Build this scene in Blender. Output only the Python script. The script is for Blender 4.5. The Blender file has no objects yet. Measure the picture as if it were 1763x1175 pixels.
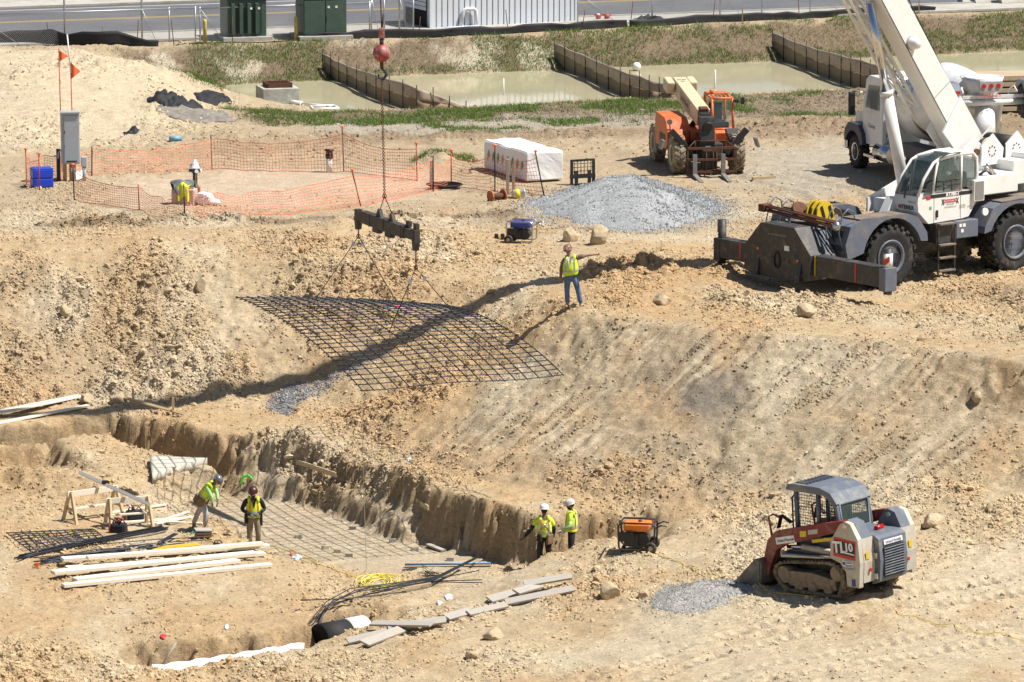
import bpy, bmesh, math, random
import numpy as np
from mathutils import Vector, Matrix, Euler, geometry

R = math.radians
rng = np.random.default_rng(7)
random.seed(7)
SC = bpy.context.scene
COL = SC.collection

# ------------------------------------------------------------------ camera
CAM_H, PITCH, FOC = 23.0, R(9.72), 8270.0          # FOC in pixels of a 1763 px wide picture
cam_data = bpy.data.cameras.new('camera')
cam_data.sensor_width = 36.0
cam_data.lens = FOC / 1763 * 36.0
cam_data.clip_start = 1.0
cam_data.clip_end = 20000.0
cam = bpy.data.objects.new('camera', cam_data)
cam.location = (0, 0, CAM_H)
cam.rotation_euler = (R(90) - PITCH, 0, 0)
COL.objects.link(cam)
SC.camera = cam

# ------------------------------------------------------------------ light
SUN_AZ = (0.985, -0.17)                             # plan direction towards the sun
SUN_EL = R(60)
world = bpy.data.worlds.new('World')
SC.world = world
world.use_nodes = True
wn = world.node_tree.nodes
wl = world.node_tree.links
wn.clear()
w_out = wn.new('ShaderNodeOutputWorld')
w_bg = wn.new('ShaderNodeBackground')
w_sky = wn.new('ShaderNodeTexSky')
w_sky.sky_type = 'NISHITA'
w_sky.sun_disc = False
w_sky.sun_elevation = SUN_EL
w_sky.sun_rotation = math.atan2(SUN_AZ[0], SUN_AZ[1])
w_sky.air_density = 1.0
w_sky.dust_density = 1.2
w_bg.inputs['Strength'].default_value = 0.055
wl.new(w_sky.outputs[0], w_bg.inputs['Color'])
wl.new(w_bg.outputs[0], w_out.inputs['Surface'])
sun_data = bpy.data.lights.new('sun', 'SUN')
sun_data.energy = 5.0
sun_data.angle = R(0.53)
sun_data.color = (1.0, 0.95, 0.87)
sun = bpy.data.objects.new('sun', sun_data)
_sd = Vector((SUN_AZ[0] * math.cos(SUN_EL), SUN_AZ[1] * math.cos(SUN_EL), math.sin(SUN_EL)))
sun.rotation_euler = _sd.to_track_quat('Z', 'Y').to_euler()
sun.location = (40, 100, 60)
COL.objects.link(sun)
SC.view_settings.view_transform = 'Standard'
SC.view_settings.look = 'None'
SC.view_settings.exposure = 0.54
SC.view_settings.gamma = 1.0
SC.view_settings.use_curve_mapping = False
SC.render.engine = 'CYCLES'
SC.cycles.use_denoising = True
SC.cycles.max_bounces = 6
SC.cycles.diffuse_bounces = 3
SC.cycles.transparent_max_bounces = 12

# ------------------------------------------------------------------ where things stand
def at(px, py, z):
    """Point of height z on the line of sight through a place in the photograph."""
    dx = (px - 881.5) / FOC
    up = -(py - 587.5) / FOC
    d = Vector((dx, math.cos(PITCH) + up * math.sin(PITCH), -math.sin(PITCH) + up * math.cos(PITCH)))
    t = (z - CAM_H) / d.z
    return Vector((d.x * t, d.y * t, z))

def at_y(px, py, Y):
    dx = (px - 881.5) / FOC
    up = -(py - 587.5) / FOC
    d = Vector((dx, math.cos(PITCH) + up * math.sin(PITCH), -math.sin(PITCH) + up * math.cos(PITCH)))
    t = Y / d.y
    return Vector((d.x * t, Y, CAM_H + d.z * t))

# ------------------------------------------------------------------ materials
MATS = {}
def mat(name, col, rough=0.6, metal=0.0, var=0.12, scale=6.0, bump=0.0, bscale=40.0, dirt=None, dirt_amt=0.0,
        dscale=3.0, emit=None, alpha=None, spec=0.5, coat=0.0, stretch=None):
    """Procedural surface: base colour broken up by noise, optional dust/dirt patches and fine bump."""
    if name in MATS:
        return MATS[name]
    m = bpy.data.materials.new(name)
    m.use_nodes = True
    nt = m.node_tree
    N, L = nt.nodes, nt.links
    b = N['Principled BSDF']
    b.inputs['Roughness'].default_value = rough
    b.inputs['Metallic'].default_value = metal
    b.inputs['Specular IOR Level'].default_value = spec
    if coat:
        b.inputs['Coat Weight'].default_value = coat
    tc = N.new('ShaderNodeTexCoord')
    src = tc.outputs['Object']
    if stretch:
        mp = N.new('ShaderNodeMapping')
        mp.inputs['Scale'].default_value = stretch
        L.new(src, mp.inputs['Vector'])
        src = mp.outputs['Vector']
    nz = N.new('ShaderNodeTexNoise')
    nz.inputs['Scale'].default_value = scale
    nz.inputs['Detail'].default_value = 5.0
    nz.inputs['Roughness'].default_value = 0.65
    L.new(src, nz.inputs['Vector'])
    cr = N.new('ShaderNodeValToRGB')
    cr.color_ramp.elements[0].position = 0.3
    cr.color_ramp.elements[1].position = 0.7
    c = Vector(col)
    lo = c * (1 - var)
    hi = c * (1 + var)
    cr.color_ramp.elements[0].color = (lo.x, lo.y, lo.z, 1)
    cr.color_ramp.elements[1].color = (min(hi.x, .95), min(hi.y, .95), min(hi.z, .95), 1)
    L.new(nz.outputs['Fac'], cr.inputs['Fac'])
    out = cr.outputs['Color']
    if dirt is not None:
        n2 = N.new('ShaderNodeTexNoise')
        n2.inputs['Scale'].default_value = dscale
        n2.inputs['Detail'].default_value = 7.0
        n2.inputs['Roughness'].default_value = 0.7
        L.new(tc.outputs['Object'], n2.inputs['Vector'])
        r2 = N.new('ShaderNodeValToRGB')
        p = 0.72 - 0.45 * dirt_amt
        r2.color_ramp.elements[0].position = max(0, p - .12)
        r2.color_ramp.elements[1].position = min(1, p + .12)
        L.new(n2.outputs['Fac'], r2.inputs['Fac'])
        mx = N.new('ShaderNodeMix')
        mx.data_type = 'RGBA'
        L.new(r2.outputs['Color'], mx.inputs['Factor'])
        L.new(out, mx.inputs['A'])
        mx.inputs['B'].default_value = (*dirt, 1)
        out = mx.outputs['Result']
    L.new(out, b.inputs['Base Color'])
    if bump:
        nb = N.new('ShaderNodeTexNoise')
        nb.inputs['Scale'].default_value = bscale
        nb.inputs['Detail'].default_value = 4.0
        L.new(src, nb.inputs['Vector'])
        bp = N.new('ShaderNodeBump')
        bp.inputs['Strength'].default_value = bump
        bp.inputs['Distance'].default_value = 0.02
        L.new(nb.outputs['Fac'], bp.inputs['Height'])
        L.new(bp.outputs['Normal'], b.inputs['Normal'])
    if emit:
        b.inputs['Emission Color'].default_value = (*col, 1)
        b.inputs['Emission Strength'].default_value = emit
    if alpha is not None:
        b.inputs['Alpha'].default_value = alpha
    MATS[name] = m
    return m

# ------------------------------------------------------------------ objects and their words
def tag(o, label=None, cat=None, group=None, kind=None):
    if label: o['label'] = label
    if cat: o['category'] = cat
    if group: o['group'] = group
    if kind: o['kind'] = kind
    return o

def thing(name, label, cat, loc=(0, 0, 0), rz=0.0, group=None, rot=None, scale=1.0):
    o = bpy.data.objects.new(name, None)
    o.empty_display_size = 0.2
    COL.objects.link(o)
    o.location = loc
    o.rotation_euler = rot if rot else (0, 0, rz)
    o.scale = (scale, scale, scale)
    return tag(o, label, cat, group)

def copy_tree(o, parent=None):
    c = o.copy()
    COL.objects.link(c)
    c.parent = parent
    for ch in list(o.children):
        copy_tree(ch, c)
    return c

class MB:
    """Collects shapes into one mesh."""
    def __init__(s):
        s.v, s.f, s.sm = [], [], []
    def add(s, vs, fs, smooth=False, M=None):
        n = len(s.v)
        if M is not None:
            vs = [M @ Vector(p) for p in vs]
        s.v += [tuple(p) for p in vs]
        s.f += [tuple(i + n for i in f) for f in fs]
        s.sm += [smooth] * len(fs)
        return s
    def box(s, c, size, rot=None, bev=0.0, M=None):
        hx, hy, hz = size[0] / 2, size[1] / 2, size[2] / 2
        T = Matrix.Translation(Vector(c))
        if rot is not None:
            T = T @ Euler(rot).to_matrix().to_4x4()
        if M is not None:
            T = M @ T
        if bev <= 0:
            vs = [(x * hx, y * hy, z * hz) for z in (-1, 1) for y in (-1, 1) for x in (-1, 1)]
            fs = [(0, 2, 3, 1), (4, 5, 7, 6), (0, 1, 5, 4), (2, 6, 7, 3), (0, 4, 6, 2), (1, 3, 7, 5)]
            return s.add(vs, fs, False, T)
        b = min(bev, hx * .9, hy * .9, hz * .9)
        bm = bmesh.new()
        bmesh.ops.create_cube(bm, size=1.0)
        for v in bm.verts:
            v.co = Vector((v.co.x * 2 * hx, v.co.y * 2 * hy, v.co.z * 2 * hz))
        bmesh.ops.bevel(bm, geom=list(bm.edges), offset=b, segments=2, profile=0.5, affect='EDGES')
        bm.verts.index_update()
        vs = [v.co.copy() for v in bm.verts]
        fs = [[v.index for v in f.verts] for f in bm.faces]
        bm.free()
        return s.add(vs, fs, False, T)
    def prism(s, prof, a, b, axis='y', M=None, smooth=False):
        """Profile polygon extruded from a to b along an axis (profile runs over the other two, in order)."""
        n = len(prof)
        def P(u, v, t):
            return {'y': (u, t, v), 'x': (t, u, v), 'z': (u, v, t)}[axis]
        vs = [P(u, v, a) for u, v in prof] + [P(u, v, b) for u, v in prof]
        fs = [tuple(range(n))[::-1], tuple(range(n, 2 * n))]
        s.add(vs, fs, False, M)
        k = len(s.v) - 2 * n
        for i in range(n):
            j = (i + 1) % n
            s.f.append((k + i, k + j, k + n + j, k + n + i))
            s.sm.append(smooth)
        return s
    def tube(s, path, r, n=8, M=None, cap=True, smooth=True, closed=False):
        """Round bar along a path; r is a number or one per point."""
        P = [Vector(p) for p in path]
        if M is not None:
            P = [M @ p for p in P]
        m = len(P)
        rr = r if hasattr(r, '__len__') else [r] * m
        base = len(s.v)
        ref = None
        for i, p in enumerate(P):
            t = (P[min(i + 1, m - 1)] - P[max(i - 1, 0)])
            if closed:
                t = P[(i + 1) % m] - P[(i - 1) % m]
            if t.length < 1e-9:
                t = Vector((0, 0, 1))
            t.normalize()
            if ref is None:
                ref = Vector((0, 0, 1)) if abs(t.z) < .9 else Vector((1, 0, 0))
            u = ref - t * ref.dot(t)
            if u.length < 1e-6:
                u = t.orthogonal()
            u.normalize()
            ref = u
            w = t.cross(u)
            for k in range(n):
                a = 2 * math.pi * k / n
                q = p + (u * math.cos(a) + w * math.sin(a)) * rr[i]
                s.v.append(tuple(q))
        rings = m if closed else m - 1
        for i in range(rings):
            j = (i + 1) % m
            for k in range(n):
                l = (k + 1) % n
                s.f.append((base + i * n + k, base + i * n + l, base + j * n + l, base + j * n + k))
                s.sm.append(smooth)
        if cap and not closed:
            s.f.append(tuple(base + k for k in range(n))[::-1]); s.sm.append(False)
            s.f.append(tuple(base + (m - 1) * n + k for k in range(n))); s.sm.append(False)
        return s
    def cyl(s, p, q, r, r2=None, n=16, M=None, smooth=True):
        return s.tube([p, q], [r, r if r2 is None else r2], n, M, True, smooth)
    def lathe(s, prof, o=(0, 0, 0), axis='z', n=24, M=None, smooth=True):
        """Profile of (radius, height) turned about an axis through o."""
        o = Vector(o)
        base = len(s.v)
        for r, h in prof:
            for k in range(n):
                a = 2 * math.pi * k / n
                c, d = r * math.cos(a), r * math.sin(a)
                p = {'z': Vector((c, d, h)), 'y': Vector((c, h, d)), 'x': Vector((h, c, d))}[axis] + o
                if M is not None:
                    p = M @ p
                s.v.append(tuple(p))
        for i in range(len(prof) - 1):
            for k in range(n):
                l = (k + 1) % n
                s.f.append((base + i * n + k, base + i * n + l, base + (i + 1) * n + l, base + (i + 1) * n + k))
                s.sm.append(smooth)
        for i, rev in ((0, True), (len(prof) - 1, False)):
            if prof[i][0] > 1e-4:
                f = [base + i * n + k for k in range(n)]
                s.f.append(tuple(f[::-1] if rev else f)); s.sm.append(False)
        return s
    def ball(s, c, r, n=12, M=None):
        rx, ry, rz = r if hasattr(r, '__len__') else (r, r, r)
        prof = [(max(1e-5, math.sin(math.pi * i / (n // 2))), -math.cos(math.pi * i / (n // 2))) for i in range(n // 2 + 1)]
        T = Matrix.Translation(Vector(c)) @ Matrix.Diagonal((rx, ry, rz, 1))
        if M is not None:
            T = M @ T
        return s.lathe(prof, (0, 0, 0), 'z', n, T)
    def quad(s, pts, M=None):
        return s.add(pts, [tuple(range(len(pts)))], False, M)
    def mesh(s, name='mesh'):
        me = bpy.data.meshes.new(name)
        me.from_pydata(s.v, [], s.f)
        me.polygons.foreach_set('use_smooth', s.sm)
        bm = bmesh.new()
        bm.from_mesh(me)
        bmesh.ops.recalc_face_normals(bm, faces=list(bm.faces))
        bm.to_mesh(me)
        bm.free()
        me.update()
        return me
    def build(s, name, m, parent=None, loc=None):
        me = s.mesh(name)
        me.materials.append(m)
        o = bpy.data.objects.new(name, me)
        COL.objects.link(o)
        o.parent = parent
        if loc is not None:
            o.location = loc
        return o

def mesh_obj(name, me, m, parent=None):
    if m is not None and not me.materials:
        me.materials.append(m)
    o = bpy.data.objects.new(name, me)
    COL.objects.link(o)
    o.parent = parent
    return o

def big_mesh(name, V, F, m, col=None, smooth=True):
    """Mesh straight from arrays; F has a constant number of corners."""
    me = bpy.data.meshes.new(name)
    n, k = F.shape
    me.vertices.add(len(V))
    me.vertices.foreach_set('co', np.ascontiguousarray(V, np.float32).ravel())
    me.loops.add(n * k)
    me.loops.foreach_set('vertex_index', np.ascontiguousarray(F, np.int32).ravel())
    me.polygons.add(n)
    me.polygons.foreach_set('loop_start', np.arange(0, n * k, k, dtype=np.int32))
    me.polygons.foreach_set('loop_total', np.full(n, k, np.int32))
    me.polygons.foreach_set('use_smooth', np.full(n, smooth, bool))
    if col is not None:
        a = me.color_attributes.new('soil', 'FLOAT_COLOR', 'POINT')
        c4 = np.ones((len(V), 4), np.float32)
        c4[:, :3] = col
        a.data.foreach_set('color', c4.ravel())
    me.update(calc_edges=True)
    me.validate()
    me.materials.append(m)
    o = bpy.data.objects.new(name, me)
    COL.objects.link(o)
    return o

def text_part(txt, m, parent, M, size=0.2, name='lettering', bold=0.0, align='CENTER', shear=0.0):
    """Flat lettering, raised a hair, as a mesh part. M places its own x (along) and y (up)."""
    cu = bpy.data.curves.new(name, 'FONT')
    cu.body = txt
    cu.size = size
    cu.align_x = align
    cu.align_y = 'CENTER'
    cu.extrude = 0.002
    cu.offset = bold
    cu.shear = shear
    cu.resolution_u = 2
    tmp = bpy.data.objects.new(name, cu)
    COL.objects.link(tmp)
    dg = bpy.context.evaluated_depsgraph_get()
    me = bpy.data.meshes.new_from_object(tmp.evaluated_get(dg))
    bpy.data.objects.remove(tmp)
    me.transform(M)
    me.materials.clear()
    me.materials.append(m)
    o = bpy.data.objects.new(name, me)
    COL.objects.link(o)
    o.parent = parent
    return o

def frame(o, x, y):
    """Matrix with origin o, local x along x, local y along y."""
    x = Vector(x).normalized()
    y = Vector(y)
    y = (y - x * y.dot(x)).normalized()
    z = x.cross(y)
    return Matrix(((x.x, y.x, z.x, o[0]), (x.y, y.y, z.y, o[1]), (x.z, y.z, z.z, o[2]), (0, 0, 0, 1)))
# ================================================================== GROUND
_tab = rng.random((256, 256))
def vnoise(x, y):
    xi = np.floor(x).astype(np.int64); yi = np.floor(y).astype(np.int64)
    fx = x - xi; fy = y - yi
    fx = fx * fx * fx * (fx * (fx * 6 - 15) + 10); fy = fy * fy * fy * (fy * (fy * 6 - 15) + 10)
    a = _tab[xi & 255, yi & 255]; b = _tab[(xi + 1) & 255, yi & 255]
    c = _tab[xi & 255, (yi + 1) & 255]; d = _tab[(xi + 1) & 255, (yi + 1) & 255]
    return (a * (1 - fx) + b * fx) * (1 - fy) + (c * (1 - fx) + d * fx) * fy - 0.5
def fbm(x, y, octv=4, gain=0.5):
    s = 0.0; a = 1.0
    for i in range(octv):
        s = s + a * vnoise(x + 17.3 * i, y - 9.1 * i)
        x, y = (x * .8 - y * .6) * 2.03, (x * .6 + y * .8) * 2.03
        a *= gain
    return s
_jit = rng.random((256, 256, 4))
def clods(x, y, cell, fill=0.75):
    """Height of rounded lumps of about the cell size, 0..1, and an id for each lump."""
    u = x / cell; v = y / cell
    xi = np.floor(u).astype(np.int64); yi = np.floor(v).astype(np.int64)
    best = np.zeros_like(u); ids = np.zeros_like(u)
    for di in (-1, 0, 1):
        for dj in (-1, 0, 1):
            j = _jit[(xi + di) & 255, (yi + dj) & 255]
            dx = u - (xi + di + .15 + .7 * j[..., 0]); dy = v - (yi + dj + .15 + .7 * j[..., 1])
            r = 0.25 + 0.55 * j[..., 2] ** 2
            h = np.where(j[..., 3] < fill, np.sqrt(np.clip(r * r - dx * dx - dy * dy * (0.7 + j[..., 0]), 0, None)), 0)
            up = h > best
            best = np.where(up, h, best); ids = np.where(up, j[..., 0], ids)
    return best, ids

TIN = []
def line(pts, step=0.5):
    """Break line of the survey: (px, py, z) corners, filled in every step metres."""
    W = [at(*p) if len(p) == 3 else Vector(p[:3]) for p in pts]
    out = []
    for a, b in zip(W[:-1], W[1:]):
        n = max(1, int((b - a).length / step))
        out += [a.lerp(b, i / n) for i in range(n)]
    out.append(W[-1])
    TIN.extend(out)
    return out
def pts(L):
    for p in L:
        TIN.append(at(*p))

# street, fence line, pond and yard (far to near)
line([(-300, 90, .5), (-100, 84, .5), (100, 80, .5), (270, 78, .4), (430, 73, .3), (560, 70, .3), (760, 65, .3), (1000, 55, .3), (1250, 41, .3), (1480, 31, .3), (1763, 22, .3), (2100, 8, .3)], 2)
TIN.extend([p + Vector((-.3, 1.6, .3 - p.z)) for p in TIN])
for X, Y in ((-60, 225), (0, 235), (60, 255), (-60, 300), (0, 300), (60, 300), (-500, 300), (500, 320), (-4000, 4000), (4000, 4000), (0, 1200), (-5000, 250), (5000, 300), (-5000, -300), (5000, -300)):
    TIN.append(Vector((X, Y, .3)))
line([(330, 150, -.6), (380, 148, -.95), (480, 143, -.95), (565, 140, -.95), (700, 130, -.95), (950, 122, -.95), (1100, 114, -.95), (1330, 107, -.95), (1500, 100, -.95), (1763, 88, -.95), (2100, 74, -.95)], 1.5)
line([(*at(px, py, -.95).xy, -1.7, 0) for px, py in ((420, 158), (480, 162), (560, 166), (880, 153), (1250, 134), (1600, 114), (2100, 92))], 2)
line([(*at(px, py, -.95).xy, -1.5, 0) for px, py in ((480, 152), (560, 150), (880, 137), (1250, 120), (1600, 103), (2100, 82))], 2)
line([(*at(px, py, -.95).xy, -1.5, 0) for px, py in ((480, 174), (560, 180), (880, 170), (1250, 150), (1600, 130), (2100, 102))], 2)
line([(372, 152, -.9), (400, 166, -.95), (450, 181, -.95), (560, 190, -.95), (690, 190, -.95), (800, 187, -.95), (1060, 171, -.95), (1180, 166, -.95), (1480, 153, -.95), (1763, 133, -.95), (2100, 110, -.95)], 1.5)
line([(330, 180, -.1), (400, 192, -.35), (560, 198, -.55), (800, 193, -.5), (1060, 179, -.5), (1180, 174, -.5), (1480, 160, -.45), (1763, 143, -.4), (2100, 125, -.4)], 1.5)
line([(370, 226, -.1), (560, 222, -.2), (800, 222, -.1), (1000, 219, -.1), (1120, 213, 0), (1480, 203, 0), (1763, 188, 0), (2100, 165, 0)], 1.5)
# left sand mound
pts([(-160, 100, 1.2), (-60, 98, 1.3), (60, 92, 1.3), (150, 92, 1.3), (230, 104, 1.0), (290, 122, .6), (60, 130, 1.25), (160, 135, 1.1), (250, 150, .7),
     (-100, 180, .5), (60, 190, .45), (180, 185, .45), (290, 185, .25), (-100, 240, .1), (0, 235, .1), (120, 230, .1), (220, 222, .1), (330, 212, 0)])
pts([(-150, 300, 0), (0, 300, 0), (130, 300, .05), (230, 310, .1), (300, 325, -.05), (450, 312, -.12), (600, 322, -.12), (720, 330, -.05), (500, 270, -.02), (700, 270, 0), (850, 300, 0),
     (400, 255, 0), (1000, 260, 0), (1100, 300, 0), (1350, 250, 0), (1500, 260, 0), (1763, 250, 0), (2050, 250, 0), (1300, 320, 0), (1500, 330, 0), (1763, 330, 0), (2050, 340, 0), (1300, 380, 0),
     (240, 350, .08), (420, 352, 0), (600, 350, -.02), (800, 350, 0), (0, 340, .05), (-150, 350, 0)])
line([(-150, 396, .0), (0, 394, .0), (200, 388, 0), (400, 381, 0), (600, 376, 0), (850, 372, 0)], 1.5)
line([(-150, 418, .45), (0, 414, .45), (200, 408, .45), (420, 400, .35), (560, 394, .5), (700, 392, .4), (790, 402, .3), (850, 418, .15), (940, 424, .15), (1010, 428, .3), (1080, 428, .35), (1140, 434, .5), (1200, 442, .4), (1260, 462, .3)], 1)
pts([(880, 412, 0.05), (960, 405, 0.1), (1100, 400, 0), (1230, 420, 0), (1180, 390, 0), (1080, 385, 0), (980, 390, 0)])
# crane stand
pts([(1330, 470, 0), (1480, 505, 0.0), (1560, 520, 0), (1700, 520, 0), (1763, 540, 0.1), (1500, 450, 0), (1763, 450, 0), (2050, 480, 0), (1950, 560, .1), (1640, 480, 0)])
pts([(1690, 500, .25), (1740, 492, .4), (1763, 500, .45), (1850, 510, .45), (1300, 500, .1), (1420, 520, .15), (1380, 540, .1), (1600, 545, .1), (1500, 560, .05), (1180, 500, .15), (1100, 500, .1), (1060, 480, .15)])
# slope of the far pit face
line([(-160, 468, 0), (0, 462, 0), (300, 455, 0), (480, 450, 0), (600, 452, 0), (680, 466, -.1), (790, 486, -.2), (880, 492, -.12), (945, 500, -.02)], .6)
line([(-160, 708, -3.4), (0, 702, -3.4), (150, 692, -3.4), (300, 697, -3.35), (420, 679, -3.1), (520, 650, -2.7), (600, 611, -2.05), (660, 588, -1.7), (760, 546, -1.0), (860, 522, -.55), (930, 522, -.15)], .5)
# tongue the banksman stands on, and the long scraped slope to the right
line([(955, 520, 0), (985, 531, 0), (1050, 549, 0), (1200, 566, .05), (1400, 581, .05), (1560, 600, 0), (1763, 625, 0), (2100, 645, 0)], .6)
pts([(900, 545, -.5), (860, 575, -1.0), (820, 600, -1.5), (760, 640, -2.1), (700, 668, -2.6), (640, 690, -2.95), (560, 690, -3.1), (500, 712, -3.35), (600, 720, -3.3)])
line([(880, 630, -1.5), (960, 662, -1.55), (1100, 678, -1.45), (1300, 690, -1.35), (1500, 705, -1.3), (1763, 716, -1.3), (2100, 735, -1.2)], .6)
line([(640, 766, -3.42), (740, 800, -3.48), (860, 838, -3.5), (1000, 858, -3.55), (1160, 880, -3.6), (1300, 876, -3.4), (1500, 862, -3.0), (1650, 832, -2.6), (1763, 805, -2.05), (2100, 800, -1.6)], .5)
# long trench: wall head and foot (the foot is stepped in by a hand's breadth)
WALL = [(-160, 757, -3.4), (0, 735, -3.4), (190, 712, -3.42), (300, 728, -3.42), (365, 742, -3.45), (437, 757, -3.45), (500, 762, -3.45), (560, 773, -3.5), (650, 801, -3.5), (740, 838, -3.5), (790, 856, -3.5), (880, 873, -3.5), (912, 888, -3.55), (1000, 884, -3.7), (1062, 893, -3.8)]
wall_top = line(WALL, .25)
FOOT_Z = [-4.55, -4.55, -4.55, -4.6, -4.7, -5, -5, -5, -5, -5, -5, -5, -5, -5, -4.7]
fw = [at(*p) for p in WALL]
foot = []; ledge = []
for i, p in enumerate(fw):
    a = fw[max(i - 1, 0)]; b = fw[min(i + 1, len(fw) - 1)]
    t = (b - a); n = Vector((t.y, -t.x, 0)).normalized()
    d = .5 if i in (13, 14) else (.9 if 5 <= i <= 9 else .22)
    q = p + n * d
    if 5 <= i <= 9: ledge.append((p + n * .2, p + n * .65))
    foot.append((q.x, q.y, FOOT_Z[i], 0))
line(foot, .25)
line([(a.x, a.y, -4.22, 0) for a, b in ledge], .25); line([(b.x, b.y, -4.42, 0) for a, b in ledge], .25)
trench_floor = []
for i, p in enumerate(fw[:5]):
    t = (fw[min(i + 1, 14)] - fw[max(i - 1, 0)]); n = Vector((t.y, -t.x, 0)).normalized()
    q = p + n * 1.0
    trench_floor.append((q.x, q.y, FOOT_Z[i], 0))
line(trench_floor, .3)
# island of soil between the trench and the setting-out yard
line([(-160, 780, -3.65), (0, 757, -3.62), (180, 745, -3.72), (245, 772, -4.0), (300, 788, -4.1), (357, 797, -4.15)], .3)
line([(357, 799, -4.17), (320, 812, -4.2), (262, 824, -4.28)], .3)
line([(385, 846, -5), (350, 852, -5), (300, 866, -4.95), (275, 880, -4.75)], .3)
line([(-160, 825, -3.85), (0, 812, -3.85), (100, 815, -3.95), (200, 820, -4.12), (250, 824, -4.26)], .5)
line([(-160, 867, -4.5), (0, 858, -4.52), (120, 865, -4.56), (250, 867, -4.62)], .5)
# pit floor
pts([(430, 862, -5), (520, 880, -5), (600, 905, -5), (700, 940, -5), (800, 965, -5), (400, 890, -5), (480, 920, -5), (560, 950, -5), (640, 970, -5), (740, 976, -5), (345, 880, -5), (940, 982, -4.95), (985, 976, -4.9), (1035, 968, -4.8)])
E = line([(300, 888, -4.72), (380, 912, -4.58), (430, 930, -4.5), (480, 950, -4.6), (540, 974, -4.8), (600, 986, -4.93), (700, 986, -4.95), (800, 984, -4.85), (845, 992, -4.75), (870, 990, -4.6), (905, 972, -4.36), (940, 957, -4.2), (1000, 936, -3.95), (1062, 926, -3.8)], .3)
line([(*(p + Vector((0, .55, 0))).xy, -5.0 if i < len(E) * .9 else -4.8, 0) for i, p in enumerate(E[8:]) if i % 2 == 0], .4)
# setting-out yard and the near ground
pts([(-160, 950, -4.6), (0, 950, -4.6), (100, 930, -4.6), (220, 915, -4.62), (300, 912, -4.62), (450, 960, -4.55), (465, 990, -4.5), (280, 1000, -4.5), (100, 1012, -4.5), (0, 1020, -4.5), (-160, 1030, -4.5),
     (0, 1100, -4.95), (150, 1075, -4.85), (480, 1040, -4.75), (600, 1015, -4.85), (560, 1000, -4.8), (700, 1005, -4.85), (780, 1010, -4.8)])
line([(225, 1104, -5.05), (255, 1109, -5.05), (345, 1104, -5.0), (448, 1090, -4.95), (530, 1073, -4.9), (560, 1058, -4.85), (640, 1040, -4.85), (720, 1045, -4.8), (800, 1030, -4.75), (850, 1010, -4.7)], .25)
_h = [at(*p) for p in [(240, 1112, -5.05), (345, 1104, -5.0), (448, 1090, -4.95), (530, 1073, -4.9), (562, 1058, -4.85), (610, 1048, -4.85)]]
line([(p.x, p.y - .18, -5.75, 0) for p in _h], .25)
line([(p.x, p.y - .75, -5.75, 0) for p in _h], .25)
line([(255, 1160, -5.25), (345, 1147, -5.25), (448, 1129, -5.15), (520, 1114, -5.05), (600, 1089, -4.85), (640, 1075, -4.75), (700, 1066, -4.75), (770, 1056, -4.7), (860, 1022, -4.6)], .25)
pts([(640, 1058, -5.05), (700, 1058, -5.0), (770, 1046, -4.95)])
pts([(-160, 1180, -5.05), (0, 1150, -5.0), (120, 1130, -4.98), (200, 1140, -5.05), (100, 1180, -5.1), (230, 1180, -5.2), (400, 1180, -5.1), (600, 1130, -4.75), (700, 1112, -4.55), (800, 1082, -4.42), (900, 1042, -4.3), (1000, 1008, -4.2), (1060, 985, -4.05), (1100, 950, -3.85), (1150, 928, -3.72),
     (900, 1010, -4.45), (1010, 960, -4.08), (1200, 1000, -3.6), (1300, 1015, -3.3), (1440, 1035, -3.2), (1600, 1000, -3.1), (1763, 940, -2.9), (2100, 900, -2.7), (1560, 900, -3.0), (1763, 855, -2.5), (1340, 940, -3.4), (1240, 930, -3.6),
     (700, 1175, -4.5), (1000, 1175, -4.1), (1200, 1100, -3.7), (1400, 1175, -3.3), (1763, 1175, -3.0), (2100, 1150, -3.0), (1600, 1100, -3.1), (1000, 1090, -4.1),
     (-300, 1350, -5), (881, 1350, -4.2), (2100, 1350, -3)])
TIN.append(Vector((-20, 60, -4.8))); TIN.append(Vector((20, 60, -3.2)))

def seq(a, b, s0, g=1.0, smax=1e9):
    out = [a]; s = s0
    while out[-1] < b:
        out.append(out[-1] + s); s = min(s * g, smax)
    return out
_xp = seq(0, 16.5, .068) 
_xp = _xp + seq(_xp[-1] + .08, 28, .09, 1.02, .2) 
_xp = _xp + seq(_xp[-1] + .4, 5000, .6, 1.35)
XS = np.array([-v for v in _xp[::-1][:-1]] + _xp)
_yp = seq(103.5, 152, .068)
_yp = _yp + seq(_yp[-1] + .08, 186, .09, 1.01, .17) 
_yp = _yp + seq(_yp[-1] + .18, 232, .2)
_yp = _yp + seq(_yp[-1] + .5, 6000, .8, 1.35)
_yn = [103.5 - v for v in seq(.3, 400, .4, 1.4)]
YS = np.array(_yn[::-1] + _yp)
NX, NY = len(XS), len(YS)
GX, GY = np.meshgrid(XS, YS)                        # rows: y
Z = np.full((NY, NX), np.nan)
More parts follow.
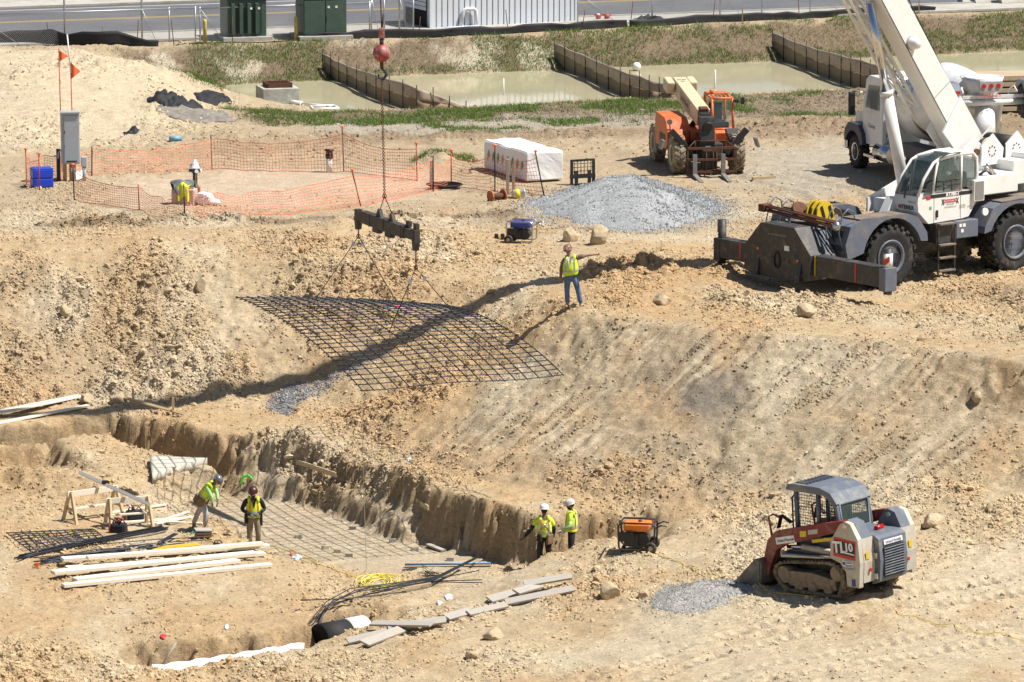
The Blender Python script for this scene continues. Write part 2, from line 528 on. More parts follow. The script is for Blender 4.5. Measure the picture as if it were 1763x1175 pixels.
def raster_tin():
    P = np.array([[p.x, p.y] for p in TIN]); zz = np.array([p.z for p in TIN])
    vs, es, fs, ov, oe, of = geometry.delaunay_2d_cdt([Vector(p) for p in P], [], [], 0, 1e-4)
    zv = np.array([zz[o[0]] if len(o) == 1 else np.mean([zz[i] for i in o]) for o in ov])
    V = np.array([[v.x, v.y] for v in vs])
    for f in fs:
        a, b, c = V[f[0]], V[f[1]], V[f[2]]
        i0 = np.searchsorted(XS, min(a[0], b[0], c[0])); i1 = np.searchsorted(XS, max(a[0], b[0], c[0]), 'right')
        j0 = np.searchsorted(YS, min(a[1], b[1], c[1])); j1 = np.searchsorted(YS, max(a[1], b[1], c[1]), 'right')
        if i1 <= i0 or j1 <= j0: continue
        d = (b[0] - a[0]) * (c[1] - a[1]) - (c[0] - a[0]) * (b[1] - a[1])
        if abs(d) < 1e-12: continue
        x = GX[j0:j1, i0:i1] - a[0]; y = GY[j0:j1, i0:i1] - a[1]
        w1 = (x * (c[1] - a[1]) - (c[0] - a[0]) * y) / d
        w2 = ((b[0] - a[0]) * y - x * (b[1] - a[1])) / d
        ok = (w1 >= -1e-6) & (w2 >= -1e-6) & (w1 + w2 <= 1 + 1e-6)
        zt = zv[f[0]] + w1 * (zv[f[1]] - zv[f[0]]) + w2 * (zv[f[2]] - zv[f[0]])
        Z[j0:j1, i0:i1] = np.where(ok, zt, Z[j0:j1, i0:i1])
raster_tin()
Z = np.where(np.isnan(Z), .3, Z)
def blur(A, n=1):
    for _ in range(n):
        B = A.copy()
        B[1:-1] = (A[:-2] + 2 * A[1:-1] + A[2:]) / 4
        A = B.copy()
        A[:, 1:-1] = (B[:, :-2] + 2 * B[:, 1:-1] + B[:, 2:]) / 4
    return A
Z = blur(Z, 3)
def sample(A, x, y):
    i = np.clip(np.searchsorted(XS, x) - 1, 0, NX - 2); j = np.clip(np.searchsorted(YS, y) - 1, 0, NY - 2)
    u = np.clip((x - XS[i]) / (XS[i + 1] - XS[i]), 0, 1); v = np.clip((y - YS[j]) / (YS[j + 1] - YS[j]), 0, 1)
    return (A[j, i] * (1 - u) + A[j, i + 1] * u) * (1 - v) + (A[j + 1, i] * (1 - u) + A[j + 1, i + 1] * u) * v
# dug edges wander and crumble
_core = (GY > 104) & (GY < 160) & (np.abs(GX) < 24)
_x, _y = GX[_core], GY[_core]
Z[_core] = sample(Z, _x + .34 * fbm(_x * .9, _y * .9, 3) + .20 * fbm(_x * 3.5, _y * 3.5, 3), _y + .34 * fbm(_x * .9 + 31, _y * .9, 3) + .24 * fbm(_x * 4 + 11, _y * 4, 3))

def zone(P, z=None, soft=1.0, rough=0.6, x=None, y=None):
    """0..1 mask of a plot of ground given by its corners (px, py, z); edges wander by `rough` metres."""
    gx = GX if x is None else x
    gy = GY if y is None else y
    W = [at(*p) if z is None else at(p[0], p[1], z) for p in P]
    wx = np.array([p.x for p in W]); wy = np.array([p.y for p in W])
    M = np.zeros(gx.shape)
    pad = soft + rough + .5
    sel = (gx > wx.min() - pad) & (gx < wx.max() + pad) & (gy > wy.min() - pad * 2) & (gy < wy.max() + pad * 2)
    X = gx[sel]; Y = gy[sel]
    X = X + rough * fbm(X * .9, Y * .5, 3); Y = Y + 2.2 * rough * fbm(X * .9 + 40, Y * .5 + 9, 3)
    ins = np.zeros(X.shape, bool); dist = np.full(X.shape, 1e9)
    n = len(wx)
    for i in range(n):
        j = (i + 1) % n
        x0, y0, x1, y1 = wx[i], wy[i], wx[j], wy[j]
        cr = ((y0 > Y) != (y1 > Y)) & (X < (x1 - x0) * (Y - y0) / (y1 - y0 + 1e-12) + x0)
        ins ^= cr
        t = np.clip(((X - x0) * (x1 - x0) + (Y - y0) * (y1 - y0)) / ((x1 - x0) ** 2 + (y1 - y0) ** 2 + 1e-12), 0, 1)
        dist = np.minimum(dist, np.hypot(X - x0 - t * (x1 - x0), Y - y0 - t * (y1 - y0)))
    s = np.where(ins, dist, -dist)
    M[sel] = np.clip(.5 + s / (2 * soft), 0, 1)
    return M

# how lumpy the ground is (rub), and what soil shows (colour)
z_road_line = [(-300, 90), (100, 80), (430, 73), (760, 65), (1000, 55), (1250, 41), (1480, 31), (1763, 22), (2100, 8), (2100, -60), (-300, -60)]
m_street = zone(z_road_line, .3, .4, .1)
m_far_bank = zone([(200, 84, .4), (430, 74, .3), (760, 66, .3), (1000, 56, .3), (1250, 42, .3), (1480, 32, .3), (2100, 9, .3), (2100, 74, -.95), (1500, 102, -.95), (1100, 116, -.95), (700, 132, -.95), (480, 145, -.95), (390, 148, -.95), (300, 115, .5)], None, .5, .5)
m_berm = zone([(390, 190, -.5), (560, 194, -.7), (800, 190, -.7), (1060, 174, -.7), (1480, 156, -.7), (2100, 112, -.7), (2100, 165, 0), (1763, 186, 0), (1480, 202, 0), (1120, 208, 0), (800, 210, -.2), (560, 214, -.2), (420, 216, -.1)], None, .5, .5)
m_mound = zone([(-300, 95, 1), (80, 84, 1), (260, 90, .8), (330, 125, .4), (370, 160, 0), (350, 215, 0), (180, 260, 0), (-300, 280, 0)], None, 1.5, 1.0)
m_gravelly = zone([(520, 205, -.3), (800, 200, -.2), (1120, 196, -.2), (1120, 222, 0), (800, 228, 0), (560, 232, 0)], None, .8, .8)
m_mud1 = zone([(-200, 398), (200, 388), (420, 380), (700, 372), (900, 366), (900, 384), (700, 388), (420, 394), (100, 402), (-200, 412)], 0, .5, .5)
m_mud2 = zone([(560, 226), (900, 222), (1130, 220), (1300, 208), (1500, 200), (2000, 190), (2000, 235), (1500, 232), (1280, 238), (1130, 236), (900, 240), (560, 244)], 0, .7, .9)
m_mud3 = zone([(380, 236), (560, 226), (600, 262), (480, 262), (300, 268)], 0, .8, .8)
m_basin = zone([(150, 345), (260, 312), (420, 290), (600, 286), (740, 292), (760, 330), (700, 352), (420, 362), (250, 362)], 0, 1.0, .8)
m_dust = zone([(1280, 262), (1420, 238), (1500, 250), (1540, 310), (1480, 345), (1340, 330), (1260, 310)], 0, 1.5, 1.5)
m_dust2 = zone([(860, 385), (960, 345), (1240, 340), (1300, 372), (1180, 398), (980, 400)], 0, .8, .8)
m_berm_l = zone([(-200, 470, 0), (-200, 415, .4), (200, 405, .4), (560, 392, .5), (760, 396, .4), (850, 420, .1), (760, 470, -.1), (600, 448, 0), (300, 452, 0)], None, .6, .5)
m_face = zone([(-200, 468, 0), (300, 455, 0), (600, 452, 0), (740, 480, -.2), (660, 580, -1.6), (520, 645, -2.7), (420, 676, -3.1), (300, 693, -3.3), (-200, 704, -3.4)], None, .5, .4)
m_clay = zone([(1040, 445, .3), (1250, 468, .3), (1260, 500, .1), (1160, 540, .05), (1030, 530, .05), (1000, 470, .2)], None, .5, .5)
m_rub_r = zone([(1180, 495, .1), (1450, 520, .1), (1640, 545, .1), (1763, 560, .1), (2000, 590, .1), (2000, 625, 0), (1763, 600, 0), (1500, 560, .05), (1250, 540, .05)], None, .6, .5)
m_spoil_r = zone([(1640, 505, .1), (1763, 480, .4), (2000, 490, .4), (2000, 545, .1), (1763, 545, .1)], None, .5, .4)
m_scrape = zone([(1000, 545, 0), (1400, 585, 0), (2000, 640, 0), (2000, 745, -2), (1763, 800, -2.5), (1500, 860, -3.0), (1160, 878, -3.6), (1000, 856, -3.5), (800, 816, -3.45), (700, 775, -3.4), (850, 660, -1.9), (940, 570, -.5)], None, .6, .4)
m_dark = zone([(1120, 610, -.4), (1260, 622, -.5), (1290, 700, -1.4), (1180, 740, -2), (1110, 690, -1.5)], None, .8, .7)
m_foreleft = zone([(500, 700, -3.3), (640, 690, -2.9), (740, 660, -2.4), (800, 700, -2.6), (720, 770, -3.4), (640, 762, -3.4), (540, 725, -3.4)], None, .5, .4)
m_floor = zone([(330, 885, -5), (440, 850, -5), (640, 905, -5), (860, 975, -5), (840, 988, -5), (640, 990, -5), (470, 950, -5)], None, .3, .1)
m_toe = zone([(640, 768, -3.45), (860, 838, -3.5), (1000, 858, -3.55), (1200, 880, -3.6), (1400, 860, -3.2), (1300, 800, -2.6), (1000, 790, -2.9), (800, 780, -3.1)], None, .8, .5)
m_near = zone([(560, 1120, -4.8), (800, 1060, -4.45), (1000, 990, -4.2), (1160, 905, -3.8), (1300, 880, -3.4), (1600, 850, -2.9), (2000, 780, -2.4), (2100, 1400, -3), (400, 1400, -5)], None, .8, .4)
m_near_r = zone([(1100, 1060, -3.9), (1300, 1030, -3.3), (1600, 960, -3), (2000, 860, -2.7), (2100, 1400, -3), (900, 1400, -4.2), (950, 1130, -4.2)], None, .8, .6)
m_rub_nr = zone([(1560, 870, -2.9), (1640, 840, -2.7), (2000, 760, -2.3), (2000, 830, -2.6), (1763, 880, -2.8), (1620, 925, -3)], None, .6, .4)
m_near_l = zone([(-200, 1110, -5), (240, 1150, -5.2), (420, 1150, -5.2), (600, 1110, -4.8), (600, 1300, -4.9), (-200, 1300, -5)], None, .5, .4)

m_ledge = zone([(437, 790, -4.2), (560, 812, -4.25), (740, 880, -4.3), (700, 915, -5), (600, 890, -5), (440, 846, -5)], None, .25, .2)
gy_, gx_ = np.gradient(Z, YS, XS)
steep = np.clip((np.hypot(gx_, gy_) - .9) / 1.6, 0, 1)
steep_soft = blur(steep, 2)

rub = np.full(Z.shape, .30)
for m, a in ((m_street, .03), (m_far_bank, .45), (m_berm, .4), (m_mound, .7), (m_mud1, 1.0), (m_mud2, .8), (m_mud3, .55), (m_basin, .10), (m_dust, .18), (m_dust2, .2), (m_berm_l, .95), (m_face, .95),
             (m_clay, .95), (m_rub_r, .95), (m_spoil_r, .8), (m_scrape, .22), (m_dark, .75), (m_foreleft, .95), (m_toe, .6), (m_floor, .05), (m_near, .5), (m_near_r, .24), (m_rub_nr, .95), (m_near_l, .75), (m_ledge, .95)):
    rub = rub * (1 - m) + a * m
patch = np.clip(.62 + 1.7 * fbm(GX * .45, GY * .3, 3), 0.12, 1.25)
lum = rub * patch
near_w = np.clip((236 - GY) / 10, 0, 1) * np.clip((GY - 98) / 6, 0, 1) * np.clip((34 - np.abs(GX)) / 6, 0, 1)
Z0 = Z.copy()
Z = Z + near_w * (.10 * (.35 + rub) * fbm(GX * .45, GY * .45, 4) + .05 * (.3 + rub) * fbm(GX * 2.1, GY * 2.1, 3))
c1, id1 = clods(GX, GY, .62, .35); c2, id2 = clods(GX + 5, GY + 3, .34, .6); c3, id3 = clods(GX - 3, GY + 8, .19, .8)
c4, id4 = clods(GX * .8 + GY * .6, GY * .8 - GX * .6, .27, .7)
Z += near_w * (lum * (.20 * c1 + .22 * c2 + .2 * c4 + .17 * c3) + .05 * (.25 * rub) * fbm(GX * 5, GY * 5, 3) + .17 * steep_soft * fbm(GX * 6.5, GY * 6.5, 3))
# scraper marks: grooves that run down the long slope
su = GX * .70 + GY * .71
sv = GX * .71 - GY * .70
gmask = np.clip(.6 + 1.6 * fbm(GX * .3 + 5, GY * .3, 3), .25, 1)
groove = gmask * fbm(sv * 2.6 + .5 * fbm(su * .3, sv * .3, 2), su * .16, 4, .65)
Z += near_w * m_scrape * (1 - .7 * m_toe) * (.17 * groove - .09 * np.exp(-(fbm(sv * 1.9 + 3, su * .12, 2) / .05) ** 2) * gmask)
# wheel and track marks
RUT = np.zeros(Z.shape)
def ruts(P, z, half=.95, w=.24, d=.07, cleat=.22):
    global Z, RUT
    W = [at(p[0], p[1], z) for p in P]
    for a, b in zip(W[:-1], W[1:]):
        t = (b - a).normalized(); L_ = (b - a).length
        dx = GX - a.x; dy = GY - a.y
        along = dx * t.x + dy * t.y; off = dx * -t.y + dy * t.x
        on = (along > 0) & (along < L_)
        wob = .15 * np.sin(along * .5)
        for s in (-1, 1):
            k = np.exp(-((off + wob - s * half) / w) ** 4) * on
            RUT = np.maximum(RUT, k)
            Z = Z - k * (d + .045 * np.sign(np.sin(along * 2 * np.pi / cleat))) + .5 * d * np.exp(-((np.abs(off + wob - s * half) - w * 1.5) / (w * .5)) ** 2) * on
ruts([(-150, 400), (150, 389), (420, 384), (880, 374), (1200, 385)], 0, .95, .26, .07)
ruts([(560, 232), (900, 230), (1140, 226), (1500, 214), (1763, 205)], 0, 1.0, .3, .12)
ruts([(1300, 300), (1420, 330), (1520, 400)], 0, 1.0, .3, .06)
ruts([(900, 1165), (1200, 1110), (1450, 1070), (1763, 1040)], -3.5, .75, .24, .06, .34)
ruts([(1000, 1200), (1300, 1150), (1763, 1105)], -3.3, .75, .24, .06, .34)
ruts([(1480, 1040), (1620, 1030), (1800, 1000)], -3.1, .75, .24, .06, .34)
# little mounds and holes
def bump_at(px, py, z, rx, ry, h):
    global Z
    p = at(px, py, z)
    Z = Z + h * np.exp(-(((GX - p.x) / rx) ** 2 + ((GY - p.y) / ry) ** 2)) * (1 + .5 * fbm(GX * 3, GY * 3, 3))
bump_at(757, 282, 0, .75, 1.1, .45)
bump_at(1215, 812, -2.9, .35, .6, -.35); bump_at(1190, 818, -2.9, .2, .5, -.3); bump_at(1240, 805, -2.9, .25, .4, -.25)
bump_at(590, 390, .4, .6, 1.2, .3); bump_at(700, 430, .3, .9, 1.5, .2)
_pp = at(1010, 268, 0); _m = np.clip(1.6 - ((GX - _pp.x) / 1.5) ** 2 - ((GY - _pp.y) / 2.0) ** 2, 0, 1)
Z = Z * (1 - _m) + (Z0.mean() * 0 - .13) * _m
gcol = Z0
ZS = Z
def ground(x, y):
    i = min(max(int(np.searchsorted(XS, x)) - 1, 0), NX - 2); j = min(max(int(np.searchsorted(YS, y)) - 1, 0), NY - 2)
    u = (x - XS[i]) / (XS[i + 1] - XS[i]); v = (y - YS[j]) / (YS[j + 1] - YS[j])
    return float((Z[j, i] * (1 - u) + Z[j, i + 1] * u) * (1 - v) + (Z[j + 1, i] * (1 - u) + Z[j + 1, i + 1] * u) * v)
def spot(px, py, far=250.0, near=100.0):
    """Where the line of sight through a place in the photograph meets the ground."""
    dx = (px - 881.5) / FOC; up = -(py - 587.5) / FOC
    d = Vector((dx, math.cos(PITCH) + up * math.sin(PITCH), -math.sin(PITCH) + up * math.cos(PITCH)))
    t = near
    while t < far:
        p = d * t
        if CAM_H + p.z <= ground(p.x, p.y):
            break
        t += .12
    lo, hi = t - .12, t
    for _ in range(8):
        mid = (lo + hi) / 2; p = d * mid
        if CAM_H + p.z <= ground(p.x, p.y): hi = mid
        else: lo = mid
    p = d * hi
    return Vector((p.x, p.y, ground(p.x, p.y)))

# soil colours
TAN = (.49, .38, .24)
soil = np.empty(Z.shape + (3,)); soil[:] = TAN
def paint(m, c, k=1.0):
    global soil
    m = (m * k)[..., None]
    soil = soil * (1 - m) + np.array(c) * m
paint(np.clip((GY - 152) / 6, 0, 1), (.42, .34, .235))
paint(m_mound, (.54, .46, .335)); paint(m_far_bank, (.205, .155, .11)); paint(m_berm, (.25, .205, .15)); paint(m_gravelly, (.36, .33, .28), .8)
paint(np.clip(m_far_bank * (fbm(GX * .6 + 3, GY * .35, 4) * 3.2 + .05), 0, 1) * zone([(200, 80, .3), (620, 70, .3), (960, 60, .3), (960, 122, -.8), (700, 125, -.9), (300, 130, 0)], None, 1, 1), (.46, .41, .32))
paint(m_mud1, (.23, .175, .12), .9); paint(m_mud2, (.27, .205, .14), .85); paint(m_mud3, (.36, .28, .19), .8)
paint(m_basin, (.52, .42, .32), .9); paint(m_dust, (.39, .365, .31), .75); paint(m_dust2, (.36, .33, .28), .8)
paint(m_berm_l, (.475, .365, .235)); paint(m_face, (.45, .355, .235)); paint(m_clay, (.47, .335, .19), .8); paint(m_rub_r, (.49, .40, .27)); paint(m_spoil_r, (.40, .31, .205))
paint(m_scrape, (.40, .325, .225)); paint(m_dark, (.20, .18, .155), .75); paint(m_foreleft, (.46, .335, .20), .8)
paint(m_scrape * np.clip(groove * 2.4 + .05, 0, 1), (.50, .43, .31), .55)
fine = gmask * fbm(sv * 7, su * .22, 3, .6)
paint(m_scrape * (1 - m_toe) * np.clip(fine * 6 - .4, 0, 1), (.31, .245, .165), .6); paint(m_scrape * np.clip(-fine * 6 - .5, 0, 1), (.56, .49, .37), .6)
paint(m_dark * np.clip(.55 + 2 * groove, 0, 1), (.17, .155, .14), .8)
m_grav = np.maximum(zone([(460, 703, -3.33), (480, 680, -3.12), (520, 662, -2.9), (522, 690, -3.15), (492, 714, -3.35), (468, 713, -3.36)], None, .2, .2),
                    .75 * zone([(500, 676, -3.05), (530, 655, -2.75), (575, 632, -2.35), (625, 612, -2.05), (640, 622, -2.2), (590, 648, -2.6), (545, 675, -2.95), (520, 692, -3.15)], None, .25, .25))
paint(m_grav, (.27, .265, .26), .9); rub *= (1 - .8 * m_grav); lum *= (1 - .8 * m_grav) * (1 - .7 * RUT)
paint(m_floor, (.48, .40, .29)); paint(m_near, (.52, .42, .28)); paint(m_near_r, (.55, .46, .325))
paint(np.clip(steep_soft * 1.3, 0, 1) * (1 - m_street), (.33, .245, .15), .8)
# clay seams and pale caliche
paint(RUT * np.clip((135 - GY) / 10, 0, 1), (.58, .495, .37), .6)
pt = fbm(GX * .5 + 7, GY * .3 + 2, 4)
act = np.clip((170 - GY) / 10, 0, 1)
paint(np.clip(pt * 3.5 - .35, 0, 1) * act * (1 - m_floor), (.47, .32, .175), .5)
paint(np.clip(-pt * 3.5 - .35, 0, 1) * act, (.56, .49, .37), .55)
paint(np.clip(fbm(GX * 1.3 + 2, GY * .8 + 5, 3) * 3 - .5, 0, 1) * act * (1 - m_floor), (.40, .305, .20), .3)
shade_id = (.5 - id2) * np.clip(c2 * 4, 0, 1) + (.5 - id3) * np.clip(c3 * 4, 0, 1)
soil *= (1 + .16 * np.clip(lum, 0, 1)[..., None] * shade_id[..., None])
soil *= (1 + .10 * fbm(GX * 4, GY * 4, 3))[..., None]
soil = np.clip(soil * np.array((1.0, .98, .945)), .02, .8)

def soil_material(name, detail=1.0, bump=.9):
    m = bpy.data.materials.new(name)
    m.use_nodes = True
    N, L = m.node_tree.nodes, m.node_tree.links
    b = N['Principled BSDF']
    b.inputs['Roughness'].default_value = .95
    b.inputs['Specular IOR Level'].default_value = .15
    at_ = N.new('ShaderNodeAttribute'); at_.attribute_name = 'soil'
    tc = N.new('ShaderNodeTexCoord')
    n1 = N.new('ShaderNodeTexNoise'); n1.inputs['Scale'].default_value = 9; n1.inputs['Detail'].default_value = 8; n1.inputs['Roughness'].default_value = .72
    L.new(tc.outputs['Object'], n1.inputs['Vector'])
    mr = N.new('ShaderNodeMapRange'); mr.inputs['From Min'].default_value = .25; mr.inputs['From Max'].default_value = .75
    mr.inputs['To Min'].default_value = 1 - .30 * detail; mr.inputs['To Max'].default_value = 1 + .26 * detail
    L.new(n1.outputs['Fac'], mr.inputs['Value'])
    mx = N.new('ShaderNodeMix'); mx.data_type = 'RGBA'; mx.blend_type = 'MULTIPLY'; mx.inputs['Factor'].default_value = 1
    L.new(at_.outputs['Color'], mx.inputs['A']); L.new(mr.outputs['Result'], mx.inputs['B'])
    vo = N.new('ShaderNodeTexVoronoi'); vo.inputs['Scale'].default_value = 14
    L.new(tc.outputs['Object'], vo.inputs['Vector'])
    mr2 = N.new('ShaderNodeMapRange'); mr2.inputs['From Min'].default_value = 0; mr2.inputs['From Max'].default_value = 1
    mr2.inputs['To Min'].default_value = .86; mr2.inputs['To Max'].default_value = 1.14
    L.new(vo.outputs['Color'], mr2.inputs['Value'])
    mx2 = N.new('ShaderNodeMix'); mx2.data_type = 'RGBA'; mx2.blend_type = 'MULTIPLY'; mx2.inputs['Factor'].default_value = 1
    L.new(mx.outputs['Result'], mx2.inputs['A']); L.new(mr2.outputs['Result'], mx2.inputs['B'])
    ms = N.new('ShaderNodeMapping'); ms.inputs['Scale'].default_value = (1.1, 1.1, 8); L.new(tc.outputs['Object'], ms.inputs['Vector'])
    n3 = N.new('ShaderNodeTexNoise'); n3.inputs['Scale'].default_value = 1.3; n3.inputs['Detail'].default_value = 5; L.new(ms.outputs['Vector'], n3.inputs['Vector'])
    mr3 = N.new('ShaderNodeMapRange'); mr3.inputs['From Min'].default_value = .3; mr3.inputs['From Max'].default_value = .7; mr3.inputs['To Min'].default_value = .91; mr3.inputs['To Max'].default_value = 1.08
    L.new(n3.outputs['Fac'], mr3.inputs['Value'])
    mx3 = N.new('ShaderNodeMix'); mx3.data_type = 'RGBA'; mx3.blend_type = 'MULTIPLY'; mx3.inputs['Factor'].default_value = 1
    L.new(mx2.outputs['Result'], mx3.inputs['A']); L.new(mr3.outputs['Result'], mx3.inputs['B'])
    L.new(mx3.outputs['Result'], b.inputs['Base Color'])
    n2 = N.new('ShaderNodeTexNoise'); n2.inputs['Scale'].default_value = 15; n2.inputs['Detail'].default_value = 9; n2.inputs['Roughness'].default_value = .75
    L.new(tc.outputs['Object'], n2.inputs['Vector'])
    bp = N.new('ShaderNodeBump'); bp.inputs['Strength'].default_value = bump; bp.inputs['Distance'].default_value = .085
    L.new(n2.outputs['Fac'], bp.inputs['Height']); L.new(bp.outputs['Normal'], b.inputs['Normal'])
    return m
M_SOIL = soil_material('soil')
_idx = np.arange(NX * NY).reshape(NY, NX)
_F = np.stack([_idx[:-1, :-1], _idx[:-1, 1:], _idx[1:, 1:], _idx[1:, :-1]], -1).reshape(-1, 4)
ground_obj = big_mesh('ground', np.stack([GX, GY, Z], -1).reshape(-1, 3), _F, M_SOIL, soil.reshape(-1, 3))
tag(ground_obj, kind='structure')

# loose clods lying on the broken ground
def scatter_lumps(name, n, weight, lo, hi, power, m, flat=.75, xr=(-17, 17), yr=(104, 160), colour=None, sink=.25, seed=1, bright=(.85, 1.2), ico=False):
    r = np.random.default_rng(seed)
    k = int(n * 6)
    x = r.uniform(*xr, k); y = r.uniform(*yr, k)
    i = np.clip(np.searchsorted(XS, x) - 1, 0, NX - 2); j = np.clip(np.searchsorted(YS, y) - 1, 0, NY - 2)
    keep = r.random(k) < weight[j, i]
    keep &= np.abs(x) < y * .118
    x, y, i, j = x[keep][:n], y[keep][:n], i[keep][:n], j[keep][:n]
    n = len(x)
    u = (x - XS[i]) / (XS[i + 1] - XS[i]); v = (y - YS[j]) / (YS[j + 1] - YS[j])
    z = (Z[j, i] * (1 - u) + Z[j, i + 1] * u) * (1 - v) + (Z[j + 1, i] * (1 - u) + Z[j + 1, i + 1] * u) * v
    base = np.array([(x_, y_, z_) for z_ in (-.8, .8) for y_ in (-.8, .8) for x_ in (-.8, .8)])
    tri = np.array([(0, 2, 3), (0, 3, 1), (4, 5, 7), (4, 7, 6), (0, 1, 5), (0, 5, 4), (2, 6, 7), (2, 7, 3), (0, 4, 6), (0, 6, 2), (1, 3, 7), (1, 7, 5)])
    dv = .45
    if ico:
        bm = bmesh.new(); bmesh.ops.create_icosphere(bm, subdivisions=1, radius=1.0); bm.verts.index_update()
        base = np.array([w.co for w in bm.verts]); tri = np.array([[w.index for w in f.verts] for f in bm.faces]); bm.free(); dv = .38
    s = lo + (hi - lo) * r.random(n) ** power
    nv = len(base)
    V = base[None] * (1 + r.uniform(-dv, dv * .8, (n, nv, 3))) * (s[:, None, None] * r.uniform(.65, 1.2, (n, 1, 3)))
    V[..., 2] *= flat
    a = r.uniform(0, 6.28, n); ca, sa = np.cos(a)[:, None], np.sin(a)[:, None]
    X = V[..., 0] * ca - V[..., 1] * sa; Y = V[..., 0] * sa + V[..., 1] * ca
    t = r.uniform(-.5, .5, n)[:, None]
    Zz = V[..., 2] + X * t * .5
    V = np.stack([X + x[:, None], Y + y[:, None], Zz + (z + s * flat * (1 - sink * 2))[:, None]], -1)
    F = (tri[None] + (np.arange(n) * nv)[:, None, None]).reshape(-1, 3)
    c = soil[j, i] * r.uniform(*bright, (n, 1)) if colour is None else np.array(colour) * r.uniform(*bright, (n, 1))
    c = np.repeat(c, nv, 0)
    o = big_mesh(name, V.reshape(-1, 3), F, m, np.clip(c, .02, .8), smooth=False)
    return o
M_CLOD = soil_material('clod_soil', .7, .4)
M_CRUMB = bpy.data.materials.new('crumb_soil'); M_CRUMB.use_nodes = True
_b = M_CRUMB.node_tree.nodes['Principled BSDF']; _b.inputs['Roughness'].default_value = .95; _b.inputs['Specular IOR Level'].default_value = .15
_a = M_CRUMB.node_tree.nodes.new('ShaderNodeAttribute'); _a.attribute_name = 'soil'; _a.attribute_type = 'INSTANCER'
M_CRUMB.node_tree.links.new(_a.outputs['Color'], _b.inputs['Base Color'])
def crumb_nodes():
    g = bpy.data.node_groups.new('crumbs', 'GeometryNodeTree')
    g.interface.new_socket('Geometry', in_out='INPUT', socket_type='NodeSocketGeometry'); g.interface.new_socket('Geometry', in_out='OUTPUT', socket_type='NodeSocketGeometry')
    N, L = g.nodes, g.links
    gi, go = N.new('NodeGroupInput'), N.new('NodeGroupOutput')
    ico = N.new('GeometryNodeMeshIcoSphere'); ico.inputs['Radius'].default_value = 1; ico.inputs['Subdivisions'].default_value = 1
    nz = N.new('ShaderNodeTexNoise'); nz.inputs['Scale'].default_value = 1.7; nz.inputs['Detail'].default_value = 1
    ad = N.new('ShaderNodeVectorMath'); ad.operation = 'SUBTRACT'; ad.inputs[1].default_value = (.5, .5, .5); L.new(nz.outputs['Color'], ad.inputs[0])
    sc = N.new('ShaderNodeVectorMath'); sc.operation = 'SCALE'; sc.inputs['Scale'].default_value = 1.5; L.new(ad.outputs[0], sc.inputs[0])
    spn_ = N.new('GeometryNodeSetPosition'); L.new(ico.outputs['Mesh'], spn_.inputs['Geometry']); L.new(sc.outputs[0], spn_.inputs['Offset'])
    ss = N.new('GeometryNodeSetShadeSmooth'); ss.inputs['Shade Smooth'].default_value = False; L.new(spn_.outputs[0], ss.inputs[0])
    sm = N.new('GeometryNodeSetMaterial'); sm.inputs['Material'].default_value = M_CRUMB; L.new(ss.outputs[0], sm.inputs['Geometry'])
    ip = N.new('GeometryNodeInstanceOnPoints'); L.new(gi.outputs[0], ip.inputs['Points']); L.new(sm.outputs[0], ip.inputs['Instance'])
    for nm, so in (('turn', 'Rotation'), ('size', 'Scale')):
        na = N.new('GeometryNodeInputNamedAttribute'); na.data_type = 'FLOAT_VECTOR'; na.inputs['Name'].default_value = nm; L.new(na.outputs['Attribute'], ip.inputs[so])
    L.new(ip.outputs[0], go.inputs[0])
    return g
CRUMB_GN = crumb_nodes()
def crumbs(name, n, weight, lo, hi, power, seed, xr=(-19, 19), yr=(104, 166), bright=(.82, 1.12)):
    r = np.random.default_rng(seed); k = int(n * 7)
    x = r.uniform(*xr, k); y = r.uniform(*yr, k)
    i = np.clip(np.searchsorted(XS, x) - 1, 0, NX - 2); j = np.clip(np.searchsorted(YS, y) - 1, 0, NY - 2)
    keep = (r.random(k) < weight[j, i]) & (np.abs(x) < y * .118)
    x, y, i, j = x[keep][:n], y[keep][:n], i[keep][:n], j[keep][:n]; n = len(x)
    s = lo + (hi - lo) * r.random(n) ** power
    P = np.stack([x, y, sample(Z, x, y) + s * .15], -1)
    me = bpy.data.meshes.new(name); me.vertices.add(n); me.vertices.foreach_set('co', P.astype(np.float32).ravel())
    me.attributes.new('turn', 'FLOAT_VECTOR', 'POINT').data.foreach_set('vector', r.uniform(0, 6.28, (n, 3)).astype(np.float32).ravel())
    me.attributes.new('size', 'FLOAT_VECTOR', 'POINT').data.foreach_set('vector', (s[:, None] * r.uniform(.6, 1.2, (n, 3))).astype(np.float32).ravel())
    c = np.ones((n, 4), np.float32); c[:, :3] = np.clip(soil[j, i] * r.uniform(*bright, (n, 1)), .02, .8)
    me.attributes.new('soil', 'FLOAT_COLOR', 'POINT').data.foreach_set('color', c.ravel())
    o = bpy.data.objects.new(name, me); COL.objects.link(o)
    md = o.modifiers.new('scatter', 'NODES'); md.node_group = CRUMB_GN
    return o
w_ = np.clip(lum * 1.1, 0, 1.1) ** 2.0 * np.clip((GY - 100) / 4, 0, 1) * (1 - m_floor) * (1 - .75 * m_scrape * (1 - m_toe)) * (1 - .5 * m_near_r)
streak = m_scrape * (1 - .6 * m_toe) * np.clip(fine * 7 - .9, 0, 1)
tag(crumbs('soil_crumbs', 210000, np.clip(w_ * 1.1 + .45 * streak + .014 * (1 - m_floor) * (1 - m_basin), 0, 1), .009, .055, 2.6, 3), 'fine loose tan soil crumbs strewn over the broken ground', 'soil', kind='stuff')
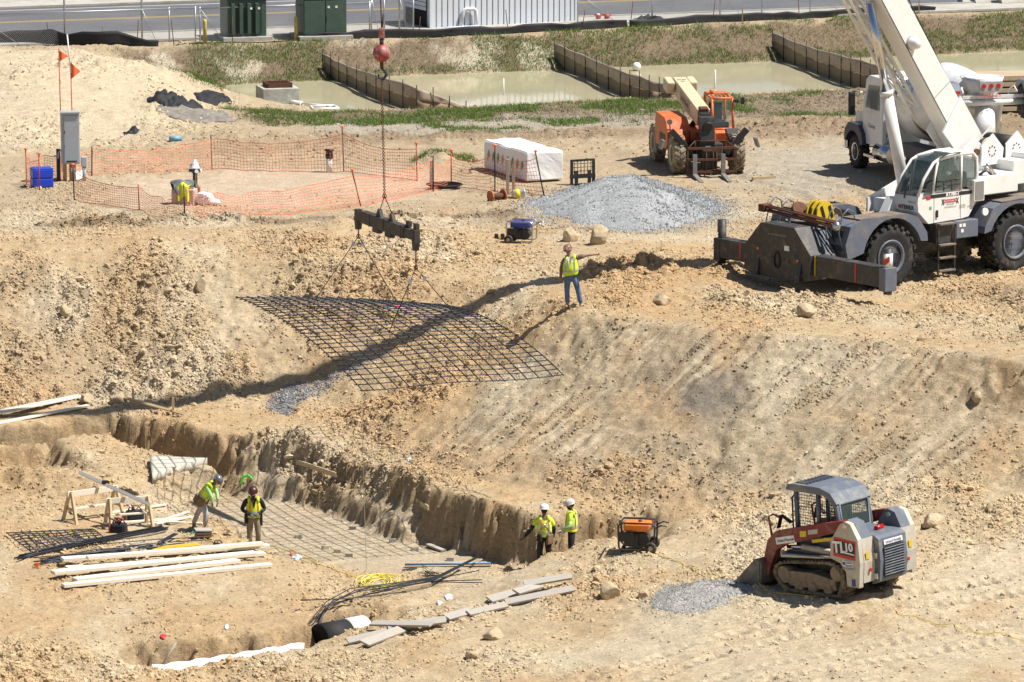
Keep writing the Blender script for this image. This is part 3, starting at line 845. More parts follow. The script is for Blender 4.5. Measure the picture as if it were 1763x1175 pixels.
tag(crumbs('yard_crumbs', 30000, np.clip(lum ** 1.5 * .8 + .01, 0, 1) * (1 - m_street) * (1 - m_far_bank) * (1 - m_basin) * (Z > -.8), .015, .075, 3.5, 12, (-27, 27), (160, 212)), 'scattered crumbs of dry soil on the yard and sand mound', 'soil', kind='stuff')
tag(scatter_lumps('soil_clods', 9000, np.clip(w_ ** 1.3, 0, 1), .04, .15, 4.0, M_CLOD, seed=9, yr=(104, 164), sink=.45, bright=(.9, 1.12), ico=True), 'tan soil clods strewn over the broken ground', 'soil', kind='stuff')
tag(scatter_lumps('spilled_gravel', 9000, m_grav, .012, .035, 1.5, M_CLOD, seed=4, xr=(-8, -3), yr=(138, 150), colour=(.28, .28, .285), bright=(.6, 1.5)), 'dark grey gravel spilled down the ramp below the rebar mat', 'gravel', kind='stuff')
# ================================================================== STREET SIDE
def zat(py, Y):
    return at_y(881, py, Y).z
SO = at(430, 73, .3)
_se = (at(1600, 27, .3) - at(100, 82, .3)); _se.z = 0
SE = _se.normalized(); SN = Vector((-SE.y, SE.x, 0))
S_RZ = math.atan2(SE.y, SE.x)
def street(u, n, z=.3):
    p = SO + SE * u + SN * n
    return Vector((p.x, p.y, z))
def street_u(px, n):
    """How far along the street the line of sight at px crosses the strip n metres beyond the fence."""
    lo, hi = -200.0, 200.0
    for _ in range(50):
        m = (lo + hi) / 2; p = street(m, n)
        x = 881.5 + FOC * p.x / (p.y * math.cos(PITCH) + (CAM_H - p.z) * math.sin(PITCH))
        if x < px: lo = m
        else: hi = m
    return lo
M_ASPH = mat('asphalt', (.095, .098, .112), .9, var=.12, scale=2.5, bump=.2, bscale=60, dirt=(.14, .14, .145), dirt_amt=.35, dscale=.25)
M_CONC = mat('concrete', (.40, .385, .35), .9, var=.12, scale=3, bump=.2, dirt=(.30, .27, .22), dirt_amt=.3, dscale=1.0)
M_YLINE = mat('road_paint_yellow', (.55, .36, .05), .8, var=.2, scale=8)
M_WLINE = mat('road_paint_white', (.6, .6, .58), .8, var=.2, scale=8)
def strip(name, n0, n1, z, m, u0=-400, u1=400, **kw):
    return MB().box((0, 0, 0), (u1 - u0, n1 - n0, .1), M=Matrix.Translation(street((u0 + u1) / 2, (n0 + n1) / 2, z - .05)) @ Matrix.Rotation(S_RZ, 4, 'Z')).build(name, m)
road = tag(strip('road', 4.4, 17, .37, M_ASPH), kind='structure')
tag(strip('pavement', 1.5, 4.2, .42, M_CONC), kind='structure')
tag(strip('kerb', 4.2, 4.4, .47, M_CONC), kind='structure')
tag(strip('far_pavement', 17.2, 21, .46, M_CONC), kind='structure')
for n in (10.9, 11.25):
    o = strip('centre_line', n, n + .12, .374, M_YLINE); o.parent = road
o = strip('edge_line', 16.2, 16.32, .374, M_WLINE); o.parent = road

# chain link fence
M_GALV = mat('galvanised_steel', (.42, .44, .46), .45, .8, var=.1)
def link_material():
    m = bpy.data.materials.new('chain_link'); m.use_nodes = True
    N, L = m.node_tree.nodes, m.node_tree.links
    b = N['Principled BSDF']; b.inputs['Base Color'].default_value = (.4, .42, .44, 1); b.inputs['Metallic'].default_value = .6; b.inputs['Roughness'].default_value = .5
    tc = N.new('ShaderNodeTexCoord'); sp = N.new('ShaderNodeSeparateXYZ'); L.new(tc.outputs['Object'], sp.inputs[0])
    outs = []
    for op in ('ADD', 'SUBTRACT'):
        a = N.new('ShaderNodeMath'); a.operation = op; L.new(sp.outputs['X'], a.inputs[0]); L.new(sp.outputs['Z'], a.inputs[1])
        d = N.new('ShaderNodeMath'); d.operation = 'MULTIPLY'; L.new(a.outputs[0], d.inputs[0]); d.inputs[1].default_value = 11.0
        f = N.new('ShaderNodeMath'); f.operation = 'FRACT'; L.new(d.outputs[0], f.inputs[0])
        g = N.new('ShaderNodeMath'); g.operation = 'LESS_THAN'; L.new(f.outputs[0], g.inputs[0]); g.inputs[1].default_value = .11
        outs.append(g)
    mx = N.new('ShaderNodeMath'); mx.operation = 'MAXIMUM'; L.new(outs[0].outputs[0], mx.inputs[0]); L.new(outs[1].outputs[0], mx.inputs[1])
    L.new(mx.outputs[0], b.inputs['Alpha'])
    return m
M_LINK = link_material()
def chain_fence(label, u0, u1, n, posts, h=1.55, tall=(), mid=False, group=None):
    t = thing('chain_link_fence', label, 'fence', street(u0, n), S_RZ)
    L_ = u1 - u0
    MB().quad([(0, 0, .05), (L_, 0, .05), (L_, 0, h), (0, 0, h)]).build('mesh_panel', M_LINK, t)
    MB().cyl((0, 0, h), (L_, 0, h), .028, n=8).build('rail', M_GALV, t)
    if mid:
        MB().cyl((0, 0, .1), (L_, 0, .1), .02, n=8).build('rail', M_GALV, t)
    for i, u in enumerate(posts):
        hh = 3.2 if i in tall else h + .06
        MB().cyl((u - u0, .03, -.1), (u - u0, .03, hh), .045 if i in tall else .036, n=8).build('post', M_GALV, t)
    for a, b in zip(posts[:-1:2], posts[1::2]):
        MB().cyl((a - u0, -.03, h), (a - u0 + (b - a) * .5, -.03, .1), .012, n=6).build('brace', M_GALV, t)
    return t
uA = [street_u(p, 1.0) for p in (-40, 112, 245, 292, 337)]
chain_fence('grey chain link fence along the street left of the green cabinets', uA[0], uA[-1], 1.0, uA, 1.5, (1, 2), True)
uB = [street_u(p, .4) for p in (345, 420, 528, 637)]
chain_fence('low grey chain link fence in front of the two green cabinets', uB[0], uB[-1], .4, uB, 1.52, (), False)
uC = [street_u(p, 1.6) for p in (640, 662, 688, 712)]
chain_fence('short chain link gate between green cabinet and white shed', uC[0], uC[-1], 1.6, uC, 1.6, (2,), True)
uD = [street_u(p, 2.0) for p in (995, 1123, 1240, 1312, 1395, 1500)]
chain_fence('grey chain link fence along the street right of the white shed', uD[0], uD[-1], 2.0, uD, 1.5, (2,), True)

# black silt fence along the top of the bank
M_BLACKFAB = mat('black_fabric', (.012, .012, .014), .75, var=.3, scale=3, bump=.4, bscale=8)
M_RUST = mat('rusty_steel', (.13, .055, .032), .85, .3, var=.35, scale=20)
M_WOOD = mat('stake_wood', (.42, .31, .18), .85, var=.2, scale=10, stretch=(8, 8, 1))
def sheet(bot, top, thick, name, m, parent=None):
    """Fabric hung between a lower and an upper line, with a little thickness."""
    n = len(bot); V = []; F = []
    nrm = []
    for i in range(n):
        t = bot[min(i + 1, n - 1)] - bot[max(i - 1, 0)]
        nrm.append(Vector((t.y, -t.x, 0)).normalized() * thick / 2)
    k = 4
    for s in (1, -1):
        for i in range(n):
            for j in range(k + 1):
                f = j / k
                p = bot[i].lerp(top[i], f)
                V.append(p + nrm[i] * s + nrm[i] / (thick / 2) * .05 * math.sin(i * 1.7 + f * 3) * f)
    def id(s, i, j): return s * n * (k + 1) + i * (k + 1) + j
    for s in (0, 1):
        for i in range(n - 1):
            for j in range(k):
                F.append((id(s, i, j), id(s, i + 1, j), id(s, i + 1, j + 1), id(s, i, j + 1)))
    for i in range(n - 1):
        F.append((id(0, i, 0), id(1, i, 0), id(1, i + 1, 0), id(0, i + 1, 0)))
        F.append((id(0, i, k), id(0, i + 1, k), id(1, i + 1, k), id(1, i, k)))
    for i in (0, n - 1):
        for j in range(k):
            F.append((id(0, i, j), id(0, i, j + 1), id(1, i, j + 1), id(1, i, j)))
    mb = MB(); mb.add(V, F, True)
    return mb.build(name, m, parent)
def silt_fence(label, pl, h, seed, stakes=2.0, name='silt_fence'):
    r = random.Random(seed)
    P = []
    for a, b in zip(pl[:-1], pl[1:]):
        A = spot(*a); B = spot(*b); n = max(2, int((B - A).length / .7))
        P += [A.lerp(B, i / n) for i in range(n)]
    P.append(spot(*pl[-1]))
    o = P[0].copy()
    t = thing(name, label, 'fence', o)
    bot, top = [], []
    for i, p in enumerate(P):
        z = ground(p.x, p.y) - .05
        hh = h(i / (len(P) - 1)) if callable(h) else h
        bot.append(Vector((p.x, p.y, z)) - o); top.append(Vector((p.x + r.uniform(-.06, .06), p.y + r.uniform(-.1, .1), z + hh * r.uniform(.8, 1.12))) - o)
    sheet(bot, top, .02, 'fabric', M_BLACKFAB, t)
    d = 0
    while d < len(P) - 1:
        p = P[int(d)] - o
        MB().cyl((p.x, p.y + .05, p.z - .2), (p.x + r.uniform(-.22, .22), p.y + .08, p.z + r.uniform(.9, 1.15)), .018, n=6).build('stake', M_RUST, t)
        d += stakes / .7 * r.uniform(.8, 1.3)
    return t
silt_fence('sagging black fabric silt fence at the top left corner', [(-60, 80), (60, 78), (170, 77), (235, 80), (272, 80)], lambda f: .75 if f < .7 else .75 - 1.5 * (f - .7), 1, 3.0)
silt_fence('low black fabric silt fence below the green cabinets and white shed', [(300, 79), (400, 74), (480, 72), (560, 69), (660, 66), (780, 63), (900, 57), (1000, 52), (1080, 47)], lambda f: .1 if f < .3 else .42, 2, 4.0)
silt_fence('long black fabric silt fence along the bank on the right', [(1084, 47), (1200, 40), (1330, 35), (1470, 28), (1560, 24), (1610, 22)], .4, 3, 5.0)

# green pad transformers
M_GREEN = mat('transformer_green', (.045, .085, .065), .5, var=.12, scale=2, dirt=(.07, .10, .08), dirt_amt=.3)
M_GREEND = mat('transformer_dark', (.02, .035, .028), .6, var=.1)
M_STICK = mat('sticker_white', (.75, .75, .72), .6, var=.05)
def transformer(label, px, py, w, finned):
    n = 1.9
    p = spot(px, py)
    t = thing('transformer_cabinet', label, 'transformer', p, S_RZ - .05)
    MB().box((0, 0, .05), (w + .5, 1.9, .3), bev=.03).build('concrete_pad', M_CONC, t)
    MB().box((0, 0, .2 + .8), (w, 1.5, 1.6), bev=.02).build('tank', M_GREEN, t)
    MB().prism([(-.78, 1.8), (.8, 1.8), (.8, 1.92), (-.3, 1.98), (-.82, 1.88)], -w / 2 - .06, w / 2 + .06, 'x').build('lid', M_GREEN, t)
    if finned:
        for i in range(4):
            x = -w / 2 + .22 + i * .36
            MB().box((x, -.83, 1.0), (.17, .18, 1.35), bev=.015).build('radiator_fin', M_GREEN, t)
            MB().box((x + .175, -.765, 1.0), (.12, .05, 1.35)).build('fin_gap_shade', M_GREEND, t)  # darker green strip stands in for the shade between the fins
    else:
        for x in (-w / 4, w / 4):
            MB().box((x, -.765, 1.0), (w / 2 - .04, .05, 1.45), bev=.01).build('door', M_GREEN, t)
        MB().box((.05, -.80, .95), (.04, .03, .25)).build('door_handle', M_GREEND, t)
    MB().box((w / 2 + .02, .05, .8), (.06, .7, .5), bev=.02).build('side_box', M_GREEN, t)
    for x, z in ((.15, 1.45), (.5, 1.45)):
        MB().box((x, -.93 if finned else -.80, z), (.1, .012, .1)).build('sticker', M_STICK, t)
    return t
transformer('green electrical cabinet with ribbed front beside left yellow bollard', 419, 68, 1.75, True)
transformer('plain dark green electrical cabinet behind right yellow bollard', 553, 66, 1.95, False)
M_YEL = mat('bollard_yellow', (.62, .48, .12), .7, var=.15, scale=5, dirt=(.35, .28, .12), dirt_amt=.25, dscale=4)
for lab, px, py in (('faded yellow bollard left of the ribbed green cabinet', 353, 74), ('faded yellow bollard left of the plain green cabinet', 510, 69)):
    b = MB().lathe([(.085, -.1), (.085, .96), (.075, 1.0), (.04, 1.03), (.001, 1.035)], n=14).build('bollard', M_YEL)
    b.location = spot(px, py); tag(b, lab, 'bollard', 'yellow bollards by the green cabinets')

# white metal shed
M_WPANEL = mat('white_sheet_metal', (.66, .70, .76), .45, .1, var=.04, dirt=(.5, .5, .5), dirt_amt=.15)
M_WTRIM = mat('white_trim', (.62, .65, .70), .5, var=.05)
M_DARK = mat('interior_shade', (.01, .01, .012), .9, var=.1)  # flat near-black colour standing in for the shade inside openings
p0 = spot(741, 53); p1 = spot(991, 41)
ax = (p1 - p0); ax.z = 0; W = ax.length
t = thing('metal_shed', 'white ribbed metal shed with open roller door by the street', 'shed', p0, math.atan2(ax.y, ax.x))
H = 2.9; D = 3.0
MB().box((W / 2, D / 2 + .03, H / 2 - .1), (W - .04, D - .06, H)).build('wall', M_WPANEL, t)
n = 26
pm = MB().box((0, 0, 0), (W / n - .05, .05, H), bev=.015).mesh('panel'); pm.materials.append(M_WPANEL)
for i in range(n):
    o = mesh_obj('panel', pm, None, t); o.location = ((i + .5) * W / n, 0, H / 2 - .05)
MB().box((W / 2, -.02, -.02), (W, .08, .1)).build('base_trim', M_WTRIM, t)
MB().box((0, 0, H / 2 - .05), (.1, .12, H)).build('corner_trim', M_WTRIM, t)
MB().box((W, 0, H / 2 - .05), (.1, .12, H)).build('corner_trim', M_WTRIM, t)
MB().box((-.02, D / 2, 1.2), (.05, D - .8, 2.4)).build('doorway', M_DARK, t)  # black panel on the solid wall, painted shade of the opening
for k in range(10):
    MB().box((-.06, D / 2, .95 + k * .19), (.04, D - .7, .17), bev=.02).build('shutter_slat', M_WPANEL, t)
p = spot(800, 50)
t = thing('vent_pipe', 'white bent pipe standing in front of the white shed', 'pipe', p, S_RZ)
MB().tube([(-.25, -.15, .1), (-.1, -.1, .75), (-.05, -.1, .85), (.05, -.1, .9), (.42, -.1, .9), (.5, -.1, .82), (.52, -.1, .0)], .09, 12).build('bent_pipe', M_WTRIM, t)
MB().cyl((-1.0, -.2, .06), (.6, -.2, .06), .1, n=12).build('lying_pipe', M_WTRIM, t)
M_REDV = mat('valve_red', (.45, .04, .025), .5, var=.15)
for i, (px, py, lab) in enumerate(((1030, 37, 'small red and white valve standing nearer the white shed'), (1045, 37, 'small squat red valve beside the street fence'))):
    t = thing('street_valve', lab, 'valve', spot(px, py))
    MB().cyl((0, 0, 0), (0, 0, .35), .07, n=10).build('stem', M_REDV if i else M_STICK, t)
    MB().lathe([(.18, .0), (.18, .05), (.09, .1), (.13, .2), (.13, .28), (.02, .34)], n=12).build('body', M_REDV, t)
    MB().cyl((-.2, 0, .3), (.2, 0, .3), .035, n=8).build('hand_wheel', M_REDV, t)

def heap(name, label, cat, px, py, rx, ry, h, m, seed, kind=None, rz=0, n=26, folds=1.0):
    """Crumpled cloth or tarpaulin lying on the ground."""
    r = random.Random(seed); ox, oy = r.uniform(0, 50), r.uniform(0, 50)
    p = spot(px, py); mb = MB(); V = []; F = []
    for j in range(n + 1):
        for i in range(n + 1):
            u = i / n * 2 - 1; v = j / n * 2 - 1
            q = max(abs(u), abs(v)); rr = math.hypot(u, v) + 1e-6
            k = q / rr
            wob = 1 + .25 * float(vnoise(np.array([math.atan2(v, u) * 1.5 + ox]), np.array([oy]))[0]) * 2
            x = u * k * rx * wob; y = v * k * ry * wob
            a = np.array([x * 2.2 / max(rx, .6) + ox]); b_ = np.array([y * 2.2 / max(ry, .6) + oy])
            f = float(fbm(a, b_, 4)[0]); rid = abs(float(vnoise(a * 2.1, b_ * 2.1)[0])) * 2
            edge = max(0, 1 - q ** 3)
            zz = h * edge * (.55 + .9 * f + .35 * folds * rid) + .02 + .02 * rid
            wx = p.x + x * math.cos(rz) - y * math.sin(rz); wy = p.y + x * math.sin(rz) + y * math.cos(rz)
            V.append((wx - p.x, wy - p.y, max(ground(wx, wy) - p.z, -.6) + max(zz, .012)))
    for j in range(n):
        for i in range(n):
            a = j * (n + 1) + i
            F.append((a, a + 1, a + n + 2, a + n + 1))
    k0 = len(V)
    V += [(x, y, z - .012) for x, y, z in V]
    F += [tuple(i + k0 for i in f)[::-1] for f in F]
    rim = [i for i in range(n + 1)] + [j * (n + 1) + n for j in range(1, n + 1)] + [n * (n + 1) + i for i in range(n - 1, -1, -1)] + [j * (n + 1) for j in range(n - 1, 0, -1)]
    for a, b_ in zip(rim, rim[1:] + rim[:1]):
        F.append((b_, a, a + k0, b_ + k0))
    mb.add(V, F, True)
    o = mb.build(name, m); o.location = p
    return tag(o, label, cat, kind=kind)
heap('tarpaulin', 'crumpled black tarpaulin heap beside the far street fence', 'tarpaulin', 1120, 38, .8, .8, .35, M_BLACKFAB, 5)
# concrete blocks at the far right kerb
for i, (px, w) in enumerate(((1668, .9), (1695, 1.2), (1745, 1.5))):
    o = MB().prism([(-.35, 0), (.35, 0), (.35, .15), (.15, .4), (.12, .8), (-.12, .8), (-.15, .4), (-.35, .15)], -w / 2, w / 2, 'x').build('concrete_barrier', M_CONC)
    o.location = spot(px, 9); o.rotation_euler.z = S_RZ
    tag(o, ('short concrete barrier nearest the crane boom at the street', 'middle concrete barrier at the top right corner', 'longest concrete barrier at the far right of the street')[i], 'barrier', 'concrete barriers at the top right')

# ------------------------------------------------------------------ pond
WZ = -.93
def water_material():
    m = bpy.data.materials.new('muddy_water'); m.use_nodes = True
    N, L = m.node_tree.nodes, m.node_tree.links
    b = N['Principled BSDF']; b.inputs['Roughness'].default_value = .06; b.inputs['IOR'].default_value = 1.33
    tc = N.new('ShaderNodeTexCoord')
    n1 = N.new('ShaderNodeTexNoise'); n1.inputs['Scale'].default_value = .35; n1.inputs['Detail'].default_value = 3; L.new(tc.outputs['Object'], n1.inputs['Vector'])
    cr = N.new('ShaderNodeValToRGB'); cr.color_ramp.elements[0].color = (.40, .365, .235, 1); cr.color_ramp.elements[1].color = (.47, .435, .30, 1)
    L.new(n1.outputs['Fac'], cr.inputs['Fac']); L.new(cr.outputs['Color'], b.inputs['Base Color'])
    mp = N.new('ShaderNodeMapping'); mp.inputs['Scale'].default_value = (1, .35, 1); L.new(tc.outputs['Object'], mp.inputs['Vector'])
    n2 = N.new('ShaderNodeTexNoise'); n2.inputs['Scale'].default_value = 5; n2.inputs['Detail'].default_value = 4; L.new(mp.outputs['Vector'], n2.inputs['Vector'])
    bp = N.new('ShaderNodeBump'); bp.inputs['Strength'].default_value = .12; bp.inputs['Distance'].default_value = .02
    L.new(n2.outputs['Fac'], bp.inputs['Height']); L.new(bp.outputs['Normal'], b.inputs['Normal'])
    return m
M_WATER = water_material()
ring = [at(*p) for p in [(340, 142, WZ), (480, 132, WZ), (700, 120, WZ), (1000, 112, WZ), (1330, 98, WZ), (1763, 78, WZ), (2200, 60, WZ), (2200, 112, WZ), (1763, 138, WZ), (1480, 158, WZ), (1180, 171, WZ), (1060, 176, WZ), (800, 192, WZ), (560, 196, WZ), (440, 188, WZ), (360, 160, WZ)]]
wm = MB(); c = sum(ring, Vector()) / len(ring)
wm.add([(p.x, p.y, WZ) for p in ring], [tuple(range(len(ring)))])
tag(wm.build('pond_water', M_WATER), kind='structure')
puddle = MB(); pc = spot(1010, 268)
puddle.add([(pc.x + 1.3 * math.cos(a) * (1 + .2 * math.sin(3 * a)), pc.y + 1.7 * math.sin(a) * (1 + .25 * math.sin(2 * a + 1)), pc.z - .06) for a in [i * math.pi / 12 for i in range(24)]], [tuple(range(24))])
tag(puddle.build('puddle_water', M_WATER), kind='structure')

# brown baffle fences standing in the pond
M_BROWN = mat('brown_geotextile', (.38, .305, .235), .95, var=.18, scale=2.5, bump=.5, bscale=10)
M_BROWND = mat('woven_coir', (.28, .21, .135), .95, var=.45, scale=14, bump=.6, bscale=30, stretch=(1, 1, 3))
M_BLACKST = mat('black_steel_post', (.02, .018, .017), .6, .3, var=.2)
def baffle(label, tops, seed):
    """tops: places along the top edge; the foot stands in the water straight below."""
    r = random.Random(seed)
    a, b = tops[0], tops[-1]
    t = thing('baffle_fence', label, 'fence')
    # plan line: foot points on the water below the top edge
    base = [at(px, py + hp, WZ - .05) if i else spot(px, py + hp) for i, (px, py, hp) in enumerate(tops)]
    o = base[0].copy(); t.location = o
    P = []; Hh = []
    for i in range(len(base) - 1):
        n = 6
        for k in range(n):
            f = k / n
            P.append(base[i].lerp(base[i + 1], f)); Hh.append((1 - f) * tops[i][2] + f * tops[i + 1][2])
    P.append(base[-1]); Hh.append(tops[-1][2])
    def hgt(i): return Hh[i] / 40.5 * (1 + .02 * math.sin(i * 1.3))
    bot = [p - o + Vector((0, 0, -.3)) for p in P]
    mid = [p - o + Vector((0, 0, hgt(i) * .55)) for i, p in enumerate(P)]
    top = [p - o + Vector((0, 0, hgt(i))) for i, p in enumerate(P)]
    sheet(bot, mid, .02, 'woven_netting', M_BROWND, t)
    off = Vector((-.05, -.03, 0))
    sheet([m + off for m in mid], [m + off for m in top], .03, 'fabric', M_BROWN, t)
    for i in range(0, len(P), 2):
        p = P[i] - o
        MB().cyl((p.x - .06, p.y - .08, p.z - .4), (p.x - .06, p.y - .08, p.z + hgt(i) + r.uniform(.12, .3)), .02, n=6).build('post', M_BLACKST, t)
    return t
baffle('leftmost brown fabric baffle fence crossing the muddy pond', [(558, 92, 26), (600, 113, 34), (650, 130, 42), (720, 152, 44), (805, 184, 8)], 1)
baffle('middle brown fabric baffle fence behind the orange telehandler', [(957, 74, 26), (1010, 96, 40), (1070, 122, 44), (1120, 138, 42), (1172, 152, 30)], 2)
baffle('rightmost brown fabric baffle fence behind the crane boom', [(1332, 55, 26), (1390, 78, 42), (1450, 95, 50), (1500, 108, 52), (1560, 125, 50)], 3)

# concrete inlet with rusty grate
p = at(478, 176, WZ)
t = thing('drain_inlet', 'square concrete drain inlet with rusty grate standing in the pond', 'drain', p, R(14))
MB().box((0, 0, .1), (1.55, 1.55, 1.1), bev=.03).build('concrete_box', mat('wet_concrete', (.40, .40, .37), .85, var=.3, scale=2.5, dirt=(.22, .21, .18), dirt_amt=.3, dscale=2), t)
g = MB()
for x in (-.5, .5): g.box((x, 0, .74), (.06, 1.06, .2))
for y in (-.5, .5): g.box((0, y, .74), (1.06, .06, .2))
fr = g.build('grate_frame', M_RUST, t)
for i in range(8):
    MB().box((-.42 + i * .12, 0, .80), (.03, 1.0, .06)).build('grate_bar', M_RUST, fr)
M_PVC = mat('white_pvc', (.74, .73, .68), .5, var=.06)
t = thing('drain_pipe', 'white plastic drain pipe running from the concrete inlet', 'pipe', at(508, 180, WZ))
MB().cyl((-.25, .3, .05), (.3, -.3, .06), .11, n=12).build('thick_pipe', M_PVC, t)
MB().cyl((.3, -.3, .08), (1.5, -1.2, .08), .04, n=8).build('thin_pipe', M_PVC, t)
t = thing('pipe_raft', 'floating white plastic pipe frame at the pond edge', 'pipe', at(558, 188, WZ), R(10))
for a, b in (((-.5, -.45), (.55, -.45)), ((.55, -.45), (.5, .5)), ((.5, .5), (-.5, .5)), ((-.5, .5), (-.5, -.45))):
    MB().cyl((*a, .06), (*b, .06), .06, n=8).build('pipe', M_PVC, t)
b = MB().ball((0, 0, .18), .2, 14).build('float_ball', M_PVC); b.location = at(1096, 122, WZ); tag(b, 'small white float bobbing by the middle baffle fence', 'float')
o = MB().cyl((0, 0, 0), (0, 0, 1.0), .03, n=8).build('gauge_stick', M_PVC); o.location = at(867, 176, WZ - .3); tag(o, 'pale stick standing in the middle bay of the pond', 'stick')
o = MB().cyl((0, 0, 0), (0, 0, 1.1), .035, n=8).build('gauge_stick', M_PVC); o.location = at(1231, 165, WZ - .3); tag(o, 'white stick standing in the pond behind the telehandler', 'stick')
# lath stakes on the bank
for px, py, lab in ((177, 72, 'orange flagged wooden lath left of the green cabinets'), (661, 70, 'thin wooden lath behind the crane hook'), (1278, 40, 'wooden lath on the bank right of the pond centre'), (1582, 24, 'wooden lath on the bank right of the crane boom')):
    o = MB().box((0, 0, .3), (.05, .03, .75)).build('lath_stake', M_WOOD); o.location = spot(px, py); tag(o, lab, 'stake', 'wooden laths on the bank')

# grass and straw
def blades(name, n, weight, h0, h1, w, ca, cb, seed, m, lean=.5, xr=(-29, 29), yr=(172, 235)):
    r = np.random.default_rng(seed)
    k = n * 6
    x = r.uniform(*xr, k); y = r.uniform(*yr, k)
    i = np.clip(np.searchsorted(XS, x) - 1, 0, NX - 2); j = np.clip(np.searchsorted(YS, y) - 1, 0, NY - 2)
    keep = (r.random(k) < weight[j, i]) & (np.abs(x) < y * .122) & (Z[j, i] > -.98)
    x, y, i, j = x[keep][:n], y[keep][:n], i[keep][:n], j[keep][:n]; n = len(x)
    z = sample(Z, x, y) - .02
    h = r.uniform(h0, h1, n); a = r.uniform(0, np.pi, n); lx = r.normal(0, lean, n) * h; ly = r.normal(0, lean, n) * h
    ww = w * r.uniform(.6, 1.4, n)
    V = np.stack([np.stack([x - ww * np.cos(a), y - ww * np.sin(a), z], -1), np.stack([x + ww * np.cos(a), y + ww * np.sin(a), z], -1), np.stack([x + lx, y + ly, z + h * np.clip(1 - .5 * lean * r.random(n), .2, 1)], -1)], 1)
    t = r.random((n, 1)); c = np.array(ca) * (1 - t) + np.array(cb) * t
    o = big_mesh(name, V.reshape(-1, 3), np.arange(n * 3).reshape(-1, 3), m, np.repeat(c * r.uniform(.7, 1.25, (n, 1)), 3, 0), smooth=False)
    return o
def blade_material():
    m = bpy.data.materials.new('grass_blade'); m.use_nodes = True
    N, L = m.node_tree.nodes, m.node_tree.links
    b = N['Principled BSDF']; b.inputs['Roughness'].default_value = .7; b.inputs['Specular IOR Level'].default_value = .2
    a = N.new('ShaderNodeAttribute'); a.attribute_name = 'soil'; L.new(a.outputs['Color'], b.inputs['Base Color'])
    tr = N.new('ShaderNodeBsdfTranslucent'); L.new(a.outputs['Color'], tr.inputs['Color'])
    mx = N.new('ShaderNodeMixShader'); mx.inputs[0].default_value = .3
    L.new(b.outputs[0], mx.inputs[1]); L.new(tr.outputs[0], mx.inputs[2]); L.new(mx.outputs[0], N['Material Output'].inputs['Surface'])
    return m
M_BLADE = blade_material()
gz = np.zeros(Z.shape)
pn = fbm(GX * .45 + 11, GY * .28 + 4, 4)
top_band = zone([(330, 82, .3), (560, 72, .3), (960, 57, .3), (1250, 43, .3), (1480, 33, .3), (2100, 10, .3), (2100, 40, 0), (1763, 52, 0), (1480, 60, 0), (1250, 70, 0), (960, 95, -.3), (560, 108, -.4), (380, 120, -.3)], None, .8, .8)
gz = m_far_bank * np.clip(.4 + 2.4 * pn, .05, 1) * .7 + 2.2 * top_band * np.clip(.5 + 2.6 * pn, .03, 1)
edge_w = np.exp(-((Z0 + .86) / .12) ** 2) * ((m_far_bank + m_berm) > .05)
gz += .8 * edge_w * m_far_bank
gz += m_berm * np.clip(.35 + 2.4 * pn, 0, 1) * .55 * np.clip((190 - GX * .3 - 0) / 190, 0, 1)
gz += zone([(380, 190, -.4), (560, 200, -.5), (800, 194, -.5), (1060, 182, -.5), (1060, 192, -.4), (800, 206, -.3), (560, 216, -.2), (420, 214, -.2)], None, .5, .5) * np.clip(.5 + 1.6 * pn, .1, .9)
gz += m_gravelly * np.clip(pn * 4 - .4, 0, 1) * .6
gz += zone([(245, 92, .5), (300, 100, .4), (400, 150, -.2), (360, 150, 0), (270, 112, .6)], None, .5, .6) * .5
gz += zone([(716, 262), (800, 254), (806, 268), (718, 276)], .35, .3, .2) * 3
gz += zone([(1540, 92), (1640, 96), (1640, 108), (1540, 104)], -.8, .5, .5) * 1.2
tag(blades('green_grass', 170000, np.clip(gz * 1.7, 0, 1), .06, .25, .016, (.075, .165, .022), (.18, .23, .06), 4, M_BLADE), 'patchy green grass growing on the pond banks', 'grass', kind='stuff')
sz = (m_far_bank + m_berm) * np.clip(.75 - 1.0 * pn, 0, 1)
tag(blades('dry_straw', 26000, np.clip(sz, 0, 1), .06, .2, .022, (.36, .28, .19), (.20, .14, .085), 5, M_BLADE, lean=1.2), 'dry brown straw lying on the pond banks', 'straw', kind='stuff')
# ================================================================== YARD BEHIND THE PIT
M_GREY = mat('cabinet_grey', (.36, .41, .46), .45, .1, var=.05, dirt=(.33, .34, .33), dirt_amt=.2)
M_GREYC = mat('conduit_grey', (.40, .43, .47), .5, .1, var=.06)
M_TIMBER = mat('post_timber', (.40, .28, .15), .85, var=.2, scale=5, stretch=(6, 6, 1), bump=.3)
M_ORANGE = mat('safety_orange', (.85, .16, .05), .6, var=.1)
M_ORANGENET = mat('orange_net', (.82, .24, .13), .6, var=.12)
M_REDROD = mat('red_rod', (.38, .06, .04), .6, var=.2)
M_BLUEBOX = mat('blue_plastic', (.012, .055, .55), .4, var=.08)
M_BLACK = mat('black_paint', (.016, .016, .017), .5, var=.2, dirt=(.12, .10, .07), dirt_amt=.15)
M_RUBBER = mat('rubber', (.018, .018, .018), .8, var=.2, dirt=(.16, .13, .09), dirt_amt=.35, dscale=5)
M_STEEL = mat('bright_steel', (.5, .5, .5), .3, .9, var=.1)

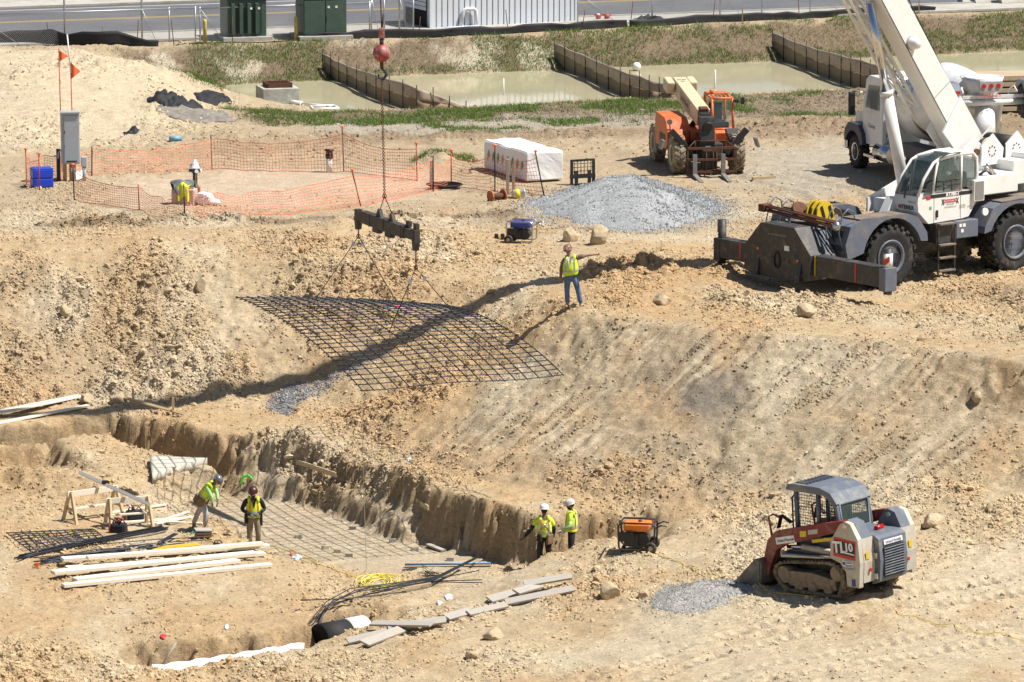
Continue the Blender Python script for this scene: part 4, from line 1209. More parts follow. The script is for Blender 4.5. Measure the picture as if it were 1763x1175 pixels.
# electrical cabinet on posts
p = spot(122, 312)
t = thing('electrical_cabinet', 'tall grey electrical cabinet on timber posts beside blue bin', 'cabinet', p, R(8))
zb, zt = .62, 2.42
MB().box((0, 0, (zb + zt) / 2), (.64, .36, zt - zb), bev=.015).build('body', M_GREY, t)
d = MB().box((.03, -.195, (zb + zt) / 2 - .02), (.5, .025, zt - zb - .14), bev=.008).build('door', M_GREY, t)
MB().box((-.2, -.215, 1.75), (.03, .03, .1)).build('handle', M_BLACK, d)
MB().box((-.2, -.212, 1.25), (.02, .02, .05)).build('latch', M_BLACK, d)
MB().box((.03, -.212, zb + .1), (.36, .012, .05)).build('vent', M_BLACK, d)
MB().box((0, -.03, zt + .015), (.70, .46, .05), bev=.01).build('roof', M_GREY, t)
for x in (-.2, .02): MB().box((x, .1, zb / 2 - .1), (.13, .13, zb + .3)).build('post', M_TIMBER, t)
MB().box((-.42, .1, .55), (.14, .12, 1.15)).build('post', M_BLACK, t)
MB().tube([(-.42, 0, .8), (-.42, 0, 1.0), (-.36, 0, 1.08), (-.3, 0, 1.1)], .035, 8).build('conduit', M_GREYC, t)
MB().cyl((.14, -.02, -.05), (.14, -.02, .66), .04, n=10).build('conduit', M_GREYC, t)
c = MB().box((.47, -.02, .68), (.2, .2, .36), bev=.03).build('junction_box', M_GREYC, t)
MB().cyl((.47, -.02, -.05), (.47, -.02, .52), .065, n=12).build('conduit', M_GREYC, t)
MB().box((.08, -.05, .42), (.14, .1, .12)).build('meter', M_STICK, t)
o = heap('rag', 'dirty pale rag below the grey electrical cabinet', 'rag', 134, 308, .25, .3, .22, M_STICK, 3)
# marker flags
for i, (px, py, tp, sw) in enumerate(((103, 290, 84, 1), (123, 288, 60, 1))):
    p = spot(px + 4, py + 6)
    t = thing('marker_flag', ('shorter red rod flying an orange pennant left of its twin', 'taller white tipped rod flying an orange pennant')[i], 'flag', p, 0, 'orange pennants above the grey cabinet')
    h = zat(tp, p.y) - p.z
    MB().cyl((0, 0, -.1), (-.05, 0, h * (.72 if i else 1)), .018, n=6).build('rod', M_REDROD, t)
    if i: MB().cyl((-.05, 0, h * .72), (-.16, 0, h), .025, n=6).build('rod_tip', M_STICK, t)
    hf = h * (.80 if i else .99)
    f = MB(); fl = .62 if i else .42
    V = []
    for k in range(7):
        q = k / 6
        V += [(-.05 + q * .32, -.05 * math.sin(q * 5), hf - q * fl * .55), (-.05 + q * .32, -.05 * math.sin(q * 5) , hf - fl + q * fl * .42)]
    V2 = [(x, y + .006, z) for x, y, z in V]
    F = [(2 * k, 2 * k + 2, 2 * k + 3, 2 * k + 1) for k in range(6)]
    f.add(V + V2, F + [tuple(i_ + 14 for i_ in g[::-1]) for g in F])
    f.build('pennant', M_ORANGE, t)
# blue bin
p = spot(72, 322)
t = thing('storage_bin', 'bright blue plastic storage bin inside the orange net corner', 'bin', p, R(16))
MB().box((0, 0, .17), (.72, .62, .30), bev=.03).build('lower_box', M_BLUEBOX, t)
MB().box((0, 0, .49), (.72, .62, .30), bev=.03).build('upper_box', M_BLUEBOX, t)
MB().box((0, 0, .33), (.66, .56, .06)).build('seam', mat('blue_dark', (.006, .02, .2), .5), t)
MB().box((0, 0, .655), (.70, .60, .03), bev=.01).build('lid', M_BLUEBOX, t)

# orange net fences
def cap_stake(p, h, lean, t, o, cap=True, m=None):
    q = p - o
    MB().cyl((q.x, q.y, q.z - .15), (q.x + lean, q.y, q.z + h), .022, n=6).build('stake', m or M_BLACKST, t)
    if cap:
        MB().lathe([(.001, .10), (.06, .09), (.075, .06), (.03, .03), (.028, -.05), (.001, -.05)], (q.x + lean, q.y, q.z + h), n=10).build('stake_cap', M_ORANGE, t)
def net_fence(label, stakes, seed, group=None, hmul=1.0):
    """stakes: (px of foot, py of foot, height px, lean m, capped, red)"""
    r = random.Random(seed)
    pts_ = [spot(s[0], s[1]) for s in stakes]
    o = pts_[0].copy()
    t = thing('net_fence', label, 'fence', o, group=group)
    tops = []
    for s, p in zip(stakes, pts_):
        h = s[2] / (FOC / (p.y * .986 + 3.5)) / .985
        cap_stake(p, h, s[3], t, o, s[4], M_REDROD if s[5] else None)
        tops.append((p, h, s[3]))
    V, F = [], []
    def rib(a, b, w, d):
        n = len(V)
        V.extend([a - d * w, a + d * w, b + d * w, b - d * w]); F.append((n, n + 1, n + 2, n + 3))
    for (p, h, l), (q, h2, l2) in zip(tops[:-1], tops[1:]):
        L_ = (q - p).xy.length; n = max(3, int(L_ / .115)); rows = 9
        G = []
        for i in range(n + 1):
            f = i / n
            b = p.lerp(q, f); b.z = ground(b.x, b.y)
            hh = (h * (1 - f) + h2 * f) * (.86 - .16 * math.sin(math.pi * f)) * hmul
            ln = l * (1 - f) + l2 * f
            wave = .05 * math.sin(f * L_ * 2.1 + seed) + .03 * math.sin(f * L_ * 5.3)
            col = []
            for k in range(rows + 1):
                g = k / rows
                col.append(Vector((b.x + ln * g, b.y + wave * (1 - abs(2 * g - 1)) * 1.5 + wave, b.z + .02 + hh * g)) - o)
            G.append(col)
        ex = (q - p).normalized(); ez = Vector((0, 0, 1))
        for i in range(n + 1):
            for k in range(rows):
                rib(G[i][k], G[i][k + 1], .006, ex)
                if r.random() < 1: 
                    c_ = G[i][k]; rib(c_ - ez * .012, c_ + ez * .012, .016, ex)
        for k in range(rows + 1):
            for i in range(n):
                rib(G[i][k], G[i + 1][k], .013 if k in (0, rows) else .006, ez)
    mb = MB(); mb.add(V, F)
    net = mb.build('net', M_ORANGENET, t); net['kind'] = 'stuff'
    return t
net_fence('far run of orange safety netting behind the hydrant', [(158, 303, 50, .02, 0, 0), (365, 293, 60, -.03, 0, 0), (592, 296, 74, -.05, 1, 0), (718, 312, 62, -.02, 1, 1)], 1)
net_fence('near run of orange safety netting in front of the hydrant', [(128, 345, 58, -.03, 1, 0), (240, 362, 44, -.03, 0, 1), (318, 370, 52, -.02, 0, 0), (623, 356, 60, -.32, 1, 0), (746, 328, 60, 0, 0, 0)], 2)
net_fence('right run of orange safety netting beside the wrapped bundle', [(746, 330, 56, 0, 0, 0), (777, 320, 58, 0, 1, 1), (852, 330, 76, 0, 1, 0), (938, 338, 74, -.32, 1, 0)], 3)
net_fence('short corner of orange safety netting around the blue bin', [(158, 302, 46, .02, 0, 0), (46, 318, 58, -.02, 1, 1), (68, 328, 60, 0, 1, 1)], 4)

# hydrant
M_HGREEN = mat('hydrant_green', (.015, .06, .04), .45, var=.15)
M_HWHITE = mat('hydrant_white', (.74, .74, .74), .5, var=.06)
p = spot(336, 322)
t = thing('fire_hydrant', 'green fire hydrant with white bonnet standing in the netted plot', 'hydrant', p, R(-10), scale=.88)
MB().lathe([(.16, -.05), (.16, .03), (.10, .06), (.095, .5), (.10, .55)], n=14).build('barrel', M_HGREEN, t)
MB().lathe([(.10, .55), (.15, .58), (.15, .70), (.13, .74)], n=16).build('body', M_HGREEN, t)
MB().lathe([(.20, .74), (.20, .78), (.15, .80), (.14, .92), (.09, 1.0), (.05, 1.03), (.05, 1.09), (.001, 1.1)], n=16).build('bonnet', M_HWHITE, t)
for a in (0, math.pi, -math.pi / 2 + .5):
    M_ = Matrix.Rotation(a, 4, 'Z')
    n_ = MB().cyl((.12, 0, .65), (.22, 0, .65), .065, n=12, M=M_).build('nozzle', M_HGREEN, t)
    MB().cyl((.22, 0, .65), (.27, 0, .65), .08, n=8, M=M_).build('nozzle_cap', M_HWHITE, n_)
MB().cyl((.05, -.12, 0), (.06, -.13, .55), .02, n=6).build('ground_rod', mat('copper', (.5, .28, .12), .4, .7), t)
# block with vest draped over it
p = spot(318, 352)
M_BLOCK = mat('pinkish_concrete', (.46, .37, .32), .9, var=.15, scale=6)
t = thing('concrete_block', 'squat concrete block with a vest draped over it', 'block', p, R(-12))
MB().box((0, 0, .25), (.78, .55, .56), bev=.02).build('block_body', M_BLOCK, t)
for x in (-.2, .2): MB().box((x, -.283, .25), (.015, .02, .5)).build('form_seam', M_BROWN, t)
M_HIVIS = mat('hivis_yellow', (.62, .80, .02), .75, var=.10, scale=9, bump=.5, bscale=14)
M_GREYCLOTH = mat('grey_cloth', (.14, .15, .16), .9, var=.25, scale=8, bump=.5, bscale=14)
M_REFLECT = mat('reflective_tape', (.42, .45, .50), .4, .1, var=.08)
def drape(name, label, cat, m, c, w, dp, top, drop, seed, rz, hem=.2):
    """Garment hung over a block: flat on top, folds down both sides."""
    r = random.Random(seed); n, k = 18, 14; V, F = [], []
    for i in range(n + 1):
        u = i / n - .5
        for j in range(k + 1):
            v = j / k * 2 - 1
            a = abs(v)
            fall = max(0, a - .42) / .58
            y = math.copysign(min(a / .42, 1) * dp + fall * .06 + .05 * fall * math.sin(u * 17 + seed), v)
            z = top - drop * fall * (1 - hem * math.sin(u * 7 + seed)) + .06 * math.cos(u * 9 + v * 3 + seed) * (1 - fall) + .10 * (1 - a) * math.cos(u * 3)
            V.append((u * w * (1 - .15 * fall) + .03 * math.sin(v * 6 + seed), y, z))
    for i in range(n):
        for j in range(k):
            a = i * (k + 1) + j
            F.append((a, a + 1, a + k + 2, a + k + 1))
    m0 = len(V); V += [(x, y, z - .012) for x, y, z in V]; F += [tuple(q + m0 for q in f)[::-1] for f in F]
    mb = MB(); mb.add(V, F, True); o = mb.build(name, m); o.location = c; o.rotation_euler.z = rz
    return tag(o, label, cat)
c = p.copy()
drape('safety_vest', 'lime yellow safety vest draped over the concrete block', 'vest', M_HIVIS, c + Vector((.0, -.02, 0)), .5, .25, .66, .42, 1.0, R(-12))
drape('work_jacket', 'grey jacket lying over the yellow vest on the block', 'jacket', M_GREYCLOTH, c + Vector((-.06, .06, .04)), .72, .22, .68, .30, 2.0, R(18))
p = spot(352, 352)
M_BAG = mat('white_printed_bag', (.70, .68, .68), .7, var=.1, bump=.4, bscale=10)
t = thing('sack', 'white sack with faded print slumped beside the concrete block', 'sack', p, R(-10))
MB().ball((0, 0, .18), (.36, .28, .26), 14).build('sack_body', M_BAG, t)
MB().ball((.3, -.02, .08), (.28, .2, .12), 12).build('sack_mouth', M_BAG, t)
M_PRINT = mat('faded_print', (.25, .14, .16), .8, var=.3)
for x, z, w in ((-.1, .36, .2), (.06, .32, .16), (-.04, .28, .22), (.14, .26, .14)):
    MB().box((x, -.2 - (.4 - z) * .35, z), (w, .02, .03), (R(-35), 0, .3)).build('print_mark', M_PRINT, t)
p = spot(341, 345)
t = thing('traffic_cone_lump', 'small rusty orange fitting leaning behind the vest', 'fitting', p)
t.name = 'rusty_fitting'
MB().lathe([(.2, 0), (.18, .06), (.10, .12), (.08, .4), (.11, .46), (.001, .47)], n=12).build('fitting_body', mat('rust_orange', (.38, .13, .05), .8, var=.3), t)
# standpipe
p = spot(567, 297)
t = thing('standpipe', 'white standpipe with black cap inside the netted plot', 'pipe', p)
MB().cyl((0, 0, -.05), (0, 0, .55), .11, n=16).build('pipe', M_PVC, t)
MB().lathe([(.12, .5), (.14, .52), (.14, .66), (.12, .68), (.12, .76), (.17, .77), (.17, .83), (.001, .85)], n=16).build('cap', M_BLACK, t)
o = MB().cyl((-.25, 0, .1), (.2, .1, .1), .1, n=12).build('blue_pipe_offcut', mat('pipe_blue', (.16, .32, .45), .5)); o.location = spot(303, 244); tag(o, 'short light blue pipe offcut on the mud behind the netting', 'pipe')
# coil of black pipe
p = spot(765, 325)
mb = MB()
for k in range(5):
    mb.tube([((.32 + .05 * k) * math.cos(a) * 1.2, (.3 + .04 * k) * math.sin(a) * 1.3 + .03 * math.sin(3 * a + k), .05 + .025 * k) for a in [i * math.pi / 12 for i in range(24)]], .024, 6, closed=True)
o = mb.build('pipe_coil', M_BLACKST); o.location = p; tag(o, 'flat coil of black pipe lying in the netting', 'pipe coil')
# wooden posts, bucket, red drum fitting
for px, py, hp, lab in ((743, 326, 48, 'grey weathered post beside the black coil'), (874, 334, 58, 'tall pale wooden post in front of the wrapped bundle'), (884, 332, 46, 'shorter wooden post right of the tall pale post')):
    p = spot(px, py); h = hp / (FOC / (p.y * .986 + 3.5))
    o = MB().box((0, 0, h / 2), (.11, .1, h + .1), bev=.01).build('wooden_post', mat('grey_wood', (.40, .34, .27), .9, var=.2, scale=4, stretch=(8, 8, 1))); o.location = p; tag(o, lab, 'post')
p = spot(892, 342)
t = thing('bucket', 'white bucket with yellow band lying on its side by the netting', 'bucket', p, R(20))
MB().lathe([(.13, -.2), (.14, -.2), (.165, .18), (.175, .18), (.175, .21), (.15, .21), (.12, -.16), (.001, -.16)], (0, 0, .17), 'x', 18).build('pail', M_HWHITE, t)
MB().lathe([(.150, -.14), (.163, .02)], (0, 0, .17), 'x', 18).build('label_band', mat('bucket_yellow', (.75, .60, .03), .5), t)
MB().tube([(.2, .17 * math.cos(a), .17 + .17 * math.sin(a)) for a in [i * math.pi / 8 for i in range(9)]], .008, 5).build('bail', M_STEEL, t)
p = spot(857, 345)
t = thing('iron_fitting', 'rusty round iron pipe fitting beside the white bucket', 'fitting', p, R(35))
MB().cyl((-.3, 0, .14), (.25, 0, .14), .1, n=14).build('spool', M_RUST, t)
for x in (-.3, .25): MB().cyl((x - .03, 0, .16), (x + .03, 0, .16), .19, n=16).build('flange', mat('rust_orange', (.38, .13, .05), .8, var=.3), t)
b = MB().ball((.45, .3, .16), .16, 12).build('knob', M_BLACK, t)
o = MB().box((0, 0, .05), (.9, .12, .1), (0, 0, .2)).build('timber_offcut', M_WOOD); o.location = spot(1315, 309); o.rotation_euler.z = R(12); tag(o, 'pale timber offcut on the track right of the telehandler', 'timber')

# white wrapped bundle
M_WRAP = mat('white_wrap', (.80, .80, .80), .55, var=.04, scale=2, bump=.9, bscale=3.5)
fl = spot(906, 316); fr_ = spot(970, 312); bl = spot(852, 291)
ex = (fr_ - fl); ex.z = 0; W = ex.length
ey = Vector((-ex.y, ex.x, 0)).normalized(); D = 3.9
t = thing('wrapped_bundle', 'long white plastic wrapped lumber bundle behind the netting', 'bundle', fl, math.atan2(ex.y, ex.x))
hb = 1.02
bm = bmesh.new()
bmesh.ops.create_cube(bm, size=1)
for v in bm.verts: v.co = Vector((v.co.x * W + W / 2, v.co.y * D + D / 2, v.co.z * hb + hb / 2 + .07))
bmesh.ops.bevel(bm, geom=list(bm.edges), offset=.04, segments=2, affect='EDGES')
bmesh.ops.subdivide_edges(bm, edges=[e for e in bm.edges if e.calc_length() > .5], cuts=10, use_grid_fill=True)
for v in bm.verts:
    f = float(fbm(np.array([v.co.x * 2.5 + v.co.z * 2]), np.array([v.co.y * 1.5 + v.co.z]), 3)[0])
    v.co += Vector((.03 * f, .03 * f, .05 * f * (v.co.z > .5)))
me = bpy.data.meshes.new('wrapping'); bm.to_mesh(me); bm.free()
mesh_obj('wrapping', me, M_WRAP, t)
M_LOGO1 = mat('logo_green', (.10, .33, .15), .7); M_LOGO2 = mat('logo_ochre', (.45, .33, .12), .7)
for k in range(8):
    y = .35 + k * .44
    MB().prism([(-.09, 0), (0, .2), (.09, 0), (.03, -.2)], -.016, -.004, 'x', Matrix.Translation((-.02, y, .58)) @ Matrix.Rotation(.2, 4, 'X')).build('printed_mark', (M_LOGO1, M_LOGO2)[k % 3 == 1], t)
for y in (.5, 2, 3.4): MB().box((W / 2, y, .0), (W - .1, .1, .14)).build('bearer', M_WOOD, t)
MB().box((W + .02, .5, .55), (.02, .16, .3)).build('printed_mark', M_LOGO1, t)

# pallet fork frame
p = spot(1003, 318)
t = thing('fork_frame', 'black pallet fork carriage standing beside the gravel heap', 'fork frame', p, R(24))
for x in (-.42, .42): MB().box((x, 0, .42), (.09, .09, .95), bev=.01).build('upright', M_BLACK, t)
MB().box((0, 0, .86), (.9, .07, .07)).build('top_bar', M_BLACK, t)
MB().box((0, 0, .30), (.94, .12, .14)).build('lower_bar', M_BLACK, t)
for k in range(6): MB().cyl((-.32 + k * .128, 0, .36), (-.32 + k * .128, 0, .84), .012, n=6).build('guard_bar', M_BLACK, t)
for k in range(3): MB().cyl((-.4, 0, .48 + k * .13), (.4, 0, .48 + k * .13), .01, n=6).build('guard_bar', M_BLACK, t)
for x in (-.25, .25):
    MB().prism([(0, 0), (-1.1, .0), (-1.1, .03), (-.05, .07), (-.05, .5), (0, .5)], x - .06, x + .06, 'x', Matrix.Rotation(0, 4, 'Z')).build('fork', M_BLACK, t)
o = MB().box((0, 0, .06), (.75, .4, .12)).build('timber_baulk', mat('dark_timber', (.16, .12, .085), .9, var=.25)); o.location = spot(984, 334); o.rotation_euler.z = .3; tag(o, 'dark timber baulk lying left of the gravel heap', 'timber')

# gravel heap
M_GRAVEL = soil_material('gravel', .9, 1.0)
def gravel_heap(label, px, py, rx, ry, h, col, n_st, st, seed, sharp=1.25, cat='gravel', back=0.0):
    c = spot(px, py); c.y += back; c.z = ground(c.x, c.y)
    t = thing('gravel_heap', label, cat, c)
    n = 64; U, W_ = np.meshgrid(np.linspace(-1.15, 1.15, n), np.linspace(-1.15, 1.15, n))
    r = np.hypot(U, W_) * (1 + .45 * fbm(np.arctan2(W_, U) * 1.2 + seed, np.hypot(U, W_) * .6, 3))
    prof = np.clip(1 - r ** sharp, -.1, 1)
    x = U * rx; y = W_ * ry
    gz_ = sample(Z, x + c.x, y + c.y) - c.z
    prof = prof * (1 - .22 * np.clip(fbm(U * 1.6 + seed, W_ * 1.6, 2) * 3, 0, 1))
    zz = np.where(prof > 0, gz_ + h * prof * (1 + .12 * fbm(U * 4 + seed, W_ * 4, 3)), gz_ - .12)
    V = np.stack([x, y, zz], -1).reshape(-1, 3)
    I = np.arange(n * n).reshape(n, n); F = np.stack([I[:-1, :-1], I[:-1, 1:], I[1:, 1:], I[1:, :-1]], -1).reshape(-1, 4)
    C = np.array(col) * (1 + .25 * fbm(U * 3, W_ * 3, 3)).reshape(-1, 1)
    o = big_mesh('heap_body', V, F, M_GRAVEL, np.clip(C, .02, .8)); o.parent = t
    rr = np.random.default_rng(seed)
    a = rr.uniform(0, 6.28, n_st); q = np.sqrt(rr.random(n_st)) * 1.15 + np.abs(rr.normal(0, .05, n_st))
    su_, sv_ = q * np.cos(a), q * np.sin(a)
    ii = np.clip(((su_ + 1.15) / 2.3 * (n - 1)).astype(int), 0, n - 1); jj = np.clip(((sv_ + 1.15) / 2.3 * (n - 1)).astype(int), 0, n - 1)
    keep = (prof[jj, ii] > -.03) | ((rr.random(n_st) < .35) & (q < 1.25))
    su_, sv_, ii, jj = su_[keep], sv_[keep], ii[keep], jj[keep]; m_ = len(su_)
    sz_ = np.maximum(zz[jj, ii], gz_[jj, ii])
    tet = np.array([[1, 0, -.5], [-.6, .9, -.5], [-.6, -.9, -.4], [.1, 0, .9]])
    s = st * rr.uniform(.5, 1.4, m_)
    VV = tet[None] * (1 + rr.uniform(-.4, .4, (m_, 4, 3))) * s[:, None, None]
    an = rr.uniform(0, 6.28, m_); ca, sa = np.cos(an)[:, None], np.sin(an)[:, None]
    VV = np.stack([VV[..., 0] * ca - VV[..., 1] * sa + (su_ * rx)[:, None], VV[..., 0] * sa + VV[..., 1] * ca + (sv_ * ry)[:, None], VV[..., 2] + sz_[:, None] + st * .2], -1)
    ff = np.array([[0, 1, 3], [1, 2, 3], [2, 0, 3], [0, 2, 1]])
    FF = (ff[None] + (np.arange(m_) * 4)[:, None, None]).reshape(-1, 3)
    cc = np.repeat(np.array(col) * rr.uniform(.55, 1.5, (m_, 1)), 4, 0)
    g = big_mesh('loose_stones', VV.reshape(-1, 3), FF, M_GRAVEL, np.clip(cc, .02, .8), smooth=False); g.parent = t; g['kind'] = 'stuff'
    return t
gravel_heap('big heap of blue grey crushed stone in front of the telehandler', 1085, 384, 3.2, 5.2, 1.2, (.40, .415, .425), 18000, .034, 3, 1.05, back=3.4)
gravel_heap('low heap of pale grey gravel beside the track loader', 1200, 1038, 1.2, 1.5, .3, (.47, .455, .43), 7000, .024, 5, 1.6, back=.6)
# black tarpaulins on the left mound
heap('tarpaulin', 'crumpled black plastic tarpaulin on the sand mound left of the inlet', 'tarpaulin', 303, 180, .95, 1.8, .35, M_BLACKFAB, 8)
heap('tarpaulin', 'flat black plastic tarpaulin at the edge of the muddy pond', 'tarpaulin', 366, 168, .75, 1.6, .12, M_BLACKFAB, 9)
heap('tarpaulin', 'torn strip of black plastic half buried below the sand mound', 'tarpaulin', 226, 228, .3, .5, .12, M_BLACKFAB, 10)
heap('tarpaulin', 'grey dusty ground sheet between the mound and the pond', 'tarpaulin', 345, 196, 1.5, 2.2, .05, mat('dusty_sheet', (.20, .18, .155), .95, var=.3, scale=3, bump=.5), 11)

# boulders
M_BOULDER = mat('boulder_stone', (.47, .38, .25), .95, var=.25, scale=4, bump=.9, bscale=12, dirt=(.36, .27, .17), dirt_amt=.4, dscale=3)
def boulder(label, px, py, w, d, h, seed, m=None, name='boulder', group=None, rz=None):
    r = random.Random(seed); bm = bmesh.new()
    bmesh.ops.create_icosphere(bm, subdivisions=3, radius=1)
    ox = r.uniform(0, 90)
    planes = [(Vector((r.uniform(-1, 1), r.uniform(-1, 1), r.uniform(-.4, 1))).normalized(), r.uniform(.55, .85)) for _ in range(9)]
    for v in bm.verts:
        q = v.co.copy()
        for nrm, dd in planes:
            k = q.dot(nrm)
            if k > dd: q -= nrm * (k - dd)
        f = float(fbm(np.array([q.x * 2 + ox]), np.array([q.y * 2 + q.z * 1.7]), 3)[0])
        q *= 1 + .12 * f
        v.co = Vector((q.x * w / 2 * 1.15, q.y * d / 2 * 1.15, (q.z + .55) * h / 1.5))
    me = bpy.data.meshes.new(name); bm.to_mesh(me); bm.free()
    o = mesh_obj(name, me, m or M_BOULDER); o.location = spot(px, py); o.rotation_euler.z = r.uniform(0, 6) if rz is None else rz
    return tag(o, label, 'boulder', group)
for i, (lab, px, py, w, d, h) in enumerate((
    ('tall smooth tan boulder on the ridge right of the blue generator', 1032, 420, .6, .7, .75),
    ('low tan boulder right of the blue generator', 982, 414, .48, .5, .42),
    ('tan boulder on the pit bench beside the white planks', 204, 694, .48, .5, .36),
    ('small boulder at the end of the white planks', 148, 692, .42, .4, .25),
    ('orange brown boulder on the clay ridge right of the banksman', 1140, 524, .5, .5, .34),
    ('pale boulder at the rim of the scraped slope', 1387, 542, .55, .5, .34),
    ('dark boulder on the rubble below the crane', 1282, 512, .42, .4, .3),
    ('long pale boulder right of the track loader', 1606, 905, .85, .6, .32),
    ('pale boulder in the near ground left of the loader', 1052, 1030, .62, .6, .42),
    ('small pale stone beside the low gravel patch', 1108, 1030, .34, .3, .3),
    ('brown clod boulder below the weathered planks', 850, 1100, .5, .5, .3),
    ('broken brown clod in the near ground below the planks', 815, 1135, .4, .4, .25),
    ('pale stone right of the plank stack', 945, 1000, .3, .3, .22),
    ('grey stone high on the right end of the slope', 1680, 690, .34, .3, .3),
    ('round stone on the far pit face', 112, 542, .38, .3, .34),
    ('dark stone half buried in the far pit face', 345, 500, .34, .3, .42))):
    boulder(lab, px, py, w, d, h, 20 + i)
# ================================================================== MACHINES
DUST = (.40, .32, .21)
M_CWHITE = mat('crane_white', (.76, .76, .74), .4, var=.04, dirt=(.66, .63, .57), dirt_amt=.2, coat=.2)
M_CGREY = mat('crane_slate', (.12, .14, .185), .5, var=.08, dirt=(.22, .19, .16), dirt_amt=.25, dscale=2.5)
M_CDARK = mat('crane_charcoal', (.035, .035, .038), .55, var=.15, dirt=(.16, .13, .09), dirt_amt=.2)
M_DECK = mat('deck_plate', (.13, .115, .105), .85, var=.2, scale=8, dirt=(.24, .18, .12), dirt_amt=.4, dscale=3)
M_TYRE = mat('tyre_rubber', (.018, .018, .019), .8, var=.2, dirt=(.16, .13, .09), dirt_amt=.16, dscale=4, bump=.3)
M_TYRE_D = mat('tyre_rubber_dusty', (.05, .043, .035), .9, var=.2, dirt=(.33, .27, .18), dirt_amt=.62, dscale=4, bump=.3)
M_CHROME = mat('chrome_rod', (.6, .62, .66), .15, 1.0, var=.03)
M_DECALRED = mat('decal_red', (.55, .03, .03), .5)
M_DECALBLK = mat('decal_black', (.02, .02, .022), .5)
M_DECALWHT = mat('decal_white', (.8, .8, .8), .5)
M_DECALGRY = mat('decal_grey', (.35, .34, .33), .6)
M_BYELLOW = mat('block_yellow', (.72, .50, .02), .5, var=.1, dirt=(.3, .2, .05), dirt_amt=.2)
M_LAMPRED = mat('lamp_red', (.5, .01, .01), .25)
M_LAMPAMB = mat('lamp_amber', (.7, .18, .02), .3)
def glass_material(name, tint, alpha):
    m = bpy.data.materials.new(name); m.use_nodes = True
    b = m.node_tree.nodes['Principled BSDF']
    b.inputs['Base Color'].default_value = (*tint, 1); b.inputs['Roughness'].default_value = .04; b.inputs['Alpha'].default_value = alpha
    return m
M_GLASS = glass_material('tinted_glass', (.03, .05, .05), .55)
M_GLASSL = glass_material('clear_glass', (.10, .15, .14), .40)
M_SKIN = mat('skin', (.42, .24, .16), .6, var=.06)
M_SKIND = mat('skin_tanned', (.20, .105, .065), .6, var=.06)

def wheel(parent, x, y, r, w, side, m_tyre, m_rim, lugs=22, name='wheel', style='lug', rim_r=.52):
    """Tyre with tread blocks; rim, hub are its sub-parts. side=+1: outer face towards +y."""
    mb = MB()
    hw = w / 2
    mb.lathe([(r * rim_r, -hw * .8), (r * .72, -hw), (r * .9, -hw * .96), (r * .965, -hw * .75), (r * .965, hw * .75), (r * .9, hw * .96), (r * .72, hw), (r * rim_r, hw * .8)], (0, 0, 0), 'y', 36)
    for i in range(lugs):
        a = 2 * math.pi * i / lugs
        for s in (-1, 1):
            if style == 'lug':
                for k, (yy, da) in enumerate(((.16, 0), (.5, .10), (.84, .26))):
                    M_ = Matrix.Rotation(a + (da if s > 0 else da + math.pi / lugs), 4, 'Y')
                    rr = r * (.985 if k < 2 else .955)
                    mb.box((rr, s * yy * hw, 0), (r * .09, hw * .40, r * .13), (0, 0, (-.25 if k == 2 else 0) * s), M=M_)
            else:
                M_ = Matrix.Rotation(a + (0 if s > 0 else math.pi / lugs), 4, 'Y')
                mb.box((r * .985, s * hw * .5, 0), (r * .07, hw * .95, r * .12), (.5 * s, 0, 0), M=M_)
    o = mb.build(name, m_tyre, parent); o.location = (x, y, r)
    s = side
    MB().lathe([(r * .53, s * hw * .80), (r * .55, s * hw * .93), (r * .50, s * hw * .97), (r * .46, s * hw * .80), (r * .43, s * hw * .77), (r * .41, s * hw * .60), (r * .41, s * hw * .5)], (0, 0, 0), 'y', 28).build('rim', m_rim, o)
    MB().lathe([(r * .47, s * hw * .60), (r * .41, s * hw * .25), (r * .36, s * hw * .10), (r * .16, s * hw * .05), (r * .14, s * hw * .30), (.001, s * hw * .31)], (0, 0, 0), 'y', 28).build('wheel_disc', M_CDARK if r > .8 else m_rim, o)  # large wheels: charcoal colour stands in for shade inside the deep dish
    MB().lathe([(r * .10, s * hw * .30), (r * .10, s * hw * .46), (.001, s * hw * .48)], (0, 0, 0), 'y', 12).build('hub', m_rim, o)
    return o

def arch(cx, cz, r, a0, a1, n=12):
    return [(cx + r * math.cos(R(a0 + (a1 - a0) * i / n)), cz + r * math.sin(R(a0 + (a1 - a0) * i / n))) for i in range(n + 1)]

